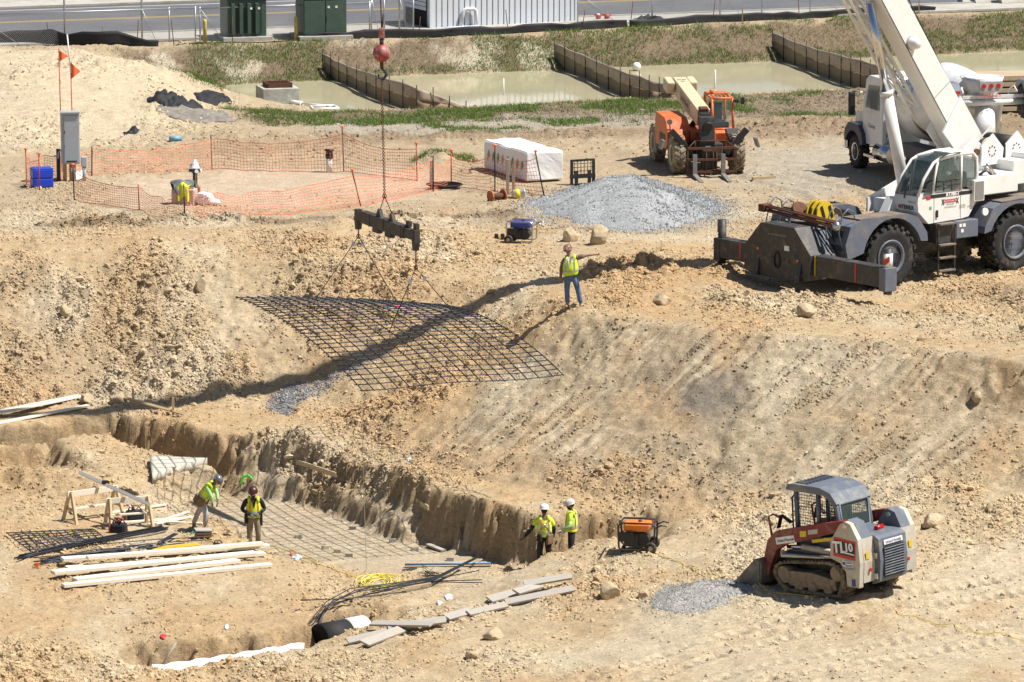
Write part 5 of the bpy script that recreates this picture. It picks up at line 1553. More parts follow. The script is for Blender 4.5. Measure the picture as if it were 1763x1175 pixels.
CR_S = Vector((12.47, 146.57, 0)); CR_A = R(-142.2)
crane = thing('mobile_crane', 'white and slate grey rough terrain crane hoisting the rebar mat', 'crane', (CR_S.x, CR_S.y, ground(CR_S.x, CR_S.y) - .02), CR_A, scale=1.07)
AX, WY, WR = 2.15, 1.27, .93
for x in (AX, -AX):
    for s in (1, -1):
        wheel(crane, x, s * WY, WR, .72, s, M_TYRE if s > 0 else M_TYRE_D, M_CGREY)
MB().box((0.3, 0, 1.05), (7.8, 1.1, .6), bev=.03).build('chassis', M_CDARK, crane)
for x in (AX, -AX): MB().cyl((x, -1.0, WR), (x, 1.0, WR), .2, n=12).build('axle', M_CDARK, crane)
for s in (1, -1):
    y0, y1 = (.88, 1.68) if s > 0 else (-1.68, -.88)
    fr = [(3.85, 1.02), (3.95, 1.45), (3.75, 1.95), (3.4, 2.10), (1.55, 2.13), (1.2, 2.02), (.85, 1.55), (.82, 1.3)] + arch(AX, WR, 1.14, 160, 12)
    MB().prism(fr, y0, y1, 'y').build('fender', M_CGREY, crane)
    rr = [(-.82, 1.3), (-.85, 1.5), (-1.15, 2.0), (-1.45, 2.12), (-3.3, 2.2), (-3.7, 2.0), (-3.75, 1.1)] + arch(-AX, WR, 1.14, 170, 22)
    MB().prism(rr, y0, y1, 'y').build('fender', M_CGREY, crane)
    MB().box((2.5, s * 1.28, 2.125), (1.8, .74, .03)).build('deck_plate', M_DECK, crane)
    MB().box((-2.35, s * 1.28, 2.19), (1.7, .74, .03), (0, R(2.5), 0)).build('deck_plate', M_DECK, crane)
    for k in range(2):
        MB().box((3.86 + k * .045, s * 1.28, 1.72 - k * .34), (.10, .5, .2), (0, R(-15), 0)).build('step_pocket', M_DECALBLK, crane)
    for yy in (1.0, 1.55):
        MB().tube([(3.95, s * yy, 1.35), (4.1, s * yy, 1.8), (3.95, s * yy, 2.3), (3.75, s * yy, 2.45), (3.55, s * yy, 2.35), (3.5, s * yy, 2.12)], .02, 6).build('grab_rail', M_CGREY, crane)
MB().box((3.0, 0, 1.62), (1.6, 1.7, .5), bev=.03).build('front_deck', M_DECK, crane)
MB().box((0, 0, 1.58), (2.6, 1.9, .2), bev=.02).build('centre_deck', M_DECK, crane)
MB().box((-2.9, 0, 1.85), (1.7, 1.75, .6), bev=.05).build('engine_hood', M_CGREY, crane)
tk = MB().box((-.45, 1.38, 1.5), (.85, .55, .5), bev=.02).build('side_locker', M_CGREY, crane)
for x, z in ((-.18, 1.62), (-.32, 1.62), (-.25, 1.46)): MB().box((x, 1.66, z), (.1, .008, .09)).build('sticker', M_DECALWHT, tk)
MB().box((.35, 1.30, 1.45), (.75, .6, .55)).build('locker_recess', M_CDARK, crane)
ld = MB()
for x in (.05, .68): ld.box((x, 1.66, .95), (.04, .05, 1.3))
ld = ld.build('ladder', M_CDARK, crane)
for z in (.38, .75, 1.12, 1.72): MB().box((.365, 1.64, z), (.62, .22, .05), bev=.008).build('step', M_DECK, ld)
MB().cyl((-.78, 1.7, 1.95), (-.78, 1.76, 1.95), .11, n=16).build('work_lamp', M_DECALWHT, crane)
# front outrigger box
plate = [(-1.42, .52), (-1.42, 1.22), (-.72, 1.93), (.72, 1.93), (1.42, 1.22), (1.42, .52), (.95, .42), (-.95, .42)]
ob = MB().prism(plate, 4.42, 5.02, 'x').build('outrigger_box', M_CDARK, crane)
for a in (-.32, 0, .0):
    pass
for y, z, r_ in ((-.75, 1.3, .07), (.8, 1.12, .07), (-.55, 1.05, .05), (.5, .95, .05), (-.25, 1.0, .045), (.3, .98, .045)):
    MB().cyl((5.0, y, z), (5.03, y, z), r_, n=10).build('bolt_hole', M_DECALBLK, ob)
for y, z in ((-.83, 1.18), (.88, 1.02)): MB().cyl((5.0, y, z), (5.04, y, z), .04, n=10).build('marker_lamp', M_LAMPAMB, ob)
MB().tube([(5.04, .12 * math.cos(a), .95 + .22 * math.sin(a)) for a in [i * math.pi / 8 for i in range(16)]], .03, 6, closed=True).build('tow_ring', M_DECALBLK, ob)
MB().box((5.03, .42, 1.32), (.012, .2, .14)).build('sticker', M_DECALWHT, ob)
text_part('www.terexcranes.com', M_DECALGRY, ob, frame((5.026, 0, 1.66), (0, 1, 0), (0, 0, 1)), .085)
for y in (-.85, .95): MB().prism([(0, .42), (.12, .42), (0, 1.0)], y - .1, y + .1, 'y', Matrix.Translation((5.02, 0, 0))).build('gusset', M_CDARK, ob)
for s in (1, -1):
    MB().prism([(3.7, 1.5), (4.45, 1.9), (4.45, 1.0), (3.7, .95)], s * .78 - .03, s * .78 + .03, 'y').build('stay_plate', M_CGREY, crane)
    MB().add([(4.42, s * .72, 1.93), (4.42, s * 1.42, 1.22), (3.75, s * 1.42, 1.0), (3.75, s * .72, 1.75), (4.42, s * .70, 1.89), (4.42, s * 1.40, 1.18), (3.75, s * 1.40, .96), (3.75, s * .70, 1.71)],
             [(0, 1, 2, 3), (7, 6, 5, 4), (0, 4, 5, 1), (1, 5, 6, 2), (2, 6, 7, 3), (3, 7, 4, 0)]).build('cover_plate', M_CGREY, crane)
    for k in (0, .16):
        MB().tube([(4.3 - k * 2, s * .8, 1.90), (4.2 - k * 2, s * 1.45, 1.24)], .035, 6).build('hydraulic_hose', M_DECALBLK, crane)
for s, end in ((1, 4.3), (-1, 2.75)):
    bmr = MB().box((4.72, s * (1.38 + end) / 2, .95), (.4, end - 1.38, .56), bev=.02).build('outrigger_beam', M_CDARK, crane)
    MB().box((4.925, s * (1.38 + end) / 2 + .35, .95), (.012, .05, .52)).build('stripe_red', M_DECALRED, bmr)
    MB().box((4.72, s * end, .9), (.44, .26, .66), bev=.02).build('beam_end', M_CGREY if s > 0 else M_CDARK, bmr)
    MB().cyl((4.72, s * end, .48), (4.72, s * end, 1.75), .12, n=16).build('jack', M_CDARK, bmr)
    if s > 0:
        MB().cyl((4.72, end, 1.2), (4.72, end, 1.62), .128, n=16).build('jack_sleeve', M_DECALWHT, bmr)
        ch = MB()
        for k in range(9):
            a0 = R(-60 + k * 15); q = abs(k - 4) / 4
            ch.box((4.72 + .13 * math.cos(a0), end + .13 * math.sin(a0), 1.37 + .10 * q), (.012, .036, .16), (0, 0, a0))
        ch.build('chevron', M_DECALRED, bmr)
        MB().box((4.925, 1.5, .95), (.012, .04, .56)).build('stripe_yellow', M_BYELLOW, bmr)
    else:
        MB().box((4.72, -end - .13, 1.55), (.1, .05, .35)).build('reflector', M_LAMPRED, bmr)
# jib strut and hook block on the front deck
st = MB()
for z in (2.02, 2.14):
    for x in (4.15, 4.3): st.cyl((x, -1.55, z + .12), (x, 1.62, z - .02), .035, n=8)
st = st.build('stowed_strut', M_RUST, crane)
MB().box((4.22, -1.45, 2.2), (.35, .25, .22), bev=.03).build('strut_head', M_RUST, st)
MB().ball((4.25, 1.62, 2.02), (.12, .14, .14), 10).build('strut_shackle', M_STEEL, st)
hb = MB()
prof = [(-.34, 0), (-.29, .34), (-.14, .5), (.14, .5), (.29, .34), (.34, 0), (.24, -.05), (-.24, -.05)]
hook = MB().prism(prof, .16, .22, 'y', Matrix.Translation((3.55, .15, 2.0))).build('hook_block', M_BYELLOW, crane)
for y0 in (-.28, -.06): MB().prism(prof, y0, y0 + .06, 'y', Matrix.Translation((3.55, .15, 2.0))).build('cheek_plate', M_BYELLOW, hook)
for y0 in (-.2, .04): MB().cyl((3.55, .15 + y0, 2.24), (3.55, .15 + y0 + .1, 2.24), .24, n=18).build('sheave', M_DECALBLK, hook)
for x in (-.2, .1): MB().box((3.55 + x, .38, 2.22), (.08, .02, .36), (0, R(20), 0)).build('hazard_stripe', M_DECALBLK, hook)
MB().cyl((3.9, -.35, 2.16), (3.9, -.25, 2.24), .28, n=18).build('rope_sheave', M_RUST, hook)

for o in list(crane.children):
    xs_ = [v.co.x for v in o.data.vertices]; mx_ = o.location.x + (max(xs_) + min(xs_)) / 2
    if max(xs_) - min(xs_) < 5: o.location.x += .28 if mx_ > .75 else (-.28 if mx_ < -.75 else 0)
# superstructure, turned a little to the left of the carrier
UP = Matrix.Translation((.22, -.17, 0)) @ Matrix.Rotation(R(1.9), 4, 'Z')
EL = R(54.3)
def upv(p): return UP @ Vector(p)
MB().cyl(upv((0, 0, 1.6)), upv((0, 0, 1.9)), .95, n=32).build('slew_ring', M_CDARK, crane)
PIN = (-2.2, 0, 3.45)
side = [(1.1, 1.9), (1.1, 2.3), (-.2, 2.75), (-1.3, 3.0), (-1.75, 3.6), (-2.2, 3.85), (-2.5, 3.6), (-2.5, 3.0), (-3.6, 2.7), (-3.6, 2.05), (-1.6, 1.9)]
for s in (1, -1): MB().prism(side, s * .52 - .03, s * .52 + .03, 'y', UP).build('side_plate', M_CWHITE, crane)
MB().cyl(upv((PIN[0], -.62, PIN[2])), upv((PIN[0], .62, PIN[2])), .10, n=16).build('boom_pin', M_RUST, crane)
MB().box((-1.2, 0, 2.1), (4.2, 1.0, .4), M=UP).build('turntable_frame', M_CWHITE, crane)
MB().box((-2.0, 1.05, 2.62), (1.9, 1.0, .55), bev=.03, M=UP).build('deck_box', M_CWHITE, crane)
cw = MB().box((-4.05, 0, 2.7), (.95, 2.9, 1.35), bev=.06, M=UP).build('counterweight', M_CWHITE, crane)
MB().box((-3.3, .95, 2.85), (.6, .7, .7), bev=.02, M=UP).build('rear_box', M_CWHITE, crane)
wire = mat('wire_rope', (.035, .033, .032), .6, .5, var=.3, scale=40, stretch=(1, 1, 1))
for i, x in enumerate((-2.75, -3.75)):
    pent = [(x - .42, 3.05), (x - .48, 3.5), (x - .05, 3.95), (x + .42, 3.6), (x + .42, 3.05)]
    wn_ = MB().cyl(upv((x, -.45, 3.45)), upv((x, .62, 3.45)), .36, n=24).build('winch_drum', wire, crane)
    for y0 in (-.5, .62): MB().prism(pent, y0, y0 + .05, 'y', UP).build('winch_plate', M_CWHITE, wn_)
    for k in range(8):
        a = k * math.pi / 4
        MB().cyl(upv((x + .14 * math.cos(a), .67, 3.45 + .14 * math.sin(a))), upv((x + .14 * math.cos(a), .69, 3.45 + .14 * math.sin(a))), .025, n=6).build('plate_bolt', M_RUST, wn_)
    if i == 0: MB().lathe([(.40, .56), (.40, .60)], (x, 0, 3.45), 'y', 24, UP).build('drum_flange', mat('flange_cream', (.6, .52, .35), .6), wn_)
# air conditioning unit and hoses behind the cab
acu = MB().box((-1.15, 1.62, 2.55), (.42, .3, .62), bev=.02, M=UP).build('cooler_box', M_CWHITE, crane)
MB().box((-1.15, 1.775, 2.55), (.34, .012, .52), M=UP).build('cooler_grille', mat('grille_grey', (.22, .22, .21), .6, var=.3, scale=60), acu)
for k in range(3): MB().tube([upv((-1.5 - .1 * k, 1.3, 2.9)), upv((-1.7, 1.5, 3.05 + .1 * k)), upv((-2.0 - .1 * k, 1.45, 2.85)), upv((-2.1, 1.2, 2.95))], .03, 6).build('hydraulic_hose', M_STEEL if k else M_DECALBLK, crane)

# operator's cab
UP0 = UP.copy(); UP = UP @ Matrix.Translation((-.55, .12, .15)) @ Matrix.Scale(.93, 4)
C0, C1 = .62, 1.66                                   # y range
def cabp(pr, y0, y1, name, m, parent): return MB().prism(pr, y0, y1, 'y', UP).build(name, m, parent)
body_pr = [(1.42, 1.72), (1.86, 2.12), (1.90, 2.42), (1.86, 2.62), (-.62, 2.62), (-.60, 2.2), (-.3, 1.8), (0, 1.76)]
cab = cabp(body_pr, C0, C1, 'cab', M_CWHITE, crane)
def bar(pr, name='pillar', r_=.045, ys=(C0 + .04, C1 - .04), m=M_CWHITE):
    for y in ys: MB().tube([upv((x, y, z)) for x, z in pr], r_, 8).build(name, m, cab)
bar([(1.84, 2.6), (1.62, 3.1), (1.2, 3.58), (1.0, 3.66)])
bar([(.98, 3.67), (.3, 3.76), (-.45, 3.76), (-.62, 3.6), (-.66, 3.1), (-.62, 2.6)], r_=.06)
bar([(1.22, 2.6), (1.15, 3.1), (1.02, 3.62)], r_=.035)
bar([(.02, 2.6), (.02, 3.72)], r_=.045)
cabp([(.32, 3.70), (.3, 3.8), (-.45, 3.8), (-.58, 3.7)], C0, C1, 'roof', M_CWHITE, cab)
def pane(pts_, name, m): 
    a = [upv(p) for p in pts_]; n_ = (a[1] - a[0]).cross(a[2] - a[0]).normalized() * .008
    k = len(a)
    MB().add([p + n_ for p in a] + [p - n_ for p in a], [tuple(range(k)), tuple(range(2 * k - 1, k - 1, -1))] + [(i, (i + 1) % k, (i + 1) % k + k, i + k) for i in range(k)]).build(name, m, cab)
pane([(1.88, C0 + .06, 2.6), (1.88, C1 - .06, 2.6), (1.64, C1 - .06, 3.1), (1.64, C0 + .06, 3.1)], 'windscreen', M_GLASS)
pane([(1.64, C0 + .06, 3.1), (1.64, C1 - .06, 3.1), (1.2, C1 - .06, 3.58), (1.2, C0 + .06, 3.58)], 'windscreen', M_GLASS)
pane([(1.2, C0 + .06, 3.60), (1.2, C1 - .06, 3.60), (.3, C1 - .06, 3.76), (.3, C0 + .06, 3.76)], 'roof_window', M_GLASS)
for y in (C0 + .02, C1 - .005):
    pane([(1.14, y, 2.64), (.06, y, 2.64), (.06, y, 3.66), (.98, y, 3.60)], 'door_window', M_GLASSL)
    pane([(-.03, y, 2.72), (-.58, y, 2.72), (-.60, y, 3.5), (-.03, y, 3.66)], 'rear_side_window', M_GLASSL)
    pane([(1.72, y, 2.5), (1.28, y, 2.5), (1.26, y, 3.05), (1.5, y, 2.95)], 'quarter_window', M_GLASS)
pane([(-.64, C0 + .06, 2.66), (-.64, C1 - .06, 2.66), (-.66, C1 - .06, 3.6), (-.66, C0 + .06, 3.6)], 'rear_window', M_GLASSL)
for z in (2.85, 3.0): MB().cyl(upv((1.1, C1 + .01, z)), upv((.08, C1 + .01, z)), .012, n=6).build('window_bar', M_DECALBLK, cab)
for x in (.45, .8): MB().cyl(upv((x, C1 + .01, 2.66)), upv((x, C1 + .01, 3.0)), .012, n=6).build('window_bar', M_DECALBLK, cab)
MB().box((.35, C1 + .004, 2.55), (2.0, .008, .11), M=UP).build('black_stripe', M_DECALBLK, cab)
MB().box((1.45, C1 + .006, 2.52), (.18, .008, .11), M=UP).build('red_stripe', M_DECALRED, cab)
for x in (.06, 1.2): MB().box((x, C1 + .004, 2.15), (.012, .006, .85), M=UP).build('door_seam', M_DECALBLK, cab)
MB().box((1.08, C1 + .02, 2.0), (.08, .03, .22), M=UP).build('door_handle', M_DECALBLK, cab)
MB().tube([upv((1.0, C1 + .03, 3.72)), upv((.6, C1 + .05, 3.83)), upv((.1, C1 + .03, 3.82))], .015, 6).build('grab_rail', M_DECALBLK, cab)
MB().tube([upv((1.93, 1.1, 2.5)), upv((1.92, 1.15, 2.75)), upv((1.82, 1.2, 3.0))], .02, 6).build('wiper', M_DECALBLK, cab)
sf = lambda x, z, o_=.012: frame(upv((x, C1 + o_, z)), UP.to_3x3() @ Vector((-1, 0, 0)), (0, 0, 1))
text_part('RT780-1', M_DECALWHT, cab, sf(.42, 2.555), .15, bold=.006, shear=.15)
MB().box((.5, C1 + .006, 2.36), (.52, .008, .10), M=UP).build('company_plate', M_DECALRED, cab)
text_part('Ray of Crane, Inc', M_DECALWHT, cab, sf(.5, 2.36, .014), .075)
for x0 in (.2, .82):
    for s in (-1, 1): MB().box((x0 , C1 + .006, 2.34), (.03, .006, .2), (0, R(28) * s, 0), M=UP).build('crane_mark', M_DECALBLK, cab)
text_part('800-795-4888', M_DECALGRY, cab, sf(.5, 2.26), .05)
text_part('www.rayofcrane.com', M_DECALGRY, cab, sf(.5, 2.18), .055)
text_part('CAUTION\nELECTRIC', M_DECALGRY, cab, sf(-.02, 2.15), .055)
text_part('OSHA', M_DECALGRY, cab, sf(-.3, 2.12), .05)
MB().box((1.35, C1 + .006, 2.2), (.09, .006, .09), M=UP).build('sticker', M_LOGO1, cab)
ff = lambda y, z, x=1.905: frame(upv((x, y, z)), UP.to_3x3() @ Vector((0, 1, 0)), (.12, 0, 1))
text_part('TEREX', M_DECALBLK, cab, ff(1.22, 2.22, 1.90), .17, bold=.004)
text_part('R8012', M_DECALGRY, cab, ff(1.42, 2.4, 1.915), .11)
MB().box((1.895, .88, 2.23), (.01, .12, .1), (0, R(8), 0), M=UP).build('maker_badge', M_DECALRED, cab)
MB().prism([(1.0, 1.75), (1.9, 1.72), (2.25, 1.95), (1.9, 2.5), (1.6, 2.3)], .3, .62, 'y', UP).build('front_fairing', M_CWHITE, crane)
seat = MB().box((-.15, 1.14, 2.35), (.5, .5, .16), bev=.05, M=UP)
seat.box((-.42, 1.14, 2.75), (.16, .5, .8), bev=.06, M=UP)
seat.build('seat', M_DECALBLK, cab)
MB().box((1.0, 1.14, 2.4), (.25, .5, .5), bev=.05, M=UP).build('console', M_CDARK, cab)
MB().tube([upv((.75 + .16 * math.cos(a) * .4, 1.14 + .17 * math.sin(a), 2.78 + .16 * math.cos(a))) for a in [i * math.pi / 8 for i in range(16)]], .015, 6, closed=True).build('steering_wheel', M_DECALBLK, cab)

UPC = UP.copy(); UP = UP0
# boom
BU = UP @ Matrix.Translation(Vector(PIN)) @ Matrix.Rotation(-EL, 4, 'Y')     # local x runs up the boom
def bm_box(x0, x1, w, h, zc, name, m, parent=crane, bev=.03):
    return MB().box(((x0 + x1) / 2, 0, zc), (x1 - x0, w, h), bev=bev, M=BU).build(name, m, parent)
boom = bm_box(-.45, 11.5, .60, .84, .12, 'boom', M_CWHITE)
MB().prism([(-.9, -.35), (1.2, -.55), (1.6, .6), (-.3, .62)], -.36, -.30, 'y', BU).build('foot_plate', M_CWHITE, boom)
MB().prism([(-.6, -.35), (1.2, -.55), (1.6, .6), (-.3, .62)], .30, .36, 'y', BU).build('foot_plate', M_CWHITE, boom)
LB = 36.9
for k, (x0, x1, w, h) in enumerate(((11.0, 19.0, .54, .76), (18.5, 26, .48, .68), (25.5, 32, .42, .6), (31.5, LB, .36, .52))):
    bm_box(x0, x1, w, h, .12, 'boom_section', M_CWHITE, boom)
for x in (2.2, 6.4): MB().box((x, .304, .12), (.02, .012, .80), M=BU).build('weld_seam', M_DECALGRY, boom)
MB().box((4.2, .306, -.24), (8.6, .012, .02), M=BU).build('hose_line', M_DECALBLK, boom)
kn = MB().lathe([(.17, 0), (.19, .04), (.19, .12), (.15, .26), (.10, .32), (.001, .33)], (4.1, .30, -.02), 'y', 18, BU).build('side_knob', M_CWHITE, boom)
MB().lathe([(.21, -.01), (.21, .03)], (4.1, .30, -.02), 'y', 18, BU).build('knob_ring', M_DECALGRY, kn)
MB().box((LB + .1, 0, -.2), (.7, .5, .9), bev=.05, M=BU).build('boom_head', M_CWHITE, boom)
for y in (-.15, 0, .15): MB().cyl((LB + .25, y - .03, -.35), (LB + .25, y + .03, -.35), .32, n=20, M=BU).build('head_sheave', M_DECALBLK, boom)
# lift cylinder
la = upv((-.05, -.05, 2.0)); lb = BU @ Vector((5.9, 0, -.42))
d_ = (lb - la)
cyl_ = MB().cyl(la, la + d_ * .55, .175, n=20).build('lift_cylinder', M_CWHITE, crane)
MB().cyl(la + d_ * .55, la + d_ * .57, .2, n=20).build('cylinder_collar', M_CWHITE, cyl_)
MB().cyl(la + d_ * .56, lb, .12, n=18).build('cylinder_rod', M_CHROME, cyl_)
# stowed lattice jib along the boom
lat = MB()
ch_ = [(-.42, -.38), (-.72, -.38), (-.42, -.70), (-.72, -.70)]
for y, z in ch_: lat.cyl((1.9, y, z), (11.0, y, z), .045, n=8, M=BU)
lat = lat.build('lattice_jib', M_CWHITE, boom)
lc = MB()
for k in range(12):
    x = 1.9 + k * .75; q = .75 if k % 2 else 0
    for (a, b) in ((ch_[0], ch_[2]), (ch_[1], ch_[3]), (ch_[0], ch_[1]), (ch_[2], ch_[3])):
        lc.cyl((x, *a), (x + .75, *b), .025, n=6, M=BU)
lc.build('lacing', M_CWHITE, lat)
# hoist rope from the winch over the boom head
tip = BU @ Vector((LB + .25, 0, .0))
MB().tube([upv((-2.75, 0, 3.82)), BU @ Vector((10, 0, .95)), BU @ Vector((LB, 0, .8))], .016, 6).build('hoist_rope', wire, crane)
CRM = Matrix.Translation(crane.location) @ Matrix.Rotation(CR_A, 4, 'Z') @ Matrix.Scale(1.07, 4)
TIP = CRM @ (BU @ Vector((LB + .57, 0, -.35)))
# operator
# ------------------------------------------------------------------ telehandler
M_TORANGE = mat('machine_orange', (.62, .12, .025), .5, var=.08, dirt=(.45, .22, .12), dirt_amt=.3, dscale=2.5)
M_TCREAM = mat('machine_cream', (.60, .51, .33), .5, var=.06, dirt=(.42, .34, .22), dirt_amt=.2)
fa = spot(1216, 299); TF = Vector((.17, -.985, 0))
tc_ = fa - TF * 1.7
tele = thing('telehandler', 'orange telehandler with cream boom and fork carriage facing the pit', 'telehandler', (tc_.x, tc_.y, ground(tc_.x, tc_.y)), math.atan2(TF.y, TF.x), scale=1.0)
for x in (1.7, -1.7):
    for s in (1, -1): wheel(tele, x, s * 1.08, .68, .42, s, M_TYRE_D, M_TCREAM, 20, style='chev')
MB().box((0, 0, .85), (4.4, 1.0, .5), bev=.04).build('chassis', M_CDARK, tele)
for x in (1.7, -1.7): MB().cyl((x, -1, .68), (x, 1, .68), .16, n=10).build('axle', M_CDARK, tele)
hood = [(-1.15, .75), (.75, .75), (1.0, 1.0), (1.0, 1.4), (.8, 1.72), (.5, 1.85), (-1.0, 1.9), (-1.2, 1.6)]
eng = MB().prism(hood, -1.28, -.48, 'y', smooth=False).build('engine_cover', M_TORANGE, tele)
for k in range(3): MB().box((-.2 + k * .35, -1.29, 1.1), (.24, .02, .3)).build('vent', M_DECALBLK, eng)
MB().cyl((.95, -1.15, 1.35), (1.0, -1.2, 1.7), .02, n=6).build('mirror_arm', M_DECALBLK, eng)
MB().cyl((1.0, -1.2, 1.75), (1.03, -1.2, 1.75), .1, n=14).build('mirror', M_CGREY, eng)
MB().box((.2, 0, 1.25), (2.0, .9, .4), bev=.04).build('mid_frame', M_TORANGE, tele)
for s in (1, -1):
    MB().prism([(1.0, 1.45), (1.3, 1.52), (1.55, 1.35), (2.0, 1.2), (2.0, 1.1), (1.5, 1.2), (1.2, 1.3)], s * 1.0 - .2, s * 1.0 + .2, 'y').build('mud_guard', M_TORANGE if s < 0 else M_DECALBLK, tele)
# cab
cabt = MB().prism([(-.75, .8), (.9, .8), (.95, 1.3), (.7, 1.45), (-.75, 1.45)], .40, 1.22, 'y').build('cab_base', M_TORANGE, tele)
cb = [(.75, 1.4), (.55, 2.5), (-.7, 2.55), (-.75, 1.4)]
for y in (.44, 1.18):
    for (a, b) in zip(cb[:-1], cb[1:]): MB().tube([(a[0], y, a[1]), (b[0], y, b[1])], .045, 8).build('cab_post', M_TORANGE, cabt)
for x, z in ((.55, 2.5), (-.7, 2.55), (.75, 1.42)): MB().cyl((x, .44, z), (x, 1.18, z), .045, n=8).build('cab_rail', M_TORANGE, cabt)
for k in range(5): MB().tube([(.62, .52 + k * .145, 2.42), (.45, .52 + k * .145, 2.56), (-.2, .52 + k * .145, 2.6)], .022, 6).build('roof_bar', M_TORANGE, cabt)
MB().box((-.4, .81, 2.6), (.6, .78, .05), bev=.02).build('roof', M_TORANGE, cabt)
MB().lathe([(.07, 0), (.07, .1), (.04, .14), (.001, .15)], (-.1, .55, 2.62), n=12).build('beacon', M_LAMPAMB, cabt)
MB().quad([(.70, .48, 1.5), (.70, 1.14, 1.5), (.57, 1.14, 2.42), (.57, .48, 2.42)]).build('windscreen', M_GLASSL, cabt)
sb = MB().box((-.35, .81, 1.55), (.45, .5, .15), bev=.04); sb.box((-.58, .81, 1.9), (.12, .5, .65), bev=.04); sb.build('seat', M_DECALBLK, cabt)
MB().tube([(.38 + .07 * math.cos(a), .81 + .17 * math.sin(a), 1.78 + .15 * math.cos(a)) for a in [i * math.pi / 8 for i in range(16)]], .015, 6, closed=True).build('steering_wheel', M_DECALBLK, cabt)
MB().box((.5, .81, 1.5), (.2, .5, .3), bev=.03).build('dashboard', M_DECALBLK, cabt)
MB().box((.68, 1.28, 2.42), (.1, .2, .12), bev=.02).build('work_lamp', M_DECALBLK, cabt)
MB().cyl((.7, 1.3, 2.35), (.72, 1.5, 2.4), .015, n=6).build('mirror_arm', M_DECALBLK, cabt)
MB().box((.72, 1.52, 2.42), (.04, .14, .26), bev=.02).build('mirror', M_DECALBLK, cabt)
# boom
TB = Matrix.Translation((-2.35, -.12, 2.62)) @ Matrix.Rotation(R(9), 4, 'Y')
tb = MB().box((1.95, 0, 0), (4.3, .48, .60), bev=.03, M=TB).build('boom', M_TCREAM, tele)
for s in (-1, 1): MB().box((0, s * .42, .05), (.8, .3, .44), bev=.06, M=TB).build('pivot_housing', M_TCREAM, tb)
for k, (x, y) in enumerate(((.2, -.1), (.2, .08), (.4, 0))): MB().box((x, y, .302), (.06, .14, .01), M=TB).build('slot', M_DECALBLK, tb)
MB().box((2.0, -.245, 0), (1.7, .012, .36), M=TB).build('name_plate', mat('plate_grey', (.32, .29, .24), .6), tb)
text_part('Action Rental', M_DECALBLK, tb, TB @ frame((2.0, -.254, 0), (1, 0, 0), (0, 0, 1)), .22)
fly = MB().box((4.25, 0, -.02), (.5, .40, .52), bev=.03, M=TB).build('fly_section', M_DECALBLK, tele)
MB().box((4.05, 0, .3), (.3, .34, .14), bev=.05, M=TB).build('hose_bundle', M_RUST, fly)
hd = MB().prism([(2.05, 2.1), (2.4, 2.05), (2.5, 1.2), (2.4, .75), (2.15, .75), (2.1, 1.3)], -.37, .13, 'y').build('boom_nose', M_CDARK, tele)
MB().cyl((2.42, -.12, 1.75), (2.53, -.12, 1.72), .17, n=14).build('nose_hole', M_DECALBLK, hd)
MB().box((2.52, -.12, .95), (.01, .2, .22)).build('sticker', M_DECALWHT, hd)
MB().cyl((1.2, -.12, 1.3), (2.3, -.12, 1.25), .1, n=12).build('tilt_cylinder', M_DECALBLK, tele)
MB().cyl((-.8, -.12, 1.2), (1.2, -.12, 2.05), .11, n=12).build('lift_cylinder', M_DECALBLK, tele)
# stabilisers folded up
for s in (1, -1):
    M_ = Matrix.Translation((2.15, s * .62, .75)) @ Matrix.Rotation(R(-42) * s, 4, 'X')
    sa = MB().box((0, 0, .55), (.24, .2, 1.15), bev=.02, M=M_).build('stabiliser_arm', M_DECALBLK, tele)
    MB().box((.0, 0, 1.16), (.42, .34, .1), bev=.02, M=M_ @ Matrix.Rotation(R(-30) * s, 4, 'X')).build('stabiliser_pad', mat('worn_steel', (.24, .23, .22), .6, .4, var=.2), sa)
# carriage and forks
cx = 2.85
cg = MB()
for z in (.18, .62, 1.02): cg.box((cx, -.05, z), (.08, 1.75, .08))
for y in (-.92, .82): cg.box((cx, y, .58), (.06, .06, .9))
cg = cg.build('fork_carriage', M_RUST, tele)
for (a, b) in (((cx, -.92, 1.02), (cx - .3, -.6, 1.25)), ((cx, .82, 1.02), (cx - .3, .5, 1.25)), ((cx - .3, -.6, 1.25), (cx - .3, .5, 1.25)), ((cx - .3, -.6, 1.25), (cx - .3, -.6, .9)), ((cx - .3, .5, 1.25), (cx - .3, .5, .9))): MB().cyl(a, b, .02, n=6).build('guard_rail', M_RUST, cg)
for y in (-.25, .0, .12): MB().cyl((cx, y, .18), (cx, y, 1.02), .025, n=6).build('guard_bar', M_RUST, cg)
MB().box((cx - .25, -.12, .6), (.35, .5, .7), bev=.04).build('quick_hitch', M_DECALBLK, tele)
for y in (-.68, .34):
    MB().prism([(cx + .05, .05), (cx + 1.25, -.03), (cx + 1.25, .0), (cx + .14, .13), (cx + .14, .82), (cx + .05, .82)], y - .075, y + .075, 'y').build('fork', mat('worn_steel', (.24, .23, .22), .6, .4, var=.2), cg)

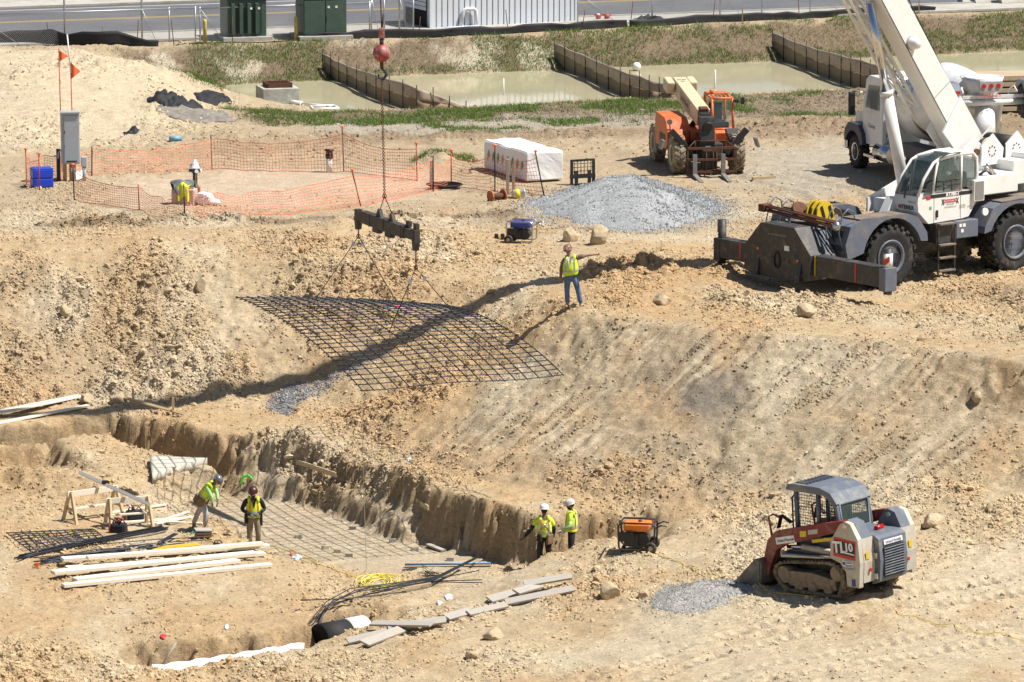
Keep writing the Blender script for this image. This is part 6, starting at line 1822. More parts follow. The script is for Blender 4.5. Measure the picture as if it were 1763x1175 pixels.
# ------------------------------------------------------------------ mixer trucks
M_MWHITE = mat('truck_white', (.70, .72, .74), .35, var=.04, dirt=(.55, .52, .46), dirt_amt=.2, coat=.3)
M_MBLUE = mat('fender_navy', (.03, .035, .07), .5, var=.1)
M_LETB = mat('lettering_blue', (.05, .06, .22), .5)
def mixer(label, loc, ang, front=True, back=True):
    t = thing('mixer_truck', label, 'truck', loc, ang, scale=1.12)
    for x, tag_ in ((3.3, 1), (-1.6, 1), (-2.95, 1)):
        for s in (1, -1): wheel(t, x, s * 1.0, .54, .34 if x > 0 else .5, s, M_TYRE, M_CHROME, 18, style='chev')
    MB().box((.2, 0, .85), (8.4, .8, .3), bev=.02).build('chassis', M_CDARK, t)
    cab_ = MB().prism([(1.1, .9), (2.75, .9), (2.8, 2.0), (2.5, 2.95), (2.25, 3.1), (1.2, 3.1), (1.1, 2.95)], -1.1, 1.1, 'y').build('cab', M_MWHITE, t)
    MB().prism([(2.7, 1.0), (4.0, .9), (4.1, 1.3), (4.0, 1.72), (2.75, 1.9)], -.85, .85, 'y').build('hood', M_MWHITE, t)
    MB().box((4.12, 0, 1.25), (.05, 1.2, .7), bev=.02).build('grille', M_CHROME, t)
    MB().box((4.2, 0, .7), (.2, 2.3, .35), bev=.05).build('bumper', M_CHROME, t)
    for s in (1, -1):
        MB().prism([(2.45, .85), (2.55, 1.2), (2.85, 1.45), (3.7, 1.45), (4.0, 1.2), (4.05, .85)] + arch(3.3, .54, .68, 25, 155)[::1], s * 1.0 - .24, s * 1.0 + .24, 'y').build('fender', M_MBLUE if s > 0 else M_MWHITE, t)
        MB().box((4.05, s * .95, 1.15), (.06, .3, .22), bev=.02).build('headlight', M_STEEL, t)
        MB().add([(1.35, s * 1.105, 2.05), (2.55, s * 1.105, 2.05), (2.3, s * 1.105, 2.8), (1.35, s * 1.105, 2.85)], [(0, 1, 2, 3)]).build('side_window', M_GLASS, cab_)
        MB().cyl((2.6, s * 1.1, 2.5), (2.8, s * 1.45, 2.55), .02, n=6).build('mirror_arm', M_STEEL, cab_)
        MB().box((2.8, s * 1.48, 2.15), (.12, .22, .75), bev=.04).build('mirror', M_DECALBLK, cab_)
        MB().cyl((1.6, s * .95, .75), (.4, s * .95, .75), .3, n=16).build('fuel_tank', M_CHROME, t)
        MB().box((2.0, s * 1.05, .55), (.9, .3, .08)).build('step', M_STEEL, t)
        MB().cyl((.95, s * .95, 1.0), (.95, s * .95, 2.9), .08, n=10).build('exhaust_stack', M_CHROME, t)
    MB().add([(2.80, -.95, 1.95), (2.80, .95, 1.95), (2.48, .9, 2.68), (2.48, -.9, 2.68)], [(0, 1, 2, 3)]).build('windscreen', M_GLASS, cab_)
    text_part('Chaney', M_DECALGRY, cab_, frame((2.0, 1.112, 1.5), (-1, 0, 0), (0, 0, 1)), .2)
    for y in (-.55, .45):
        MB().box((1.09, y, 2.45), (.02, .5, .6), bev=.005).build('rear_window', M_GLASS, cab_)
    MB().box((1.8, 0, 3.16), (.5, .6, .14), bev=.05).build('roof_fairing', M_MWHITE, cab_)
    # drum, tilted
    DM = Matrix.Translation((-1.0, 0, 2.55)) @ Matrix.Rotation(R(12), 4, 'Y')
    dr = MB().lathe([(.3, 1.95), (.75, 1.85), (1.05, 1.2), (1.2, .4), (1.2, -.6), (.95, -1.6), (.62, -2.5), (.5, -2.9), (.46, -2.9), (.3, -2.6)], (0, 0, 0), 'x', 36, DM).build('drum', M_MWHITE, t)
    text_part('Chaney', M_LETB, dr, DM @ frame((.3, .98, .72), (-1, 0, 0), (0, -.5, 1)), .62)
    MB().lathe([(1.21, -.55), (1.23, -.5), (1.23, -.3), (1.21, -.25)], (0, 0, 0), 'x', 36, DM).build('drum_ring', M_STEEL, dr)
    for s in (1, -1):
        MB().prism([(-4.0, 1.0), (-3.2, 1.0), (-3.5, 3.0), (-3.9, 3.0)], s * .75 - .05, s * .75 + .05, 'y').build('rear_pedestal', M_MWHITE, t)
        MB().prism([(-3.9, 1.15), (-3.5, 1.35), (-.9, 1.35), (-.8, 1.1), (-.8, .95), (-3.8, .95)], s * 1.02 - .28, s * 1.02 + .28, 'y').build('rear_fender', M_MBLUE, t)
        fl_ = MB().box((-3.85, s * 1.0, .62), (.03, .55, .6)).build('mud_flap', M_DECALWHT, t)
        text_part('McNeilus', M_DECALBLK, fl_, frame((-3.87, s * 1.0, .62), (0, -1, 0), (0, 0, 1)), .11)
    if back:
        # charge hopper, chute and the raised booster axle
        MB().lathe([(.5, .0), (.62, .4), (.66, .42), (.58, .41), (.4, .02)], (-4.15, 0, 3.3), 'z', 20).build('charge_hopper', M_MWHITE, t)
        co = MB().lathe([(.28, 0), (.55, .75), (.62, 1.0), (.58, 1.0), (.25, .02)], (-4.35, 0, 2.75), 'z', 20).build('discharge_cone', M_MWHITE, t)
        pl_ = MB().box((-4.93, 0, 3.5), (.03, .75, .32), bev=.01).build('lamp_panel', M_DECALGRY, t)
        for y in (-.24, 0, .24): MB().cyl((-4.94, y, 3.52), (-4.97, y, 3.52), .07, n=12).build('tail_lamp', M_LAMPRED, pl_)
        text_part('CHANEY', M_DECALRED, co, frame((-4.96, 0, 3.22), (0, -1, 0), (0, 0, 1)), .17)
        MB().tube([(-4.5, 0, 2.75), (-4.7, .1, 2.35), (-4.9, .2, 1.9)], [.3, .34, .36], 14).build('chute', M_MWHITE, t)
        ax_ = MB().cyl((-4.75, -1.2, 3.0), (-4.75, 1.2, 3.0), .1, n=12).build('booster_axle', M_MWHITE, t)
        MB().box((-4.75, 0, 3.17), (.1, 2.3, .1)).build('axle_beam', M_MWHITE, ax_)
        for s in (1, -1):
            MB().tube([(-3.7, s * .62, 1.5), (-4.3, s * .62, 2.9), (-4.75, s * .62, 3.0)], .08, 8).build('booster_arm', M_MWHITE, ax_)
            MB().tube([(-4.6, s * .7, 3.1), (-4.55, s * .78, 3.37), (-4.7, s * .86, 3.47), (-4.85, s * .9, 3.3)], .025, 6).build('air_hose', M_STICK, ax_)
            w_ = wheel(t, -4.75, s * 1.28, .52, .34, s, M_TYRE, M_STEEL, 18, name='booster_wheel', style='chev'); w_.location.z = 3.0
            MB().prism([(-5.35, 3.05), (-5.25, 3.45), (-4.95, 3.65), (-4.5, 3.65), (-4.25, 3.45), (-4.2, 3.3), (-4.75, 3.57), (-5.28, 3.05)], s * 1.28 - .2, s * 1.28 + .2, 'y').build('wheel_guard', M_CGREY, ax_)
            MB().box((-5.33, s * 1.28, 3.4), (.04, .2, .08)).build('tail_lamp', M_LAMPRED, ax_)
    return t
ang2 = math.atan2(.954, -.30)
mixer('white concrete mixer truck parked behind the crane with raised booster axle', (14.63, 167.7, ground(14.63, 167.7)), ang2)
# stacked lumber beyond the mixers
p = at(1752, 200, 0)
M_LUM = mat('lumber_stack', (.46, .36, .24), .85, var=.18, scale=4, stretch=(1, 8, 8))
t = thing('lumber_stack', 'stack of long rough sawn boards beyond the mixer trucks', 'lumber', (p.x, p.y, ground(p.x, p.y)), R(12))
rr = random.Random(3)
for l in range(6):
    for k in range(4):
        o = MB().box((rr.uniform(-.3, .3), k * .42 - .6, .25 + l * .24), (5.2 + rr.uniform(-.5, .5), .36, .17), (0, 0, rr.uniform(-.01, .01))).build('board', M_LUM, t)
    for x in (-1.8, 1.8): MB().box((x, 0, .14 + l * .24), (.1, 1.6, .06)).build('spacer', M_WOOD, t)
# ================================================================== THE LIFT
M_BAR = mat('black_rebar', (.04, .044, .056), .42, .6, var=.3, scale=15)
M_SPREAD = mat('spreader_charcoal', (.05, .048, .047), .6, .2, var=.2, dirt=(.12, .08, .05), dirt_amt=.25)
M_BALLRED = mat('ball_red', (.30, .06, .055), .5, .2, var=.3, scale=6, dirt=(.4, .33, .32), dirt_amt=.3, dscale=5)
RY = 133.2
bx_ = at_y(657, 92, RY).x
def rig(px, py, Y=None): return at_y(px, py, RY if Y is None else Y)
ball_c = rig(657, 92)
t = thing('headache_ball', 'dark red headache ball with hook hanging on the crane rope', 'crane hook', ball_c)
MB().lathe([(.001, -.26), (.12, -.235), (.22, -.13), (.25, 0), (.22, .13), (.12, .235), (.001, .26)], n=24).build('ball', M_BALLRED, t)
MB().cyl((0, 0, .22), (0, 0, .42), .06, n=10).build('swivel', M_CDARK, t)
MB().box((0, 0, .56), (.16, .14, .3), bev=.03).build('wedge_socket', M_BALLRED, t)
top_l = TIP - ball_c
MB().tube([(0, 0, .65), (top_l.x, top_l.y, top_l.z)], .016, 6).build('load_rope', M_RUST, t)
MB().cyl((.02, 0, .7), (.05, 0, 1.1), .02, n=6).build('rope_tail', wire, t)
MB().cyl((0, 0, -.24), (0, 0, -.42), .05, n=8).build('hook_shank', M_RUST, t)
MB().tube([(0, 0, -.4), (.1, 0, -.5), (.13, 0, -.62), (.05, 0, -.72), (-.07, 0, -.7), (-.1, 0, -.6)], [.05, .045, .045, .045, .04, .02], 8).build('hook', M_CDARK, t)
# chain down to the master ring
ring_p = rig(662, 338)
t = thing('hoist_chain', 'long rusty chain hanging below the headache ball', 'chain', ball_c + Vector((0, 0, -.66)))
L_ = (ring_p - t.location); n = 70
lk = MB().tube([(.028 * math.cos(a), 0, .055 * math.sin(a)) for a in [i * math.pi / 5 for i in range(10)]], .012, 5, closed=True).mesh('link'); lk.materials.append(M_RUST)
for i in range(n):
    o = mesh_obj('link', lk, None, t); o.location = L_ * (i + .5) / n; o.rotation_euler = (0, 0, math.pi / 2 * (i % 2)); s_ = L_.length / n / .085; o.scale = (1, 1, s_)
# spreader beam
le = rig(617, 370, 134.9); re = rig(716, 406, 131.6)
mid = (le + re) / 2; bd = (re - le).normalized()
t = thing('spreader_beam', 'black steel spreader beam slung under the crane chain', 'spreader beam', mid)
BF = frame((0, 0, 0), bd, Vector((0, 0, 1)).cross(bd))
hl = (re - le).length / 2
main = MB().box((-.15, 0, 0), (hl * 2 - .9, .24, .34), bev=.015, M=BF).build('main_beam', M_SPREAD, t)
MB().box((hl - .35, 0, 0), (.75, .19, .27), bev=.01, M=BF).build('inner_beam', M_SPREAD, t)
MB().box((-hl + .3, 0, 0), (.35, .19, .27), bev=.01, M=BF).build('inner_beam', M_SPREAD, t)
for x in (-hl, hl): MB().prism([(x - .1, .16), (x + .1, .16), (x + .1, -.2), (x + .04, -.42), (x - .04, -.42), (x - .1, -.2)], -.08, .08, 'y', BF).build('end_lug', M_SPREAD, t)
for x in (-.45, .35): MB().prism([(x - .16, .16), (x + .16, .16), (x + .05, .38), (x - .05, .38)], -.05, .05, 'y', BF).build('top_lug', M_SPREAD, t)
for x in (-.6, .2): MB().box((x, 0, -.24), (.35, .16, .14), M=BF).build('bottom_lug', M_SPREAD, t)
for x in (hl - .55, hl - .08): MB().box((x, .05, .24), (.2, .1, .16), M=BF).build('stop_block', M_SPREAD, t)
for x in (-.9, .0, hl - .75): MB().box((x, 0, 0), (.05, .26, .36), M=BF).build('collar', M_DECALBLK, t)
def sling(label, a, b, c, r_=.012, tags=True):
    """Two legs from an apex a to b and c."""
    t = thing('wire_sling', label, 'sling', a)
    MB().tube([(0, 0, 0), tuple(b - a)], r_, 6).build('leg', wire, t)
    MB().tube([(0, 0, 0), tuple(c - a)], r_, 6).build('leg', wire, t)
    MB().tube([(.05 * math.cos(q), 0, .06 * math.sin(q)) for q in [i * math.pi / 5 for i in range(10)]], .014, 6, closed=True).build('shackle', M_RUST, t)
    if tags:
        for e in (b, c):
            d = (e - a); p_ = d.normalized() * .42
            MB().box((p_.x, p_.y - .02, p_.z), (.1, .012, .13), (0, .3, 0)).build('load_tag', M_REFLECT, t)
    return t
sling('short double wire sling above the spreader beam', ring_p, mid + BF.to_3x3() @ Vector((-.45, 0, .36)), mid + BF.to_3x3() @ Vector((.35, 0, .36)), .012, False)
# rebar mat
MAT_C = Vector((-3.28, 132.8, 0)); E1 = Vector((3.9, -10, 0)); E2 = Vector((5.4, 2.0, 0))
zA, zB, zC, zD = .86, -.02, .02, .32
def matp(s, q):
    """s: 0..1 left to right, q: 0..1 far to near."""
    p = MAT_C + E1 * (q - .5) + E2 * (s - .5)
    z = (zA * (1 - s) + zD * s) * (1 - q) + (zB * (1 - s) + zC * s) * q
    z += (.34 * (1 - s) + .55 * s) * 4 * q * (1 - q) * .95 + .10 * 4 * s * (1 - s) * (1 - q)
    z += .03 * math.sin(s * 9 + q * 4) * q
    return Vector((p.x, p.y, z))
mt = thing('rebar_mat', 'large square rebar mat sagging from slings above the pit', 'rebar mat', matp(.5, .5))
mo = mt.location.copy()
def hseq(n, seed, sk=0):
    r = random.Random(seed); return [min(max((i + (r.uniform(-.12, .12) if 0 < i < n - 1 else 0)) / (n - 1), 0), 1) for i in range(n)]
for s in hseq(18, 4):
    MB().tube([tuple(matp(s, -.01 + 1.02 * k / 18) - mo) for k in range(19)], .017, 5, smooth=True).build('long_bar', M_BAR, mt)
for q in hseq(29, 5):
    MB().tube([tuple(matp(-.01 + 1.02 * k / 10, q) - mo + Vector((0, 0, -.03))) for k in range(11)], .015, 5).build('cross_bar', M_BAR, mt)
MB().box(tuple(matp(.66, .28) - mo + Vector((0, 0, .03))), (.16, .16, .03)).build('paint_mark', mat('paint_pink', (.7, .05, .12), .6), mt)
apexL = le + Vector((0, 0, -.62)); apexR = re + Vector((0, 0, -.9))
sling('pair of wire slings under the far end of the spreader beam', apexL, matp(.40, .03), matp(.80, .06))
sling('pair of wire slings under the near end of the spreader beam', apexR, matp(.40, .60), matp(.80, .60))
for e, a in ((le, apexL), (re, apexR)):
    o = MB().tube([(0, 0, 0), tuple(a - (e + Vector((0, 0, -.42))))], .02, 6).build('chain_drop', M_RUST, t); o.location = e + Vector((0, 0, -.42)) - t.location
cB = matp(0, 1); gB = ground(cB.x + .08, cB.y)
mb = MB().tube([(0, 0, 0), (.03, 0, (gB - cB.z) * .5), (.10, 0, gB - cB.z + .03), (.05, -.3, gB - cB.z + .03)], .009, 5)
o = mb.build('tag_line', mat('tag_rope', (.28, .22, .14), .9)); o.location = cB; tag(o, 'thin tag line hanging from the near corner of the rebar mat', 'rope')
# ================================================================== PEOPLE
def ring_loft(rings, n=16, cap=True):
    """rings: (centre, rx, ry, axis x) ellipses joined in order."""
    V, F = [], []
    for c, rx, ry, ax, ay in rings:
        for k in range(n):
            a = 2 * math.pi * k / n
            V.append(c + ax * (rx * math.cos(a)) + ay * (ry * math.sin(a)))
    for i in range(len(rings) - 1):
        for k in range(n):
            l = (k + 1) % n
            F.append((i * n + k, i * n + l, (i + 1) * n + l, (i + 1) * n + k))
    if cap:
        F.append(tuple(range(n))[::-1]); F.append(tuple((len(rings) - 1) * n + k for k in range(n)))
    return V, F
def hand_bones(w, d, side, curl, S):
    """Joint chains of palm and five fingers from wrist w along direction d."""
    d = d.normalized()
    up = side.normalized()
    fw = d.cross(up).normalized()
    out = []
    palm = w + d * .055 * S
    for i, (off, ln) in enumerate(((-.030, .070), (-.010, .080), (.011, .075), (.030, .058))):
        base = w + d * .095 * S + up * off * S
        b1 = base + (d * math.cos(curl * .6) + fw * math.sin(curl * .6)) * ln * .5 * S
        b2 = b1 + (d * math.cos(curl * 1.5) + fw * math.sin(curl * 1.5)) * ln * .5 * S
        out.append([palm, base, b1, b2])
    tb = w + d * .03 * S - up * .035 * S
    out.append([palm, tb, tb + (d * .7 - up * .5 + fw * .4) * .035 * S, tb + (d * .9 - up * .35 + fw * .6) * .065 * S])
    return palm, out
def skin_mesh(name, verts, edges, rad, m, parent, root=0, sub=1):
    me = bpy.data.meshes.new(name)
    me.from_pydata([tuple(v) for v in verts], edges, [])
    tmp = bpy.data.objects.new(name, me); COL.objects.link(tmp)
    md = tmp.modifiers.new('skin', 'SKIN'); md.use_smooth_shade = True; md.branch_smoothing = .6
    sv = me.skin_vertices[0].data
    for i, r_ in enumerate(rad):
        sv[i].radius = r_ if hasattr(r_, '__len__') else (r_, r_)
        sv[i].use_root = (i == root)
    sb = tmp.modifiers.new('sub', 'SUBSURF'); sb.levels = sub; sb.render_levels = sub
    dg = bpy.context.evaluated_depsgraph_get()
    out = bpy.data.meshes.new_from_object(tmp.evaluated_get(dg))
    bpy.data.objects.remove(tmp)
    out.materials.clear(); out.materials.append(m)
    for p in out.polygons: p.use_smooth = True
    o = bpy.data.objects.new(name, out); COL.objects.link(o); o.parent = parent
    return o
def person(label, loc, rz, J, look, S=1.0, group=None):
    """J: joints; the figure faces local -y, viewer's right is +x when rz = 0."""
    t = thing('person', label, 'person', loc, rz, group)
    V3 = {k: Vector(v) * S for k, v in J.items() if hasattr(v, '__len__')}
    pel, chest, neck, head = V3['pelvis'], V3['chest'], V3['neck'], V3['head']
    sp = (chest - pel); spn = sp.normalized()
    hdir = (head - neck).normalized()
    face = Vector(J.get('face', (0, -1, 0))).normalized()
    face = (face - hdir * face.dot(hdir)).normalized()
    ear = hdir.cross(face)
    verts, edges, rad = [], [], []
    def v(p, r_): verts.append(p); rad.append(r_); return len(verts) - 1
    def e(a, b): edges.append((a, b)); return b
    b_ = S
    i_p = v(pel, (.15 * b_, .11 * b_)); i_w = e(i_p, v(pel.lerp(chest, .5), (.135 * b_, .10 * b_))); i_c = e(i_w, v(chest, (.15 * b_, .10 * b_)))
    i_n = e(i_c, v(neck, .055 * b_)); i_j = e(i_n, v(neck + hdir * .06 * b_ + face * .012, (.062 * b_, .066 * b_)))
    i_h = e(i_j, v(head, (.078 * b_, .09 * b_))); i_t = e(i_h, v(head + hdir * .085 * b_, .06 * b_))
    no = e(i_h, v(head + face * .095 * b_ - hdir * .02 * b_, .013 * b_)); e(no, v(head + face * .108 * b_ - hdir * .035 * b_, .009 * b_))
    for s in (-1, 1): e(i_h, v(head + ear * s * .088 * b_ - hdir * .01, .014 * b_))
    hands = {}
    for s in ('L', 'R'):
        sh, el, wr = V3['sh' + s], V3['el' + s], V3['wr' + s]
        a = e(i_c, v(sh, .06 * b_)); a = e(a, v(el, .042 * b_)); a = e(a, v(wr, .028 * b_))
        d = (wr - el); side = Vector(J.get('hs' + s, (0, -1, 0)))
        side = side - d.normalized() * side.dot(d.normalized())
        palm, ch = hand_bones(wr, d, side, J.get('curl' + s, .7), b_)
        ip = e(a, v(palm, (.040 * b_, .018 * b_)))
        for c in ch:
            q = ip
            for k, p in enumerate(c[1:]): q = e(q, v(p, (.0105 - .001 * k) * b_))
        hands[s] = (wr, palm, ch, d)
        h, kn, an = V3['hip' + s], V3['kn' + s], V3['an' + s]
        a = e(i_p, v(h, .085 * b_)); a = e(a, v(kn, .06 * b_)); a = e(a, v(an, .042 * b_)); e(a, v(V3['toe' + s], .032 * b_))
    skin_mesh('body', verts, edges, rad, look['skin'], t)
    # eyes and beard line
    for s in (-1, 1):
        MB().ball(tuple(head + face * .086 * b_ + ear * s * .03 * b_ + hdir * .005), .011 * b_, 8).build('eye', M_DECALBLK, t)
    MB().ball(tuple(head + face * .088 * b_ - hdir * .065 * b_), (.022 * b_, .012 * b_, .006 * b_), 8).build('mouth', mat('lip', (.25, .10, .08), .6), t)
    if look.get('beard'):
        MB().ball(tuple(head + face * .035 * b_ - hdir * .07 * b_), (.07 * b_, .07 * b_, .055 * b_), 12).build('beard', look['beard'], t)
    if look.get('hair', True):
        MB().ball(tuple(head - face * .028 * b_ + hdir * .01), (.088 * b_, .09 * b_, .08 * b_), 12).build('hair', mat('dark_hair', (.02, .015, .012), .8), t)
    if look.get('glasses'):
        for s in (-1, 1): MB().ball(tuple(head + face * .098 * b_ + ear * s * .032 * b_ + hdir * .005), (.028 * b_, .008, .018 * b_), 8).build('sunglasses', M_DECALBLK, t)
    # trousers
    x_ax = (V3['hipL'] - V3['hipR']).normalized()
    f_ax = spn.cross(x_ax).normalized()
    pv, pe, pr = [], [], []
    pv.append(pel + spn * .10 * b_); pr.append((.165 * b_, .125 * b_)); pv.append(pel - spn * .02 * b_); pr.append((.172 * b_, .13 * b_)); pe.append((0, 1))
    for s in ('L', 'R'):
        k0 = len(pv)
        h, kn, an = V3['hip' + s], V3['kn' + s], V3['an' + s]
        pv += [h - spn * .06 * b_, h.lerp(kn, .5), kn, kn.lerp(an, .5), an + Vector((0, 0, .03 * b_))]; pr += [.108 * b_, .102 * b_, .08 * b_, .078 * b_, .072 * b_]
        pe += [(1, k0)] + [(k0 + i, k0 + i + 1) for i in range(4)]
    skin_mesh('trousers', pv, pe, pr, look['trousers'], t, 1)
    # boots
    for s in ('L', 'R'):
        an, toe = V3['an' + s], V3['toe' + s]
        fd = (toe - an); fd.z = 0
        if fd.length < 1e-4: fd = Vector((0, -1, 0))
        fd.normalize()
        zf = min(an.z, toe.z) - .045 * b_
        skin_mesh('boot', [an + Vector((0, 0, .09 * b_)), an, an + fd * .02 + Vector((0, 0, -.04 * b_)), toe], [(0, 1), (1, 2), (2, 3)], [.062 * b_, .058 * b_, .055 * b_, (.048 * b_, .042 * b_)], look['boots'], t, 1)
    # shirt with sleeves
    sv, se, sr = [pel + spn * .08 * b_, pel.lerp(chest, .55), chest, chest.lerp(neck, .75)], [(0, 1), (1, 2), (2, 3)], [(.165 * b_, .125 * b_), (.168 * b_, .13 * b_), (.172 * b_, .125 * b_), (.07 * b_, .07 * b_)]
    for s in ('L', 'R'):
        k0 = len(sv); sh, el, wr = V3['sh' + s], V3['el' + s], V3['wr' + s]
        if look.get('long'):
            sv += [sh, sh.lerp(el, .5), el, wr.lerp(el, .06)]; sr += [.082 * b_, .072 * b_, .06 * b_, .046 * b_]; se += [(2, k0), (k0, k0 + 1), (k0 + 1, k0 + 2), (k0 + 2, k0 + 3)]
        else:
            sv += [sh, sh.lerp(el, .45), sh.lerp(el, .8)]; sr += [.082 * b_, .075 * b_, .07 * b_]; se += [(2, k0), (k0, k0 + 1), (k0 + 1, k0 + 2)]
    skin_mesh('shirt', sv, se, sr, look['shirt'], t, 2)
    for s in ('L', 'R'):
        if look.get('sleeve' + s):
            el, wr, sh = V3['el' + s], V3['wr' + s], V3['sh' + s]
            MB().tube([sh.lerp(el, .6), el, wr], [.058 * b_, .054 * b_, .040 * b_], 10).build('arm_sleeve', look['sleeve' + s], t)
        if look.get('glove' + s):
            wr, palm, ch, d = hands[s]
            gv, ge, gr = [wr - d.normalized() * .03 * b_, wr, palm], [(0, 1), (1, 2)], [.038 * b_, .034 * b_, (.048 * b_, .026 * b_)]
            for c in ch:
                q = 2
                for p in c[1:]:
                    gv.append(p); gr.append(.0145 * b_); ge.append((q, len(gv) - 1)); q = len(gv) - 1
            skin_mesh('glove', gv, ge, gr, look['glove' + s], t, 1)
    # vest: shell round the trunk with front opening, bands of tape
    shx = (V3['shL'] - V3['shR']).normalized()
    fx = spn.cross(shx).normalized()
    if face.dot(fx) < 0: fx = -fx
    def trunk(q, k=1.0):
        c = pel.lerp(chest, q)
        wx = .192 * look.get('wide', 1) + .012 * math.sin(q * 3.0); wy = .152 + .008 * math.sin(q * 3)
        if q > .95: wx -= (q - .95) * .12; wy -= (q - .95) * .10
        return (c + fx * look.get('belly', 0) * math.exp(-((q - .35) / .3) ** 2), wx * b_ * k, (wy + look.get('belly', 0)) * b_ * k, shx, fx)
    if look.get('vest'):
        qs = [.0, .15, .3, .5, .7, .9, 1.05, 1.2]
        Vv, Ff = ring_loft([trunk(q, 1 + (.02 * math.sin(i * 2.3))) for i, q in enumerate(qs)], 20, False)
        mb = MB(); mb.add(Vv, Ff, True)
        for s in ('L', 'R'):
            sg = 1 if s == 'L' else -1
            mb.tube([chest + spn * .05 * b_ + shx * sg * .12 * b_ + fx * .115 * b_, chest + spn * .14 * b_ + shx * sg * .115 * b_ + fx * .06 * b_, chest + spn * .155 * b_ + shx * sg * .115 * b_, chest + spn * .14 * b_ + shx * sg * .115 * b_ - fx * .06 * b_, chest + spn * .05 * b_ + shx * sg * .12 * b_ - fx * .10 * b_], [.04 * b_, .05 * b_, .05 * b_, .05 * b_, .04 * b_], 8)
        ve = mb.build('vest', look['vest'], t)
        tape = look.get('tape', M_REFLECT)
        def band(q0, q1, m_, k=1.045):
            Vv, Ff = ring_loft([trunk(q0, k), trunk(q1, k)], 20, False); b2 = MB(); b2.add(Vv, Ff, True); return b2.build('reflective_band', m_, ve)
        if look.get('tape2'): band(.22, .42, look['tape2'], 1.035)
        band(.27, .38, tape)
        for sg in (-1, 1):
            for fb in (1, -1):
                P_ = []
                for q in (.36, .6, .85, 1.05, 1.25):
                    c, rx, ry, _, _ = trunk(q, 1.06)
                    a = .55
                    P_.append(c + shx * sg * rx * math.sin(a) * (1 - .12 * max(0, q - .9)) + fx * fb * ry * math.cos(a))
                P_.append(chest + spn * .212 * b_ + shx * sg * .115 * b_)
                b3 = MB(); n_ = len(P_); VV = []; 
                for p in P_: VV += [p - shx * .026 * b_, p + shx * .026 * b_]
                b3.add(VV, [(2 * i, 2 * i + 1, 2 * i + 3, 2 * i + 2) for i in range(n_ - 1)], True)
                b3.build('reflective_band', look.get('braces', tape), ve)
        if look.get('vneck'):
            c, rx, ry, _, _ = trunk(.95, 1.07)
            b4 = MB(); b4.add([c + fx * (ry + .012) - spn * .12 * b_, c + fx * (ry + .004) + spn * .16 * b_ - shx * .075 * b_, c + fx * (ry - .03) + spn * .2 * b_, c + fx * (ry + .004) + spn * .16 * b_ + shx * .075 * b_], [(0, 1, 2, 3)])
            b4.build('shirt_front', look['vneck'], ve)
    if look.get('harness'):
        hm = look['harness']
        for sg in (-1, 1):
            P_ = [pel + spn * .05 * b_ + shx * sg * .19 * b_ - fx * .10 * b_]
            for q, a in ((.35, .75), (.7, .25), (.9, -.12), (1.1, -.45), (1.25, -.6)):
                c, rx, ry, _, _ = trunk(q, 1.09)
                P_.append(c + shx * sg * rx * math.sin(a) - fx * ry * math.cos(a))
            b3 = MB(); VV = []
            for p in P_: VV += [p - shx * .022 * b_, p + shx * .022 * b_]
            b3.add(VV, [(2 * i, 2 * i + 1, 2 * i + 3, 2 * i + 2) for i in range(len(P_) - 1)], True)
            b3.build('harness_strap', hm if sg > 0 else hm, t)
        c, rx, ry, _, _ = trunk(.82, 1.12)
        MB().ball(tuple(c - fx * ry), (.04 * b_, .02 * b_, .05 * b_), 8).build('harness_ring', M_STEEL, t)
    # belt and pouches
    q0 = pel + spn * .07 * b_
    Vv, Ff = ring_loft([(q0 - spn * .025 * b_, .19 * b_, .15 * b_, shx, fx), (q0 + spn * .025 * b_, .19 * b_, .15 * b_, shx, fx)], 18, False)
    mb = MB(); mb.add(Vv, Ff, True); belt = mb.build('belt', look.get('belt', M_DECALBLK), t)
    for (a, w_, h_, m_) in look.get('pouches', ()):
        c = q0 + shx * .21 * b_ * math.sin(a) + fx * .17 * b_ * math.cos(a) - spn * h_ * .45
        T_ = frame(c, shx * math.cos(a) - fx * math.sin(a), spn)
        MB().box((0, 0, 0), (w_, h_, .08), bev=.025, M=T_).build('tool_pouch', m_, belt)
    # hard hat
    hc = head + hdir * .048 * b_
    HM = frame(hc, ear, face.cross(ear) if False else hdir.cross(ear))
    HM = Matrix(((ear.x, -face.x, hdir.x, hc.x), (ear.y, -face.y, hdir.y, hc.y), (ear.z, -face.z, hdir.z, hc.z), (0, 0, 0, 1)))
    prof = [(.148, -.005), (.142, .0), (.132, .012), (.130, .05), (.115, .092), (.08, .122), (.04, .136), (.001, .140)]
    h_ = MB().lathe([(r_ * b_, z * b_) for r_, z in prof], n=22, M=HM @ Matrix.Diagonal((.93, 1.08, 1, 1))).build('hard_hat', look['hat'], t)
    if look.get('brim', 1):
        V_ = []; F_ = []
        for k in range(13):
            a = math.pi * (k / 12); c_, s_ = math.cos(a), math.sin(a)
            V_ += [(.125 * c_ * b_, -.12 * s_ * b_, .006 * b_), (.128 * c_ * b_, -(.12 + .075 * s_) * s_ * b_ , -.012 * b_)]
        b5 = MB(); b5.add([HM @ Vector(p) for p in V_], [(2 * k, 2 * k + 1, 2 * k + 3, 2 * k + 2) for k in range(12)], True); b5.build('brim', look['hat'], h_)
    MB().tube([HM @ Vector((0, .14 * math.cos(a) * b_, .142 * math.sin(a) * b_)) for a in [R(25) + i * R(130) / 8 for i in range(9)]], .012 * b_, 6).build('hat_ridge', look['hat'], h_)
    if look.get('badge'):
        MB().box((0, -.132 * b_, .06 * b_), (.11 * b_, .012, .06 * b_), (R(-20), 0, 0), M=HM).build('hat_emblem', look['badge'], h_)
        MB().box((0, -.139 * b_, .06 * b_), (.05 * b_, .012, .025 * b_), (R(-20), 0, 0), M=HM).build('hat_emblem', M_LETB, h_)
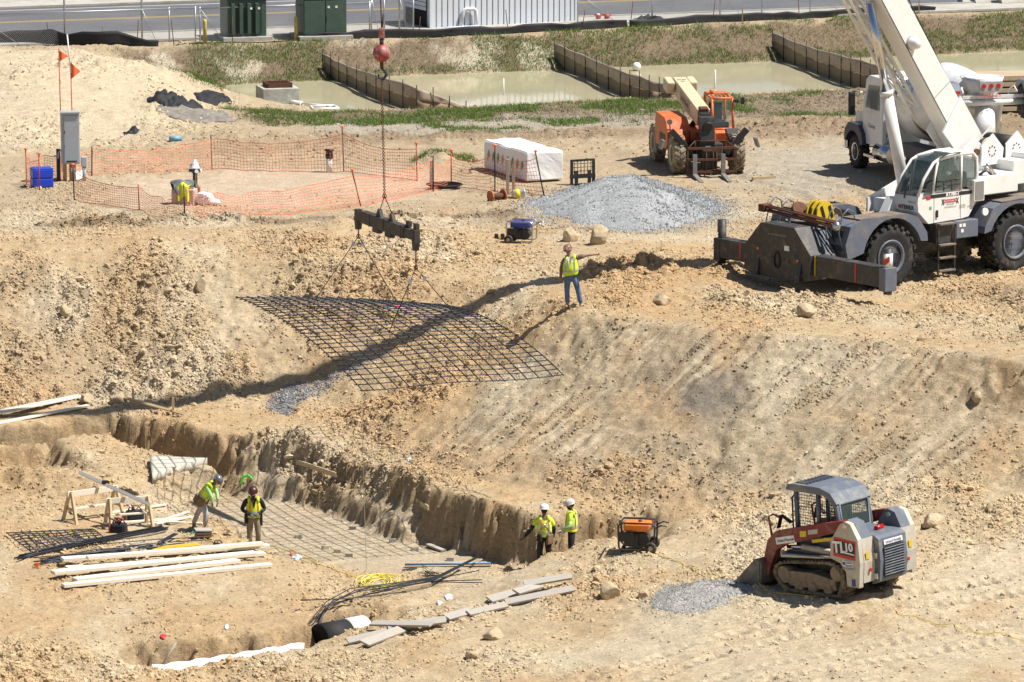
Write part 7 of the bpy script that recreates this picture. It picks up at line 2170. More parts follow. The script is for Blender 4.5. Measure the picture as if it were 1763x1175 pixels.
    return t
M_JEANS = mat('blue_jeans', (.10, .16, .28), .9, var=.28, scale=7, bump=.3)
M_CAMO = mat('camouflage_shirt', (.16, .13, .095), .9, var=.6, scale=9)
M_VEST = mat('vest_lime', (.60, .78, .03), .75, var=.08, scale=9, bump=.35, bscale=12)
M_TEE = mat('tee_yellow_green', (.66, .82, .07), .8, var=.06, scale=9, bump=.35, bscale=12)
M_PALEGREEN = mat('sleeve_pale_green', (.36, .62, .25), .85, var=.1, bump=.3)
M_BLACKC = mat('black_cloth', (.018, .018, .022), .9, var=.25, bump=.3)
M_KHAKI = mat('khaki_trousers', (.26, .20, .13), .9, var=.2, scale=6, bump=.3)
M_GREYTR = mat('dusty_grey_trousers', (.42, .41, .41), .9, var=.22, scale=6, bump=.3)
M_BOOT = mat('tan_boot', (.34, .24, .16), .85, var=.25)
M_HATBROWN = mat('hat_brown', (.20, .10, .07), .4, var=.15)
M_HATDK = mat('hat_carbon', (.14, .14, .15), .3, .2, var=.5, scale=14)
M_HATMAROON = mat('hat_maroon', (.06, .018, .014), .4, var=.2)
M_HATWHITE = mat('hat_white', (.72, .74, .76), .35, var=.04)
M_HATGREY = mat('hat_pale_grey', (.48, .47, .44), .4, var=.3, scale=14)
M_LEATHER = mat('pouch_leather', (.20, .125, .07), .85, var=.3)
M_ORTAPE = mat('orange_tape', (.75, .22, .05), .6)
M_GLOVEW = mat('glove_white', (.6, .58, .55), .9, var=.15)
def stand(h=0.0):
    return dict(pelvis=(0, 0, .96), chest=(0, .0, 1.34), neck=(0, .005, 1.52), head=(0, -.01, 1.665), shL=(.19, .01, 1.44), shR=(-.19, .01, 1.44), elL=(.25, .02, 1.15), elR=(-.25, .02, 1.15), wrL=(.27, -.05, .90), wrR=(-.27, -.05, .90),
                hipL=(.10, 0, .92), hipR=(-.10, 0, .92), knL=(.12, -.02, .50), knR=(-.12, -.02, .50), anL=(.13, .02, .09), anR=(-.13, .02, .09), toeL=(.15, -.13, .045), toeR=(-.15, -.13, .045))
# 1 banksman
J = stand(); J.update(pelvis=(-.02, 0, .96), hipL=(.09, 0, .92), hipR=(-.12, 0, .92), knL=(.19, -.02, .5), anL=(.27, .03, .09), toeL=(.33, -.1, .045), knR=(-.13, -.02, .5), anR=(-.12, .02, .09), toeR=(-.16, -.13, .045),
    chest=(-.03, .0, 1.34), neck=(-.07, 0, 1.52), head=(-.10, -.02, 1.66), face=(-.35, -1, -.25), shL=(.17, 0, 1.46), shR=(-.22, .01, 1.40), elL=(.45, -.03, 1.53), wrL=(.70, -.10, 1.57), hsL=(0, .3, 1), curlL=1.0, elR=(-.30, .03, 1.12), wrR=(-.31, -.06, .86))
p = spot(984, 529); p.z -= .02
person('man in blue jeans and lime vest pointing right on the pit rim', p, R(-6), J, dict(skin=M_SKIN, trousers=M_JEANS, boots=M_BOOT, shirt=M_CAMO, vest=M_VEST, vneck=M_STICK, hat=M_HATBROWN, badge=M_DECALWHT, glasses=1, belly=.035, wide=1.16, belt=M_CAMO, sleeveR=M_SKIND, pouches=((1.4, .08, .12, M_DECALBLK),)), 1.03)  # right arm wrapped in a darker skin tone
# 2 stooping man at the floor edge
J = stand(); J.update(pelvis=(-.05, .05, .90), hipL=(.05, .0, .86), hipR=(-.12, .05, .88), chest=(.16, -.08, 1.22), neck=(.28, -.12, 1.36), head=(.38, -.15, 1.44), face=(1, -.3, -.6), shL=(.20, .10, 1.30), shR=(.12, -.26, 1.28), elL=(.36, .05, 1.05), elR=(.24, -.28, 1.02), wrL=(.38, -.05, .85), wrR=(.26, -.22, .80),
    knR=(.06, -.05, .50), anR=(.02, -.02, .12), toeR=(.16, -.08, .07), knL=(-.20, .12, .48), anL=(-.34, .28, .12), toeL=(-.22, .22, .07))
p = spot(352, 914)
person('man in lime vest and dusty trousers stooping beside the sawhorses', p, R(-5), J, dict(skin=M_SKIND, trousers=M_GREYTR, boots=M_BOOT, shirt=M_PALEGREEN, long=1, vest=M_VEST, hat=M_HATDK, gloveR=M_GREYCLOTH, gloveL=M_GREYCLOTH, pouches=((-1.3, .20, .26, M_LEATHER), (2.4, .18, .24, M_LEATHER), (-2.3, .2, .26, M_LEATHER), (0.9, .16, .22, M_LEATHER))), 1.0)
# 3 man in black hoodie
J = stand(); J.update(head=(-.01, -.06, 1.65), face=(-.1, -1, -.45), elL=(.32, .06, 1.16), wrL=(.10, -.22, 1.06), elR=(-.32, .06, 1.16), wrR=(-.08, -.24, 1.04), curlL=1.2, curlR=1.2, knL=(.12, -.04, .5), knR=(-.11, -.02, .5))
p = at(437, 948, -5.0); p.z = ground(p.x, p.y)
person('man in black hoodie and lime vest facing us on the pit floor', p, R(8), J, dict(skin=M_SKIND, trousers=M_KHAKI, boots=M_BOOT, shirt=M_BLACKC, long=1, vest=M_VEST, tape2=M_REFLECT, braces=M_ORTAPE, vneck=M_BLACKC, hat=M_HATMAROON, beard=M_BLACKC, gloveL=M_GREYCLOTH, gloveR=M_GREYCLOTH, pouches=((-1.5, .16, .26, M_BLACKC), (1.5, .10, .34, M_BLACKC))), 1.0)
# 4 man from behind, harness
J = stand(); J.update(face=(.1, 1, -.15), head=(.0, .02, 1.665), elL=(.27, .06, 1.14), wrL=(.25, .16, .92), elR=(-.34, .0, 1.18), wrR=(-.52, -.06, .98), hsR=(0, -1, .3), toeL=(.15, .16, .045), toeR=(-.15, .16, .045))
p = at(937, 980, -4.9); p.z = ground(p.x, p.y)
person('man in yellow shirt and orange harness seen from behind in the trench', p, R(4), J, dict(skin=M_SKIND, trousers=M_BLACKC, boots=M_BOOT, shirt=M_TEE, vest=M_TEE, hat=M_HATWHITE, brim=0, harness=M_ORTAPE, sleeveR=M_BLACKC, gloveR=M_BLACKC, sleeveL=M_BLACKC, pouches=((2.4, .22, .28, M_LEATHER), (-2.4, .14, .2, M_BLACKC))), 1.0)
# 5 man in profile
J = stand(); J.update(face=(-1, -.25, -.25), head=(-.04, -.01, 1.665), shL=(.05, .17, 1.44), shR=(-.03, -.18, 1.44), elR=(-.04, -.30, 1.17), wrR=(-.26, -.34, 1.04), hsR=(0, 0, 1), elL=(.0, .26, 1.16), wrL=(-.14, .22, .95), hipL=(.0, .1, .92), hipR=(0, -.1, .92), knL=(-.02, .1, .5), knR=(-.02, -.12, .5), anL=(.02, .12, .09), anR=(.02, -.12, .09), toeL=(-.13, .13, .045), toeR=(-.13, -.13, .045))
p = at(984, 972, -4.85); p.z = ground(p.x, p.y)
person('man in yellow shirt and pale hard hat turned left in the trench', p, 0, J, dict(skin=M_SKIND, trousers=M_BLACKC, boots=M_BOOT, shirt=M_TEE, vest=M_TEE, tape2=M_ORTAPE, hat=M_HATGREY, sleeveR=M_PALEGREEN, gloveR=M_GLOVEW, gloveL=M_GLOVEW, beard=M_BLACKC, glasses=1), 1.0)
# 6 operator in the cab
J = stand(); J.update(pelvis=(0, .0, .55), hipL=(.1, 0, .52), hipR=(-.1, 0, .52), chest=(0, .06, .95), neck=(0, .05, 1.12), head=(0, .02, 1.26), shL=(.19, .05, 1.05), shR=(-.19, .05, 1.05), elL=(.26, -.1, .82), elR=(-.26, -.1, .82), wrL=(.22, -.33, .85), wrR=(-.22, -.33, .85), knL=(.14, -.42, .52), knR=(-.14, -.42, .52), anL=(.14, -.45, .12), anR=(-.14, -.45, .12), toeL=(.14, -.6, .08), toeR=(-.14, -.6, .08))
q = CRM @ (UPC @ Vector((-.12, 1.14, 1.9)))
person('crane operator in orange vest seated inside the crane cab', q, CR_A + R(1.9) + R(90), J, dict(skin=M_SKIN, trousers=M_JEANS, boots=M_BOOT, shirt=M_GREYCLOTH, long=1, vest=M_ORANGE, hat=M_HATWHITE), 1.0)
# ================================================================== IN AND AROUND THE PIT
M_PINE = mat('new_pine', (.76, .69, .56), .75, var=.07, scale=3, stretch=(1, 12, 12))
M_PINED = mat('form_board', (.52, .40, .24), .8, var=.12, scale=3, stretch=(1, 12, 12))
M_GREYPLANK = mat('weathered_plank', (.37, .345, .31), .9, var=.16, scale=3, stretch=(1, 14, 14), dirt=(.42, .34, .24), dirt_amt=.25)
def plank(name, label, cat, a, b, w, th, m, group=None, lift=0.0, parent=None, roll=0.0):
    """Board from place a to place b (points), lying on its face."""
    d = b - a; c = (a + b) / 2 + Vector((0, 0, lift))
    x = d.normalized(); up = Vector((0, 0, 1)); y = up.cross(x).normalized(); z = x.cross(y)
    T = Matrix(((x.x, y.x, z.x, c.x), (x.y, y.y, z.y, c.y), (x.z, y.z, z.z, c.z), (0, 0, 0, 1)))
    o = MB().box((0, 0, 0), (d.length, w, th), bev=.006).build(name, m, parent)
    o.matrix_world = T @ Matrix.Rotation(roll, 4, 'X')
    if parent is None: tag(o, label, cat, group)
    return o
def sp(px, py, dz=0.0):
    p = spot(px, py); p.z += dz; return p
# white planks at the left rim
for i, (a, b) in enumerate((((-40, 722), (136, 686)), ((-40, 728), (138, 690)), ((-40, 742), (152, 703)))):
    plank('plank', ('pale plank at the back of the left rim pile', 'pale plank lying on top of the left rim pile', 'single pale plank nearest the trench at the left rim')[i], 'plank', sp(*a, .10 + .05 * (i == 1)), sp(*b, .08 + .05 * (i == 1)), .2, .05, M_PINE, 'pale planks at the left rim')
# batter board
t = thing('batter_board', 'wooden batter board on two stakes at the trench corner', 'batter board', sp(265, 707))
o0 = t.location
a, b = sp(211, 690, .10) - o0, sp(317, 720, .12) - o0
d = (b - a).normalized(); ang = math.atan2(d.y, d.x)
MB().tube([a, b], .05, 4, smooth=False).build('rail_board', M_PINED, t)
for px, py, h in ((229, 698, .5), (298, 716, .55)):
    q = sp(px, py) - o0
    MB().box((q.x, q.y + .05, q.z + h / 2 - .1), (.07, .05, h + .2)).build('stake', M_PINED, t)
# pale sheet on the island end
sh_pts = [at(258, 792, -4.05), at(357, 796, -4.12), at(300, 812, -4.2), at(262, 824, -4.22)]
V = []; n = 12
for i in range(n + 1):
    for j in range(n + 1):
        u, v = i / n, j / n
        p = sh_pts[0].lerp(sh_pts[1], u).lerp(sh_pts[3].lerp(sh_pts[2], u), v)
        p.z += .13 + .012 * math.sin(i * 1.3) * math.sin(j * 1.1)
        V.append(p - sh_pts[0])
F = [(i * (n + 1) + j, i * (n + 1) + j + 1, (i + 1) * (n + 1) + j + 1, (i + 1) * (n + 1) + j) for i in range(n) for j in range(n)]
k0 = len(V); V += [p - Vector((0, 0, .3)) for p in V]; F += [tuple(q + k0 for q in f)[::-1] for f in F]
rim = [(i, 0) for i in range(n)] + [(n, j) for j in range(n)] + [(i, n) for i in range(n, 0, -1)] + [(0, j) for j in range(n, 0, -1)]
rim = [i * (n + 1) + j for i, j in rim]
F += [(a_, b_, b_ + k0, a_ + k0) for a_, b_ in zip(rim, rim[1:] + rim[:1])]
mb = MB(); mb.add(V, F, True); o = mb.build('concrete_slab', mat('rough_mortar', (.47, .44, .38), .95, var=.12, scale=6, bump=.9, bscale=20)); o.location = sh_pts[0]
tag(o, 'pale grey skin of rough mortar on the end of the soil island', 'mortar slab')
# sawhorses
def sawhorse(label, pl, pr, h, dep):
    """pl, pr: feet places of the near legs; trestle along them."""
    A, B = spot(*pl), spot(*pr)
    d = (B - A); d.z = 0; L_ = d.length; d.normalize(); nrm = Vector((-d.y, d.x, 0))
    t = thing('sawhorse', label, 'sawhorse', A, 0, 'sawhorses in the setting out yard')
    T = Matrix(((d.x, nrm.x, 0, 0), (d.y, nrm.y, 0, 0), (0, 0, 1, 0), (0, 0, 0, 1)))
    MB().box((L_ / 2, dep / 2, h - .07), (L_ + .1, .05, .15), M=T).build('top_rail', M_PINE, t)
    for x in (.05, L_ - .05):
        for y, s in ((0, 1), (dep, -1)):
            MB().tube([T @ Vector((x - .05 * (1 if x < 1 else -1), y - .12 * s, -.05)), T @ Vector((x, dep / 2 - s * .045, h))], .055, 4, smooth=False).build('leg', M_PINED, t)
        MB().box((x, dep / 2, h * .42), (.04, dep * .75, .1), M=T).build('end_brace', M_PINED, t)
    MB().box((L_ / 2, dep / 2, h * .42), (L_ - .1, .1, .04), M=T).build('lower_rail', M_PINE, t)
    return t
sawhorse('wooden sawhorse farther from the lumber pile', (128, 902), (210, 893), .86, .5)
sawhorse('wooden sawhorse nearer the lumber pile', (190, 912), (262, 906), .82, .55)
a, b = at(137, 814, -3.45), at(257, 869, -3.80)
t = thing('straight_edge', 'long pale metal straight edge leaning over the two sawhorses', 'straight edge', a)
MB().tube([(0, 0, 0), tuple(b - a)], .06, 4, smooth=False).build('screed_bar', mat('aluminium', (.50, .49, .46), .45, .3, var=.1), t)
q = (b - a) * .38
MB().box((q.x, q.y, q.z + .07), (.22, .1, .1), bev=.02).build('clamp', M_DECALBLK, t)
MB().box((q.x + .1, q.y, q.z + .10), (.08, .08, .05), bev=.01).build('clamp_grip', M_BYELLOW, t)
# tool bags
M_TOOLRED = mat('tool_red', (.35, .03, .04), .6)
def tool_bag(label, px, py, w, seed, accent):
    r = random.Random(seed); p = spot(px, py)
    t = thing('tool_bag', label, 'tool bag', p, r.uniform(-.3, .3))
    MB().box((0, 0, .14), (w, w * .7, .3), bev=.08).build('bag_body', M_BLACKC, t)
    MB().tube([(-w * .4, 0, .28), (-w * .2, 0, .42), (w * .2, 0, .42), (w * .4, 0, .28)], .02, 6).build('strap', accent, t)
    for k in range(5):
        MB().cyl((r.uniform(-.18, .18), r.uniform(-.1, .1), .22), (r.uniform(-.25, .25), r.uniform(-.15, .15), .44), .022, n=6).build('tool_handle', (accent, M_CDARK, M_STEEL)[k % 3], t)
    MB().box((-w * .52, -.02, .12), (.06, .25, .2), bev=.02).build('side_pocket', accent, t)
    return t
tool_bag('black and red tool bag at the foot of the near sawhorse', 205, 918, .45, 1, M_TOOLRED)
tool_bag('black tool bag with brown straps between the sawhorses', 232, 896, .5, 2, M_LEATHER)
# rebar bundles
def bars(label, lines, r_, name='rebar_bundle', cat='rebar', m=None, group=None):
    P0 = spot(*lines[0][0])
    t = thing(name, label, cat, P0, group=group)
    for L in lines:
        pts_ = [(spot(*q[:2]) + Vector((0, 0, (q[2] if len(q) > 2 else 0) + .02)) - P0) for q in L]
        out = []
        for a, b in zip(pts_[:-1], pts_[1:]):
            out += [a.lerp(b, k / 4) for k in range(4)]
        out.append(pts_[-1])
        MB().tube(out, r_, 5).build('bar', m or M_BAR, t)
    return t
rr = random.Random(5)
bars('neat bundle of straight black rebar behind the yellow case', [[(28 + rr.uniform(-4, 8), 962 + i * .9, .04 + .03 * (i % 3)), (150, 938 + i * .9 - 1, .06 + .03 * (i % 3)), (292 - rr.uniform(0, 14), 911 + i * .8, .04 + .03 * (i % 3))] for i in range(9)], .016)
bars('loose spread of black rebar left of the yellow case', [[(72 + rr.uniform(-14, 20), 966 + i * .8, .03 + .03 * (i % 3)), (170 + rr.uniform(-10, 10), 952 + i * .7, .05 + .03 * (i % 2)), (300 + rr.uniform(-60, 50), 944 - i * .4 + rr.uniform(-2, 3), .04)] for i in range(14)], .016)
bars('short bent rebar offcuts behind the yellow case', [[(272, 938 + i, .05), (300 + i * 2, 927 + i * .5, .12)] for i in range(4)], .016)
bars('single long rebar lying along the top of the loose spread', [[(160, 946, .1), (270, 935, .08), (352, 930, .06)], [(200, 948, .08), (300, 938, .06), (365, 934, .05)]], .014)
# small rebar grid
t = thing('rebar_grid', 'small black rebar grid lying on two battens at the left', 'rebar mat', sp(90, 935))
o0 = t.location
def gp(u, v): 
    p = at(12, 918, -4.45).lerp(at(160, 911, -4.45), u).lerp(at(48, 946, -4.45).lerp(at(185, 930, -4.45), u), v); return p - o0 + Vector((0, 0, .04 * math.sin(u * 9) * math.sin(v * 5)))
for i in range(13): MB().tube([gp(i / 12, v / 6 - .03) for v in range(8)], .016, 5).build('cross_bar', M_BAR, t)
for j in range(8): MB().tube([gp(u / 8 - .01, j / 7) for u in range(9)], .016, 5).build('long_bar', M_BAR, t)
plank('batten', 'pale batten under the left side of the small rebar grid', 'batten', sp(50, 928, .05), sp(112, 958, .05), .09, .09, M_PINED, 'battens under the small rebar grid')
plank('batten', 'pale batten under the right side of the small rebar grid', 'batten', sp(128, 922, .05), sp(180, 950, .05), .09, .09, M_PINED, 'battens under the small rebar grid')
o = MB().box((0, 0, .06), (.1, .1, .14)).build('offcut_tag', M_ORANGE); o.location = spot(64, 977); tag(o, 'orange tag at the left end of the rebar spread', 'tag')
# timber frames and pale battens by the sawhorses
for i, (a, b) in enumerate((((180, 905), (345, 893)), ((255, 908), (325, 884)), ((268, 905), (330, 893)), ((262, 901), (350, 905)), ((190, 886), (285, 872)))):
    plank('batten', ('pale batten behind the near sawhorse', 'pale batten leaning away right of the near sawhorse', 'middle pale batten right of the near sawhorse', 'pale batten nearest the stooping man', 'pale batten behind the far sawhorse')[i], 'batten', sp(*a, .05), sp(*b, .05), .1, .05, M_PINE, 'pale battens by the sawhorses')
# yellow instrument case
p = spot(306, 957)
t = thing('instrument_case', 'long yellow plastic instrument case on the rebar', 'case', p, R(12))
MB().prism([(-.66, 0), (.66, 0), (.66, .2), (.55, .3), (-.3, .26), (-.66, .18)], -.16, .16, 'y').build('case_body', mat('case_yellow', (.72, .40, .025), .5, var=.06, dirt=(.5, .33, .1), dirt_amt=.2), t)
MB().box((0, -.165, .15), (1.3, .015, .015)).build('case_seam', M_LEATHER, t)
for x in (-.35, .35): MB().box((x, -.17, .16), (.08, .02, .07)).build('latch', M_CDARK, t)
# circular saw and cord
p = spot(375, 950)
t = thing('circular_saw', 'black and blue circular saw beside the yellow case', 'saw', p, .4)
MB().cyl((0, -.04, .13), (0, .04, .13), .11, n=16).build('blade_guard', M_DECALBLK, t)
MB().cyl((0, .05, .14), (0, .22, .14), .07, n=12).build('motor', mat('tool_blue', (.03, .06, .2), .5), t)
MB().tube([(-.1, .05, .2), (-.05, .05, .3), (.08, .05, .3), (.14, .05, .22)], .025, 8).build('handle', M_LEATHER, t)
MB().box((.02, .02, .02), (.32, .2, .015)).build('base_plate', M_STEEL, t)
p = spot(350, 927)
t = thing('tool_case', 'small dark slatted crate beside the stooping man', 'crate', p, R(14))
MB().box((0, 0, .12), (.42, .3, .2), bev=.015).build('crate_body', M_CDARK, t)
for z in (.08, .16): MB().box((0, -.155, z), (.42, .02, .04)).build('slat', M_LEATHER, t)
MB().box((0, 0, .24), (.46, .34, .03), (.05, .05, 0)).build('lid', M_GREYPLANK, t)
M_CORDY = mat('cord_yellow', (.72, .52, .05), .6, var=.1)
def cord(label, pxs, r_=.012, m=None, name='extension_cord', cat='cord', wig=.05, lift=.02, seed=1):
    r = random.Random(seed); W = [spot(*q) for q in pxs]; out = []
    for a, b in zip(W[:-1], W[1:]):
        n = max(2, int((b - a).length / .25))
        for k in range(n):
            p = a.lerp(b, k / n); p.x += r.uniform(-wig, wig); p.y += r.uniform(-wig, wig); p.z = ground(p.x, p.y) + lift + r_; out.append(p)
    out.append(W[-1] + Vector((0, 0, lift)))
    o = MB().tube([p - W[0] for p in out], r_, 6).build(name, m or M_CORDY); o.location = W[0]
    return tag(o, label, cat)
cord('yellow cord trailing past the saw towards the stooping man', [(300, 933), (340, 925), (392, 948), (440, 936), (500, 950)], seed=2)
cord('yellow cord running from the coil across the pit floor edge', [(500, 950), (540, 970), (580, 985), (625, 1000), (645, 1003)], seed=3)
cord('tangled green cord behind the dark crate', [(318, 918), (330, 912), (326, 921), (338, 914), (333, 922), (345, 918)], .012, mat('cord_green', (.03, .28, .17), .6), wig=.08, seed=4)
cord('yellow cord crossing the near ground below the loader', [(1165, 968), (1230, 995), (1330, 1022), (1450, 1035), (1560, 1062), (1680, 1090), (1800, 1108)], .011, seed=5)
# lumber pile
rr = random.Random(9)
for i, (x0, y0, x1, y1, w, dz) in enumerate(((107, 976, 462, 952, .30, .20), (115, 984, 455, 958, .30, .08), (91, 997, 440, 963, .30, .17), (128, 1003, 410, 970, .30, .07), (108, 1013, 466, 977, .24, .07), (150, 979, 452, 954, .2, .29))):
    plank('plank', ('topmost back plank of the pale lumber pile', 'lower back plank of the pale lumber pile', 'middle plank of the pale lumber pile reaching farthest left', 'short middle plank low in the pale lumber pile', 'front plank of the pale lumber pile, nearest us', 'narrow plank resting on the back of the pale lumber pile')[i], 'plank', sp(x0, y0, dz), sp(x1, y1, dz), w, .09, M_PINE, 'pale lumber pile in the yard')
# boards pinned to the trench wall
for lab, a, b in (('pale board pinned high on the long trench wall', (505, 789), (586, 816)), ('pale board pinned on the trench wall nearer the two men', (703, 847), (745, 873)), ):
    A = at(*a, -3.95); B = at(*b, -4.0)
    plank('wall_board', lab, 'board', A + Vector((-.12, -.16, 0)), B + Vector((-.12, -.16, 0)), .05, .14, M_PINED, 'boards on the trench wall')
plank('wall_board', 'grey board lying at the foot of the trench wall', 'board', sp(737, 940, .04), sp(764, 951, .04), .16, .05, M_GREYPLANK)
# spacer bricks on the pit floor
M_DOBIE = mat('spacer_brick', (.31, .29, .25), .9, var=.12)
M_DOBIEY = mat('spacer_brick_buff', (.42, .36, .25), .9, var=.1)
bmsh = [MB().box((0, 0, .05), (.2, .1, .1), bev=.006).mesh('spacer_brick') for _ in range(2)]
bmsh[0].materials.append(M_DOBIE); bmsh[1].materials.append(M_DOBIEY)
for i, (px, py, k, lab) in enumerate(((514, 927, 0, 'leftmost grey spacer brick on the pit floor'), (607, 912, 0, 'farthest grey spacer brick near the trench wall'), (560, 946, 1, 'buff spacer brick left of centre on the pit floor'), (581, 952, 1, 'buff spacer brick next to the left buff one'), (601, 959, 0, 'grey spacer brick nearest the tag line'),
                             (676, 934, 0, 'grey spacer brick in the middle of the pit floor'), (714, 949, 0, 'grey spacer brick below the foot board'), (775, 966, 0, 'rightmost grey spacer brick near the blue pipe'))):
    o = mesh_obj('spacer_brick', bmsh[k], None); o.location = spot(px, py); o.rotation_euler.z = random.Random(i).uniform(-.15, .3)
    tag(o, lab, 'brick', 'spacer bricks on the pit floor')
# blue pipe, wire tangle, long bars
A, B = sp(697, 978, .05), sp(845, 976, .05)
t = thing('blue_strip', 'long thin blue strip on a batten at the pit floor edge', 'strip', A)
MB().tube([(0, 0, 0), tuple(B - A)], .05, 4, smooth=False).build('batten', M_PINED, t)
MB().tube([(0, -.02, .055), tuple(B - A + Vector((0, -.02, .055)))], .022, 6).build('strip', mat('strip_blue', (.10, .28, .62), .5), t)
plank('timber_offcut', 'short dark timber below the left end of the blue strip', 'timber', sp(694, 985, .03), sp(716, 980, .03), .08, .06, M_CDARK)
rr = random.Random(12); q = spot(745, 995)
mb = MB()
for k in range(6): mb.tube([(.18 * math.cos(a + k) * (1 + .2 * k / 5), .25 * math.sin(a + k * .7), .06 + .04 * k / 5 + .04 * math.sin(2 * a + k)) for a in [i * math.pi / 7 for i in range(14)]], .007, 4, closed=True)
for k in range(9): mb.tube([(rr.uniform(-.5, .1), rr.uniform(-.2, .6), rr.uniform(.05, .4)), (rr.uniform(-.2, .3), rr.uniform(-.3, .3), .08)], .006, 4)
o = mb.build('wire_tangle', M_BAR); o.location = q; tag(o, 'tangle of black tie wire in front of the blue strip', 'wire')
rr = random.Random(14)
L1 = []
for i in range(6): L1.append([(840 - i * 2, 964 + i * 1.5, .22), (750, 1005 + i, .16), (640 - rr.uniform(0, 40), 1025 + i * 3, .2), (570 + rr.uniform(-15, 10), 1052 + i * 2, .25), (533 + rr.uniform(-8, 20), 1076 + i * 3, .1)])
for i in range(2): L1.append([(830, 1005 + i * 5, .08), (740, 1010 + i, .12), (640, 1030 + i * 3, .2)])
for i in range(2): L1.append([(700, 1030, .15), (600, 1048 + i, .25), (518, 1055 - i, .3)])
L1.append([(825, 990, .1), (760, 1006, .15)])
bars('long bent black rebar lying across the pipe trench', L1, .014)
# yellow hose coil
q = spot(652, 1008); mb = MB()
for k in range(9):
    rx, ry = .16 + .02 * k, .45 + .05 * k
    mb.tube([(rx * 1.7 * math.cos(a) + .06 * math.sin(k) + .12 * (k % 3 - 1), ry * math.sin(a) + .08 * math.cos(k * 2), .03 + .014 * k + .02 * math.sin(3 * a + k)) for a in [i * math.pi / 12 for i in range(24)]], .011, 5, closed=True)
o = mb.build('hose_coil', mat('hose_yellow', (.78, .68, .10), .6, var=.08)); o.location = q; tag(o, 'coil of yellow hose lying at the edge of the pit floor', 'hose')
# papers and litter
for i, (px, py, w, c, lab) in enumerate(((512, 962, .26, (.62, .64, .72), 'crumpled white paper bag right of the lumber pile'), (772, 1030, .2, (.62, .62, .78), 'white paper sheet beside the long rebar'), (757, 1039, .14, (.7, .7, .72), 'small scrap of white paper left of the paper sheet'), (390, 1082, .1, (.6, .66, .7), 'small pale wrapper on the bank above the pipe trench'), (281, 1097, .14, (.6, .03, .04), 'red wrapper on the bank above the pipe trench'),
                             (705, 793, .12, (.62, .64, .75), 'pale wrapper on the bench above the trench wall'), (502, 955, .08, (.6, .08, .1), 'red scrap beside the white paper bag'), (674, 1013, .1, (.8, .12, .25), 'pink marker scrap by the yellow hose'))):
    heap('litter', lab, 'litter', px, py, w * .55, w * 1.3, .035, mat('litter_%d' % i, c, .7, var=.05), 60 + i, n=8)
g = MB().tube([(.16 * math.cos(a), .0, .2 + .2 * math.sin(a)) for a in [R(20) + i * R(180) / 10 for i in range(11)]], .035, 6).build('paint_hoop', mat('lime_paint', (.12, .65, .05), .7)); g.location = sp(425, 842); tag(g, 'bright green hoop at the back of the pit floor', 'hoop')
# weathered planks in the near ground
for i, (a, b, w, dz) in enumerate((((640, 1087), (744, 1089), .2, .16), ((668, 1089), (768, 1076), .26, .08), ((598, 1111), (668, 1094), .22, .05), ((627, 1117), (692, 1092), .24, .08), ((768, 1072), (812, 1060), .24, .08), ((806, 1063), (872, 1048), .2, .05), ((842, 1040), (900, 1024), .26, .06), ((870, 1044), (988, 1020), .24, .05), ((888, 1032), (930, 1020), .22, .14), ((902, 1022), (984, 1008), .24, .2))):
    plank('plank', ('weathered plank lying level over the left plank cluster', 'weathered plank pointing right in the left plank cluster', 'left leg of the crossed weathered planks', 'right leg of the crossed weathered planks', 'short thick weathered plank between the two clusters', 'half buried weathered plank beside the short thick one', 'left weathered plank of the right plank stack', 'longest weathered plank under the right plank stack', 'short weathered plank in the right plank stack', 'topmost weathered plank of the right plank stack')[i], 'plank', sp(*a, dz + .05), sp(*b, dz + .05), w * 1.25, .055, M_GREYPLANK, 'weathered planks in the near ground', roll=R(16))
# culvert and white liner in the pipe trench
t = thing('culvert_pipe', 'black pipe with a white sleeve in the pipe trench', 'pipe', (-4.66, 120.1, -5.40), R(40))
MB().lathe([(.42, -.35), (.42, .55), (.37, .55), (.37, -.35)], (0, 0, .1), 'x', 26).build('pipe_wall', M_BLACKFAB, t)
MB().lathe([(.43, .5), (.43, 1.1), (.40, 1.1), (.40, .5)], (0, 0, .1), 'x', 26).build('pipe_sleeve', M_PVC, t)
MB().lathe([(.389, -.34), (.385, .1), (.001, .12)], (0, 0, .1), 'x', 26).build('pipe_inside', M_DARK, t)  # black lining paints the shade inside the pipe mouth
t = thing('liner_sheet', 'white plastic liner edge along the bottom of the pipe trench', 'liner', at(390, 1137, -5.6))
o0 = t.location; V = []; F = []; n = 24
for i in range(n + 1):
    f = i / n; px = 262 + f * 262; py = 1152 - 40 * f ** 1.15
    p = at(px, py + 4, -5.35)
    w = .12 + .05 * math.sin(i * 1.1)
    for k in range(5):
        V.append(Vector((p.x, p.y + .3 - k * .14, p.z + .03 + .12 * math.sin(math.pi * k / 4) + .03 * math.sin(i * 1.7 + k))) - o0)
for i in range(n):
    for k in range(4): a = i * 5 + k; F.append((a, a + 1, a + 6, a + 5))
k0 = len(V); V += [p - Vector((0, 0, .02)) for p in V]; F += [tuple(q + k0 for q in f)[::-1] for f in F]
mb = MB(); mb.add(V, F, True); mb.build('sheet', M_WRAP, t)
o = MB().cyl((0, 0, 0), (.4, .1, .62), .022, n=6).build('grey_rod', M_GREYPLANK); o.location = at(276, 1150, -5.4); tag(o, 'grey rod leaning out of the pipe trench', 'rod')

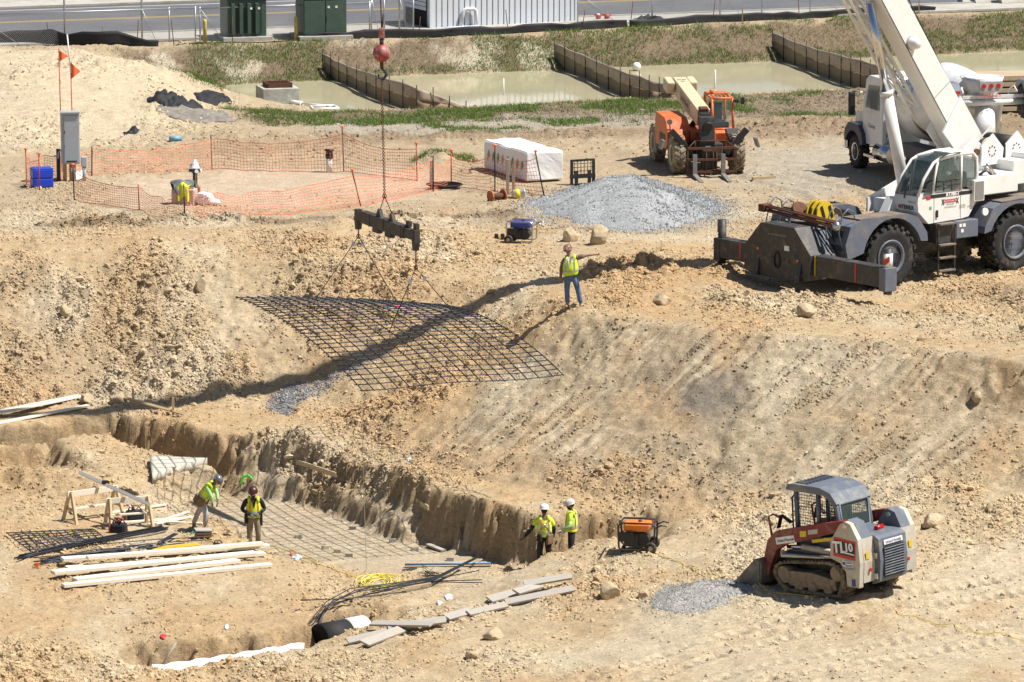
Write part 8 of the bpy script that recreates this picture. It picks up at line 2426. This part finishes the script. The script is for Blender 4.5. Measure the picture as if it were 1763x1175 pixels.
# generators
def generator(label, px, py, rz, body, frm, S, wheels=True):
    p = spot(px, py)
    t = thing('generator', label, 'generator', p, rz, scale=S)
    for y in (-.26, .26):
        MB().tube([(-.36, y, .1), (-.38, y, .55), (-.32, y, .62), (.32, y, .62), (.38, y, .55), (.36, y, .1), (.3, y, .06), (-.3, y, .06)], .02, 6, closed=True).build('frame_loop', frm, t)
    for x, z in ((-.34, .6), (.34, .6), (-.3, .07), (.3, .07)): MB().cyl((x, -.26, z), (x, .26, z), .018, n=6).build('cross_bar', frm, t)
    tk = MB().box((0, 0, .52), (.56, .44, .18), bev=.05).build('fuel_tank', body, t)
    MB().cyl((.05, 0, .6), (.05, 0, .64), .04, n=10).build('fuel_cap', M_DECALBLK, tk)
    MB().box((-.12, 0, .25), (.3, .36, .28), bev=.03).build('alternator', M_CDARK, t)
    MB().cyl((.1, -.12, .24), (.1, .18, .24), .15, n=16).build('engine', M_CDARK, t)
    MB().box((-.2, -.255, .33), (.3, .03, .2), bev=.01).build('control_panel', M_DECALBLK, t)
    MB().cyl((.2, .0, .36), (.2, .2, .36), .07, n=10).build('muffler', M_STEEL, t)
    for s in (-1, 1):
        w = MB().lathe([(.05, -.03), (.11, -.04), (.125, -.02), (.125, .02), (.11, .04), (.05, .03)], (0, 0, 0), 'y', 16).build('wheel', M_RUBBER, t); w.location = (.3 if wheels > 0 else -.3, s * .31, .115)
        MB().cyl((0, -.035, 0), (0, .035, 0), .05, n=10).build('wheel_hub', M_GREYPLANK, w)
    MB().box((-.3, 0, .04), (.06, .4, .07)).build('foot', M_RUBBER, t)
    for y in (-.2, .2): MB().tube([(.36, y, .5), (.5, y, .58), (.62, y, .56)], .016, 6).build('handle', frm, t)
    return t
M_GBLUE = mat('generator_blue', (.03, .045, .32), .45, var=.1)
M_GORANGE = mat('generator_orange', (.72, .20, .03), .45, var=.1, dirt=(.5, .3, .15), dirt_amt=.2)
generator('blue generator in a silver frame on the far rim', 898, 418, R(-14), M_GBLUE, M_STEEL, 1.15, -1)
generator('orange generator in a black frame beside the trench end', 1098, 948, R(-8), M_GORANGE, M_BLACK, 1.28)
cord('yellow cord hanging from the orange generator', [(1105, 930), (1112, 942), (1130, 955), (1165, 968)], .012, seed=8)
p = spot(860, 412)
t = thing('battery_charger', 'small black box with yellow stripe left of the blue generator', 'charger', p, .1)
for x in (-.1, .1): MB().box((x, 0, .09), (.13, .16, .17), bev=.03).build('charger_half', M_DECALBLK, t)
MB().box((0, -.02, .08), (.08, .12, .06)).build('grip', M_BYELLOW, t)

# ------------------------------------------------------------------ compact track loader
M_LRED = mat('loader_red', (.19, .016, .018), .5, var=.08, dirt=(.27, .15, .10), dirt_amt=.3, dscale=3)
M_LBEIGE = mat('loader_beige', (.50, .48, .42), .55, var=.06, dirt=(.42, .35, .25), dirt_amt=.42, dscale=2.5)
M_LGREY = mat('loader_grey', (.12, .14, .175), .5, var=.06, dirt=(.28, .26, .22), dirt_amt=.2)
M_MUD = mat('caked_mud', (.27, .21, .14), .95, var=.3, scale=8, bump=.8, bscale=14)
M_TRACK = mat('track_rubber', (.06, .052, .044), .9, var=.3, dirt=(.24, .19, .125), dirt_amt=.5, dscale=6, bump=.4)
LS = 1.14
lp = spot(1402, 1022); LF = Vector((-.70, .714, 0)); LL = Vector((-.714, -.70, 0))
lc = lp - LL * .72 * LS
ld = thing('track_loader', 'red and grey compact track loader on the near ground', 'track loader', (lc.x, lc.y, ground(lc.x, lc.y) + .02), rot=(R(-2.5), R(1.5), math.atan2(LF.y, LF.x)), scale=LS)
tr_prof = [(-.95, .06), (.55, .02), (.80, .10), (.98, .32), (.99, .46), (.88, .60), (.7, .66), (-.6, .82), (-.85, .80), (-1.05, .66), (-1.08, .4)]
def offset_loop(pr, k):
    c = (sum(p[0] for p in pr) / len(pr), sum(p[1] for p in pr) / len(pr)); return [(c[0] + (x - c[0]) * k, c[1] + (z - c[1]) * (k - .05)) for x, z in pr]
for s in (1, -1):
    y0, y1 = (.52, .93) if s > 0 else (-.93, -.52)
    inn = offset_loop(tr_prof, .9); n = len(tr_prof); mb = MB()
    for i in range(n):
        j = (i + 1) % n
        a, b, c, d = tr_prof[i], tr_prof[j], inn[j], inn[i]
        mb.add([(a[0], y0, a[1]), (b[0], y0, b[1]), (c[0], y0, c[1]), (d[0], y0, d[1]), (a[0], y1, a[1]), (b[0], y1, b[1]), (c[0], y1, c[1]), (d[0], y1, d[1])], [(0, 1, 2, 3), (4, 7, 6, 5), (0, 4, 5, 1), (3, 2, 6, 7)])
        m_ = max(1, int(math.hypot(b[0] - a[0], b[1] - a[1]) / .1))
        for q in range(m_):
            f = (q + .5) / m_; ang = math.atan2(b[1] - a[1], b[0] - a[0])
            mb.box((a[0] + (b[0] - a[0]) * f, (y0 + y1) / 2, a[1] + (b[1] - a[1]) * f), (.05, .40, .05), (0, -ang, 0))
    tk = mb.build('rubber_track', M_TRACK, ld)
    MB().prism([(-.8, .2), (.55, .14), (.72, .3), (.6, .46), (-.1, .50), (-.75, .42)], y0 + .06, y1 - .05, 'y').build('track_frame', M_MUD, tk)
    for x, z, r_ in ((-.82, .58, .17), (.74, .36, .19), (-.55, .20, .12), (-.1, .18, .12), (.3, .17, .12)):
        MB().cyl((x, y0 + .04, z), (x, y1 - .03, z), r_, n=16).build('roller', M_MUD, tk)
MB().box((-.1, 0, .55), (2.2, 1.0, .5), bev=.04).build('chassis', M_CDARK, ld)
# side panels with arch over the track
for s in (1, -1):
    pn = [(-1.5, .36), (-1.55, .9), (-1.5, 1.42), (-1.30, 1.74), (-1.15, 1.78), (-1.0, 1.70), (-.72, 1.30), (-.70, .98), (-.62, .92), (.72, .82), (.76, .90), (.75, .76), (-.35, .87), (-.72, .92), (-.98, .85), (-1.14, .66), (-1.16, .36)]
    y0 = .80 if s > 0 else -.93
    pp = MB().prism(pn, y0, y0 + .13, 'y').build('side_panel', M_LBEIGE, ld)
    yi = s * .62
    MB().prism([(-1.52, .45), (-1.56, .9), (-1.5, 1.42), (-1.15, 1.42), (-1.1, .45)], (.45 if s > 0 else -.80), (.80 if s > 0 else -.45), 'y').build('rear_post', M_LBEIGE, ld)
    tw = MB().prism([(-1.5, 1.42), (-1.32, 1.74), (-1.12, 1.80), (-.98, 1.70), (-.80, 1.42)], (.50 if s > 0 else -.80), (.80 if s > 0 else -.50), 'y').build('tower', M_LGREY, ld)
    MB().box((-1.36, s * .66, 1.58), (.16, .14, .02), (0, R(-58), 0)).build('tower_slot', M_DECALBLK, tw)
    MB().cyl((-1.15, s * .45, 1.68), (-1.15, s * .95, 1.68), .05, n=12).build('hinge_pin', M_STEEL, tw)
    # lift arm
    ya = .62 if s > 0 else -.80
    arm = [(-1.2, 1.72), (-.9, 1.74), (.45, 1.42), (1.0, 1.28), (1.25, 1.05), (1.38, .62), (1.40, .30), (1.26, .26), (1.16, .55), (1.0, .86), (.75, 1.0), (.35, 1.12), (-.75, 1.46)]
    am = MB().prism(arm, ya, ya + .18, 'y').build('lift_arm', M_LRED, ld)
    MB().prism([(.1, 1.40), (.28, 1.37), (.28, 1.24), (.1, 1.27)], ya + (.18 if s > 0 else -.006), ya + (.186 if s > 0 else 0), 'y').build('warning_label', M_BYELLOW, am)
    MB().prism([(-.24, 1.48), (.04, 1.42), (.04, 1.32), (-.24, 1.38)], ya + (.18 if s > 0 else -.006), ya + (.186 if s > 0 else 0), 'y').build('arm_label', M_LBEIGE, am)
    MB().cyl((-.7, s * .70, .98), (.3, s * .70, 1.0), .07, n=12).build('lift_ram', M_LBEIGE, ld)
    MB().cyl((.3, s * .70, 1.0), (.75, s * .70, .95), .04, n=10).build('ram_rod', M_CHROME, ld)
    MB().box((-.35, s * .72, 1.24), (.7, .04, .07), (0, R(12), 0)).build('yellow_lever', M_BYELLOW, ld)
    MB().tube([(1.2, s * .7, 1.1), (1.28, s * .7, 1.55), (1.15, s * .7, 1.62), (.95, s * .7, 1.58)], .025, 6).build('grab_bar', M_LRED, ld)
    for k in range(3): MB().tube([(1.1, s * (.55 + .04 * k), 1.3), (1.0, s * (.55 + .04 * k), 1.6), (.75, s * (.5 + .04 * k), 1.45)], .02, 6).build('hydraulic_hose', M_DECALBLK, ld)
# decals on the left side
yl = .936
MB().box((-1.12, yl, 1.18), (.62, .008, .42), (0, R(-4), 0)).build('decal_red', M_DECALRED, ld)
MB().box((-1.12, yl + .004, 1.19), (.58, .008, .30), (0, R(-4), 0)).build('decal_black', M_DECALBLK, ld)
lf = lambda x, z, o_=.014: frame((x, yl + o_, z), (-1, 0, .07), (0, 0, 1))
text_part('TL', M_DECALWHT, ld, lf(-.98, 1.19), .34, bold=.012)
text_part('10', M_DECALWHT, ld, lf(-1.25, 1.22), .24, bold=.012)
MB().box((-1.26, yl + .01, 1.09), (.28, .008, .03), (0, R(-4), 0)).build('decal_bar', M_DECALWHT, ld)
MB().box((-1.2, yl + .002, .86), (.28, .008, .12)).build('rental_plate', M_DECALWHT, ld)
text_part('United\nRentals', M_LETB, ld, lf(-1.24, .86), .062)
MB().cyl((-1.1, yl, .86), (-1.1, yl + .01, .86), .04, n=14).build('rental_emblem', M_LETB, ld)
text_part('1-800-UR-RENTS', M_DECALGRY, ld, lf(-1.22, .75), .06)
MB().box((.72, .806, 1.12), (.56, .008, .15), (0, R(13), 0)).build('rental_plate', M_DECALWHT, ld)
text_part('United Rentals', M_DECALBLK, ld, frame((.70, .815, 1.12), (-1, 0, .23), (0, 0, 1)), .085)
MB().box((-1.35, yl, .46), (.1, .008, .16)).build('blue_label', M_LETB, ld)
MB().cyl((-1.56, .62, .72), (-1.58, .62, .72), .04, n=12).build('reflector', M_LAMPRED, ld)
MB().cyl((-1.56, -.62, .72), (-1.58, -.62, .72), .04, n=12).build('reflector', M_LAMPRED, ld)
for y in (.7, -.7): MB().box((-1.565, y, 1.05), (.01, .1, .16)).build('warning_label', M_BYELLOW, ld)
# rear door
dr = MB().prism([(-1.50, .36), (-1.66, .44), (-1.70, .9), (-1.66, 1.36), (-1.55, 1.42), (-1.45, 1.42), (-1.45, .36)], -.44, .44, 'y').build('rear_door', M_LGREY, ld)
MB().box((-1.695, 0, .84), (.02, .66, .66)).build('grille_back', M_DECALBLK, dr)
for k in range(11): MB().box((-1.71, 0, .56 + k * .058), (.03, .64, .022), (0, R(20), 0)).build('grille_slat', M_LGREY, dr)
MB().box((-1.69, 0, 1.27), (.012, .6, .1), (0, R(6), 0)).build('rental_plate', M_DECALWHT, dr)
text_part('United Rentals', M_LETB, dr, frame((-1.705, 0, 1.27), (0, -1, 0), (.1, 0, 1)), .085)
for z in (.55, 1.0): MB().box((-1.58, .46, z), (.1, .06, .12)).build('door_hinge', M_LBEIGE, dr)
MB().box((-1.1, 0, 1.40), (.85, .9, .08), bev=.03).build('engine_hood', M_LGREY, ld)
MB().cyl((-1.25, .05, 1.48), (-1.2, -.22, 1.48), .05, n=10).build('red_flask', M_LAMPRED, ld)
MB().cyl((-1.0, .2, 1.44), (-.98, .2, 1.6), .07, n=12).build('exhaust', M_DECALBLK, ld)
# cab
cabp_ = [(-.62, 1.0), (-.66, 1.4), (-.56, 2.0), (-.35, 2.2), (-.1, 2.28), (.62, 2.28), (.72, 2.2), (.72, 2.15), (.62, 2.12), (.55, 1.0)]
roof = MB().prism([(-.60, 2.02), (-.42, 2.24), (-.1, 2.33), (.72, 2.33), (.86, 2.25), (.86, 2.18), (.55, 2.17), (-.2, 2.17), (-.42, 2.06), (-.52, 1.9)], -.56, .56, 'y').build('cab_roof', M_LGREY, ld)
MB().box((.5, 0, 2.335), (.34, .9, .02)).build('roof_vent', M_CDARK, roof)
for k in range(8): MB().box((.5, -.4 + k * .115, 2.35), (.32, .03, .02)).build('vent_rib', M_LGREY, roof)
for s in (1, -1):
    y = s * .5
    for pr in ([(-.62, 1.0), (-.62, 1.5), (-.54, 1.95), (-.40, 2.15)], [(.60, .95), (.62, 2.2)], [(-.02, .95), (-.02, 2.2)]): MB().tube([(x, y, z) for x, z in pr], .055, 8).build('cab_post', M_LGREY, roof)
    MB().box((0, y, 1.0), (1.25, .06, .3)).build('cab_sill', M_LGREY, roof)
    sc = MB()
    for k in range(12): sc.cyl((.04 + k * .048, y, 1.12), (.04 + k * .048, y, 2.14), .007, n=4)
    for k in range(16): sc.cyl((.02, y, 1.14 + k * .064), (.6, y, 1.14 + k * .064), .007, n=4)
    for k in range(9): sc.cyl((-.52 + k * .055, y, 1.12), (-.52 + k * .055, y, 2.06), .007, n=4)
    for k in range(15): sc.cyl((-.56, y, 1.14 + k * .064), (-.04, y, 1.14 + k * .064), .007, n=4)
    sc.build('side_screen', M_DECALBLK, roof)
MB().add([(-.66, -.42, 1.45), (-.66, .42, 1.45), (-.58, .42, 1.98), (-.58, -.42, 1.98)], [(0, 1, 2, 3)]).build('rear_window', M_GLASSL, roof)
rw = MB(); rw.tube([(-.67, -.44, 1.43), (-.67, .44, 1.43), (-.58, .44, 2.0), (-.58, -.44, 2.0)], .03, 6, closed=True); rw.build('window_frame', M_LGREY, roof)
MB().box((-.63, 0, 1.25), (.06, 1.0, .36)).build('rear_bulkhead', M_LGREY, roof)
for k in range(5): MB().box((-.665, -.12, 1.16 + k * .05), (.015, .4, .02)).build('louvre', M_DECALBLK, roof)
sb = MB().box((.0, 0, 1.2), (.45, .5, .14), bev=.04); sb.box((-.26, 0, 1.55), (.12, .48, .6), bev=.05); sb.build('seat', M_DECALBLK, roof)
MB().tube([(.72, .46, 1.1), (.78, .46, 1.2), (.78, .46, 2.0), (.7, .46, 2.08)], .02, 6).build('grab_bar', M_DECALBLK, roof)
# bucket
bk = [(1.35, .08), (2.15, .02), (2.18, .05), (1.5, .16), (1.42, .5), (1.5, .62), (1.4, .64), (1.32, .5)]
MB().prism(bk, -.95, .95, 'y').build('bucket', mat('bucket_steel', (.17, .16, .145), .6, .3, var=.25, dirt=(.3, .25, .18), dirt_amt=.3), ld)
for s in (1, -1): MB().prism([(1.38, .06), (2.15, .02), (1.5, .62), (1.38, .6)], s * .95 - .02, s * .95 + .02, 'y').build('bucket_side', mat('bucket_steel', (.17, .16, .145)), ld)
MB().box((1.35, 0, .35), (.12, 1.2, .5), bev=.03).build('quick_hitch', M_CDARK, ld)
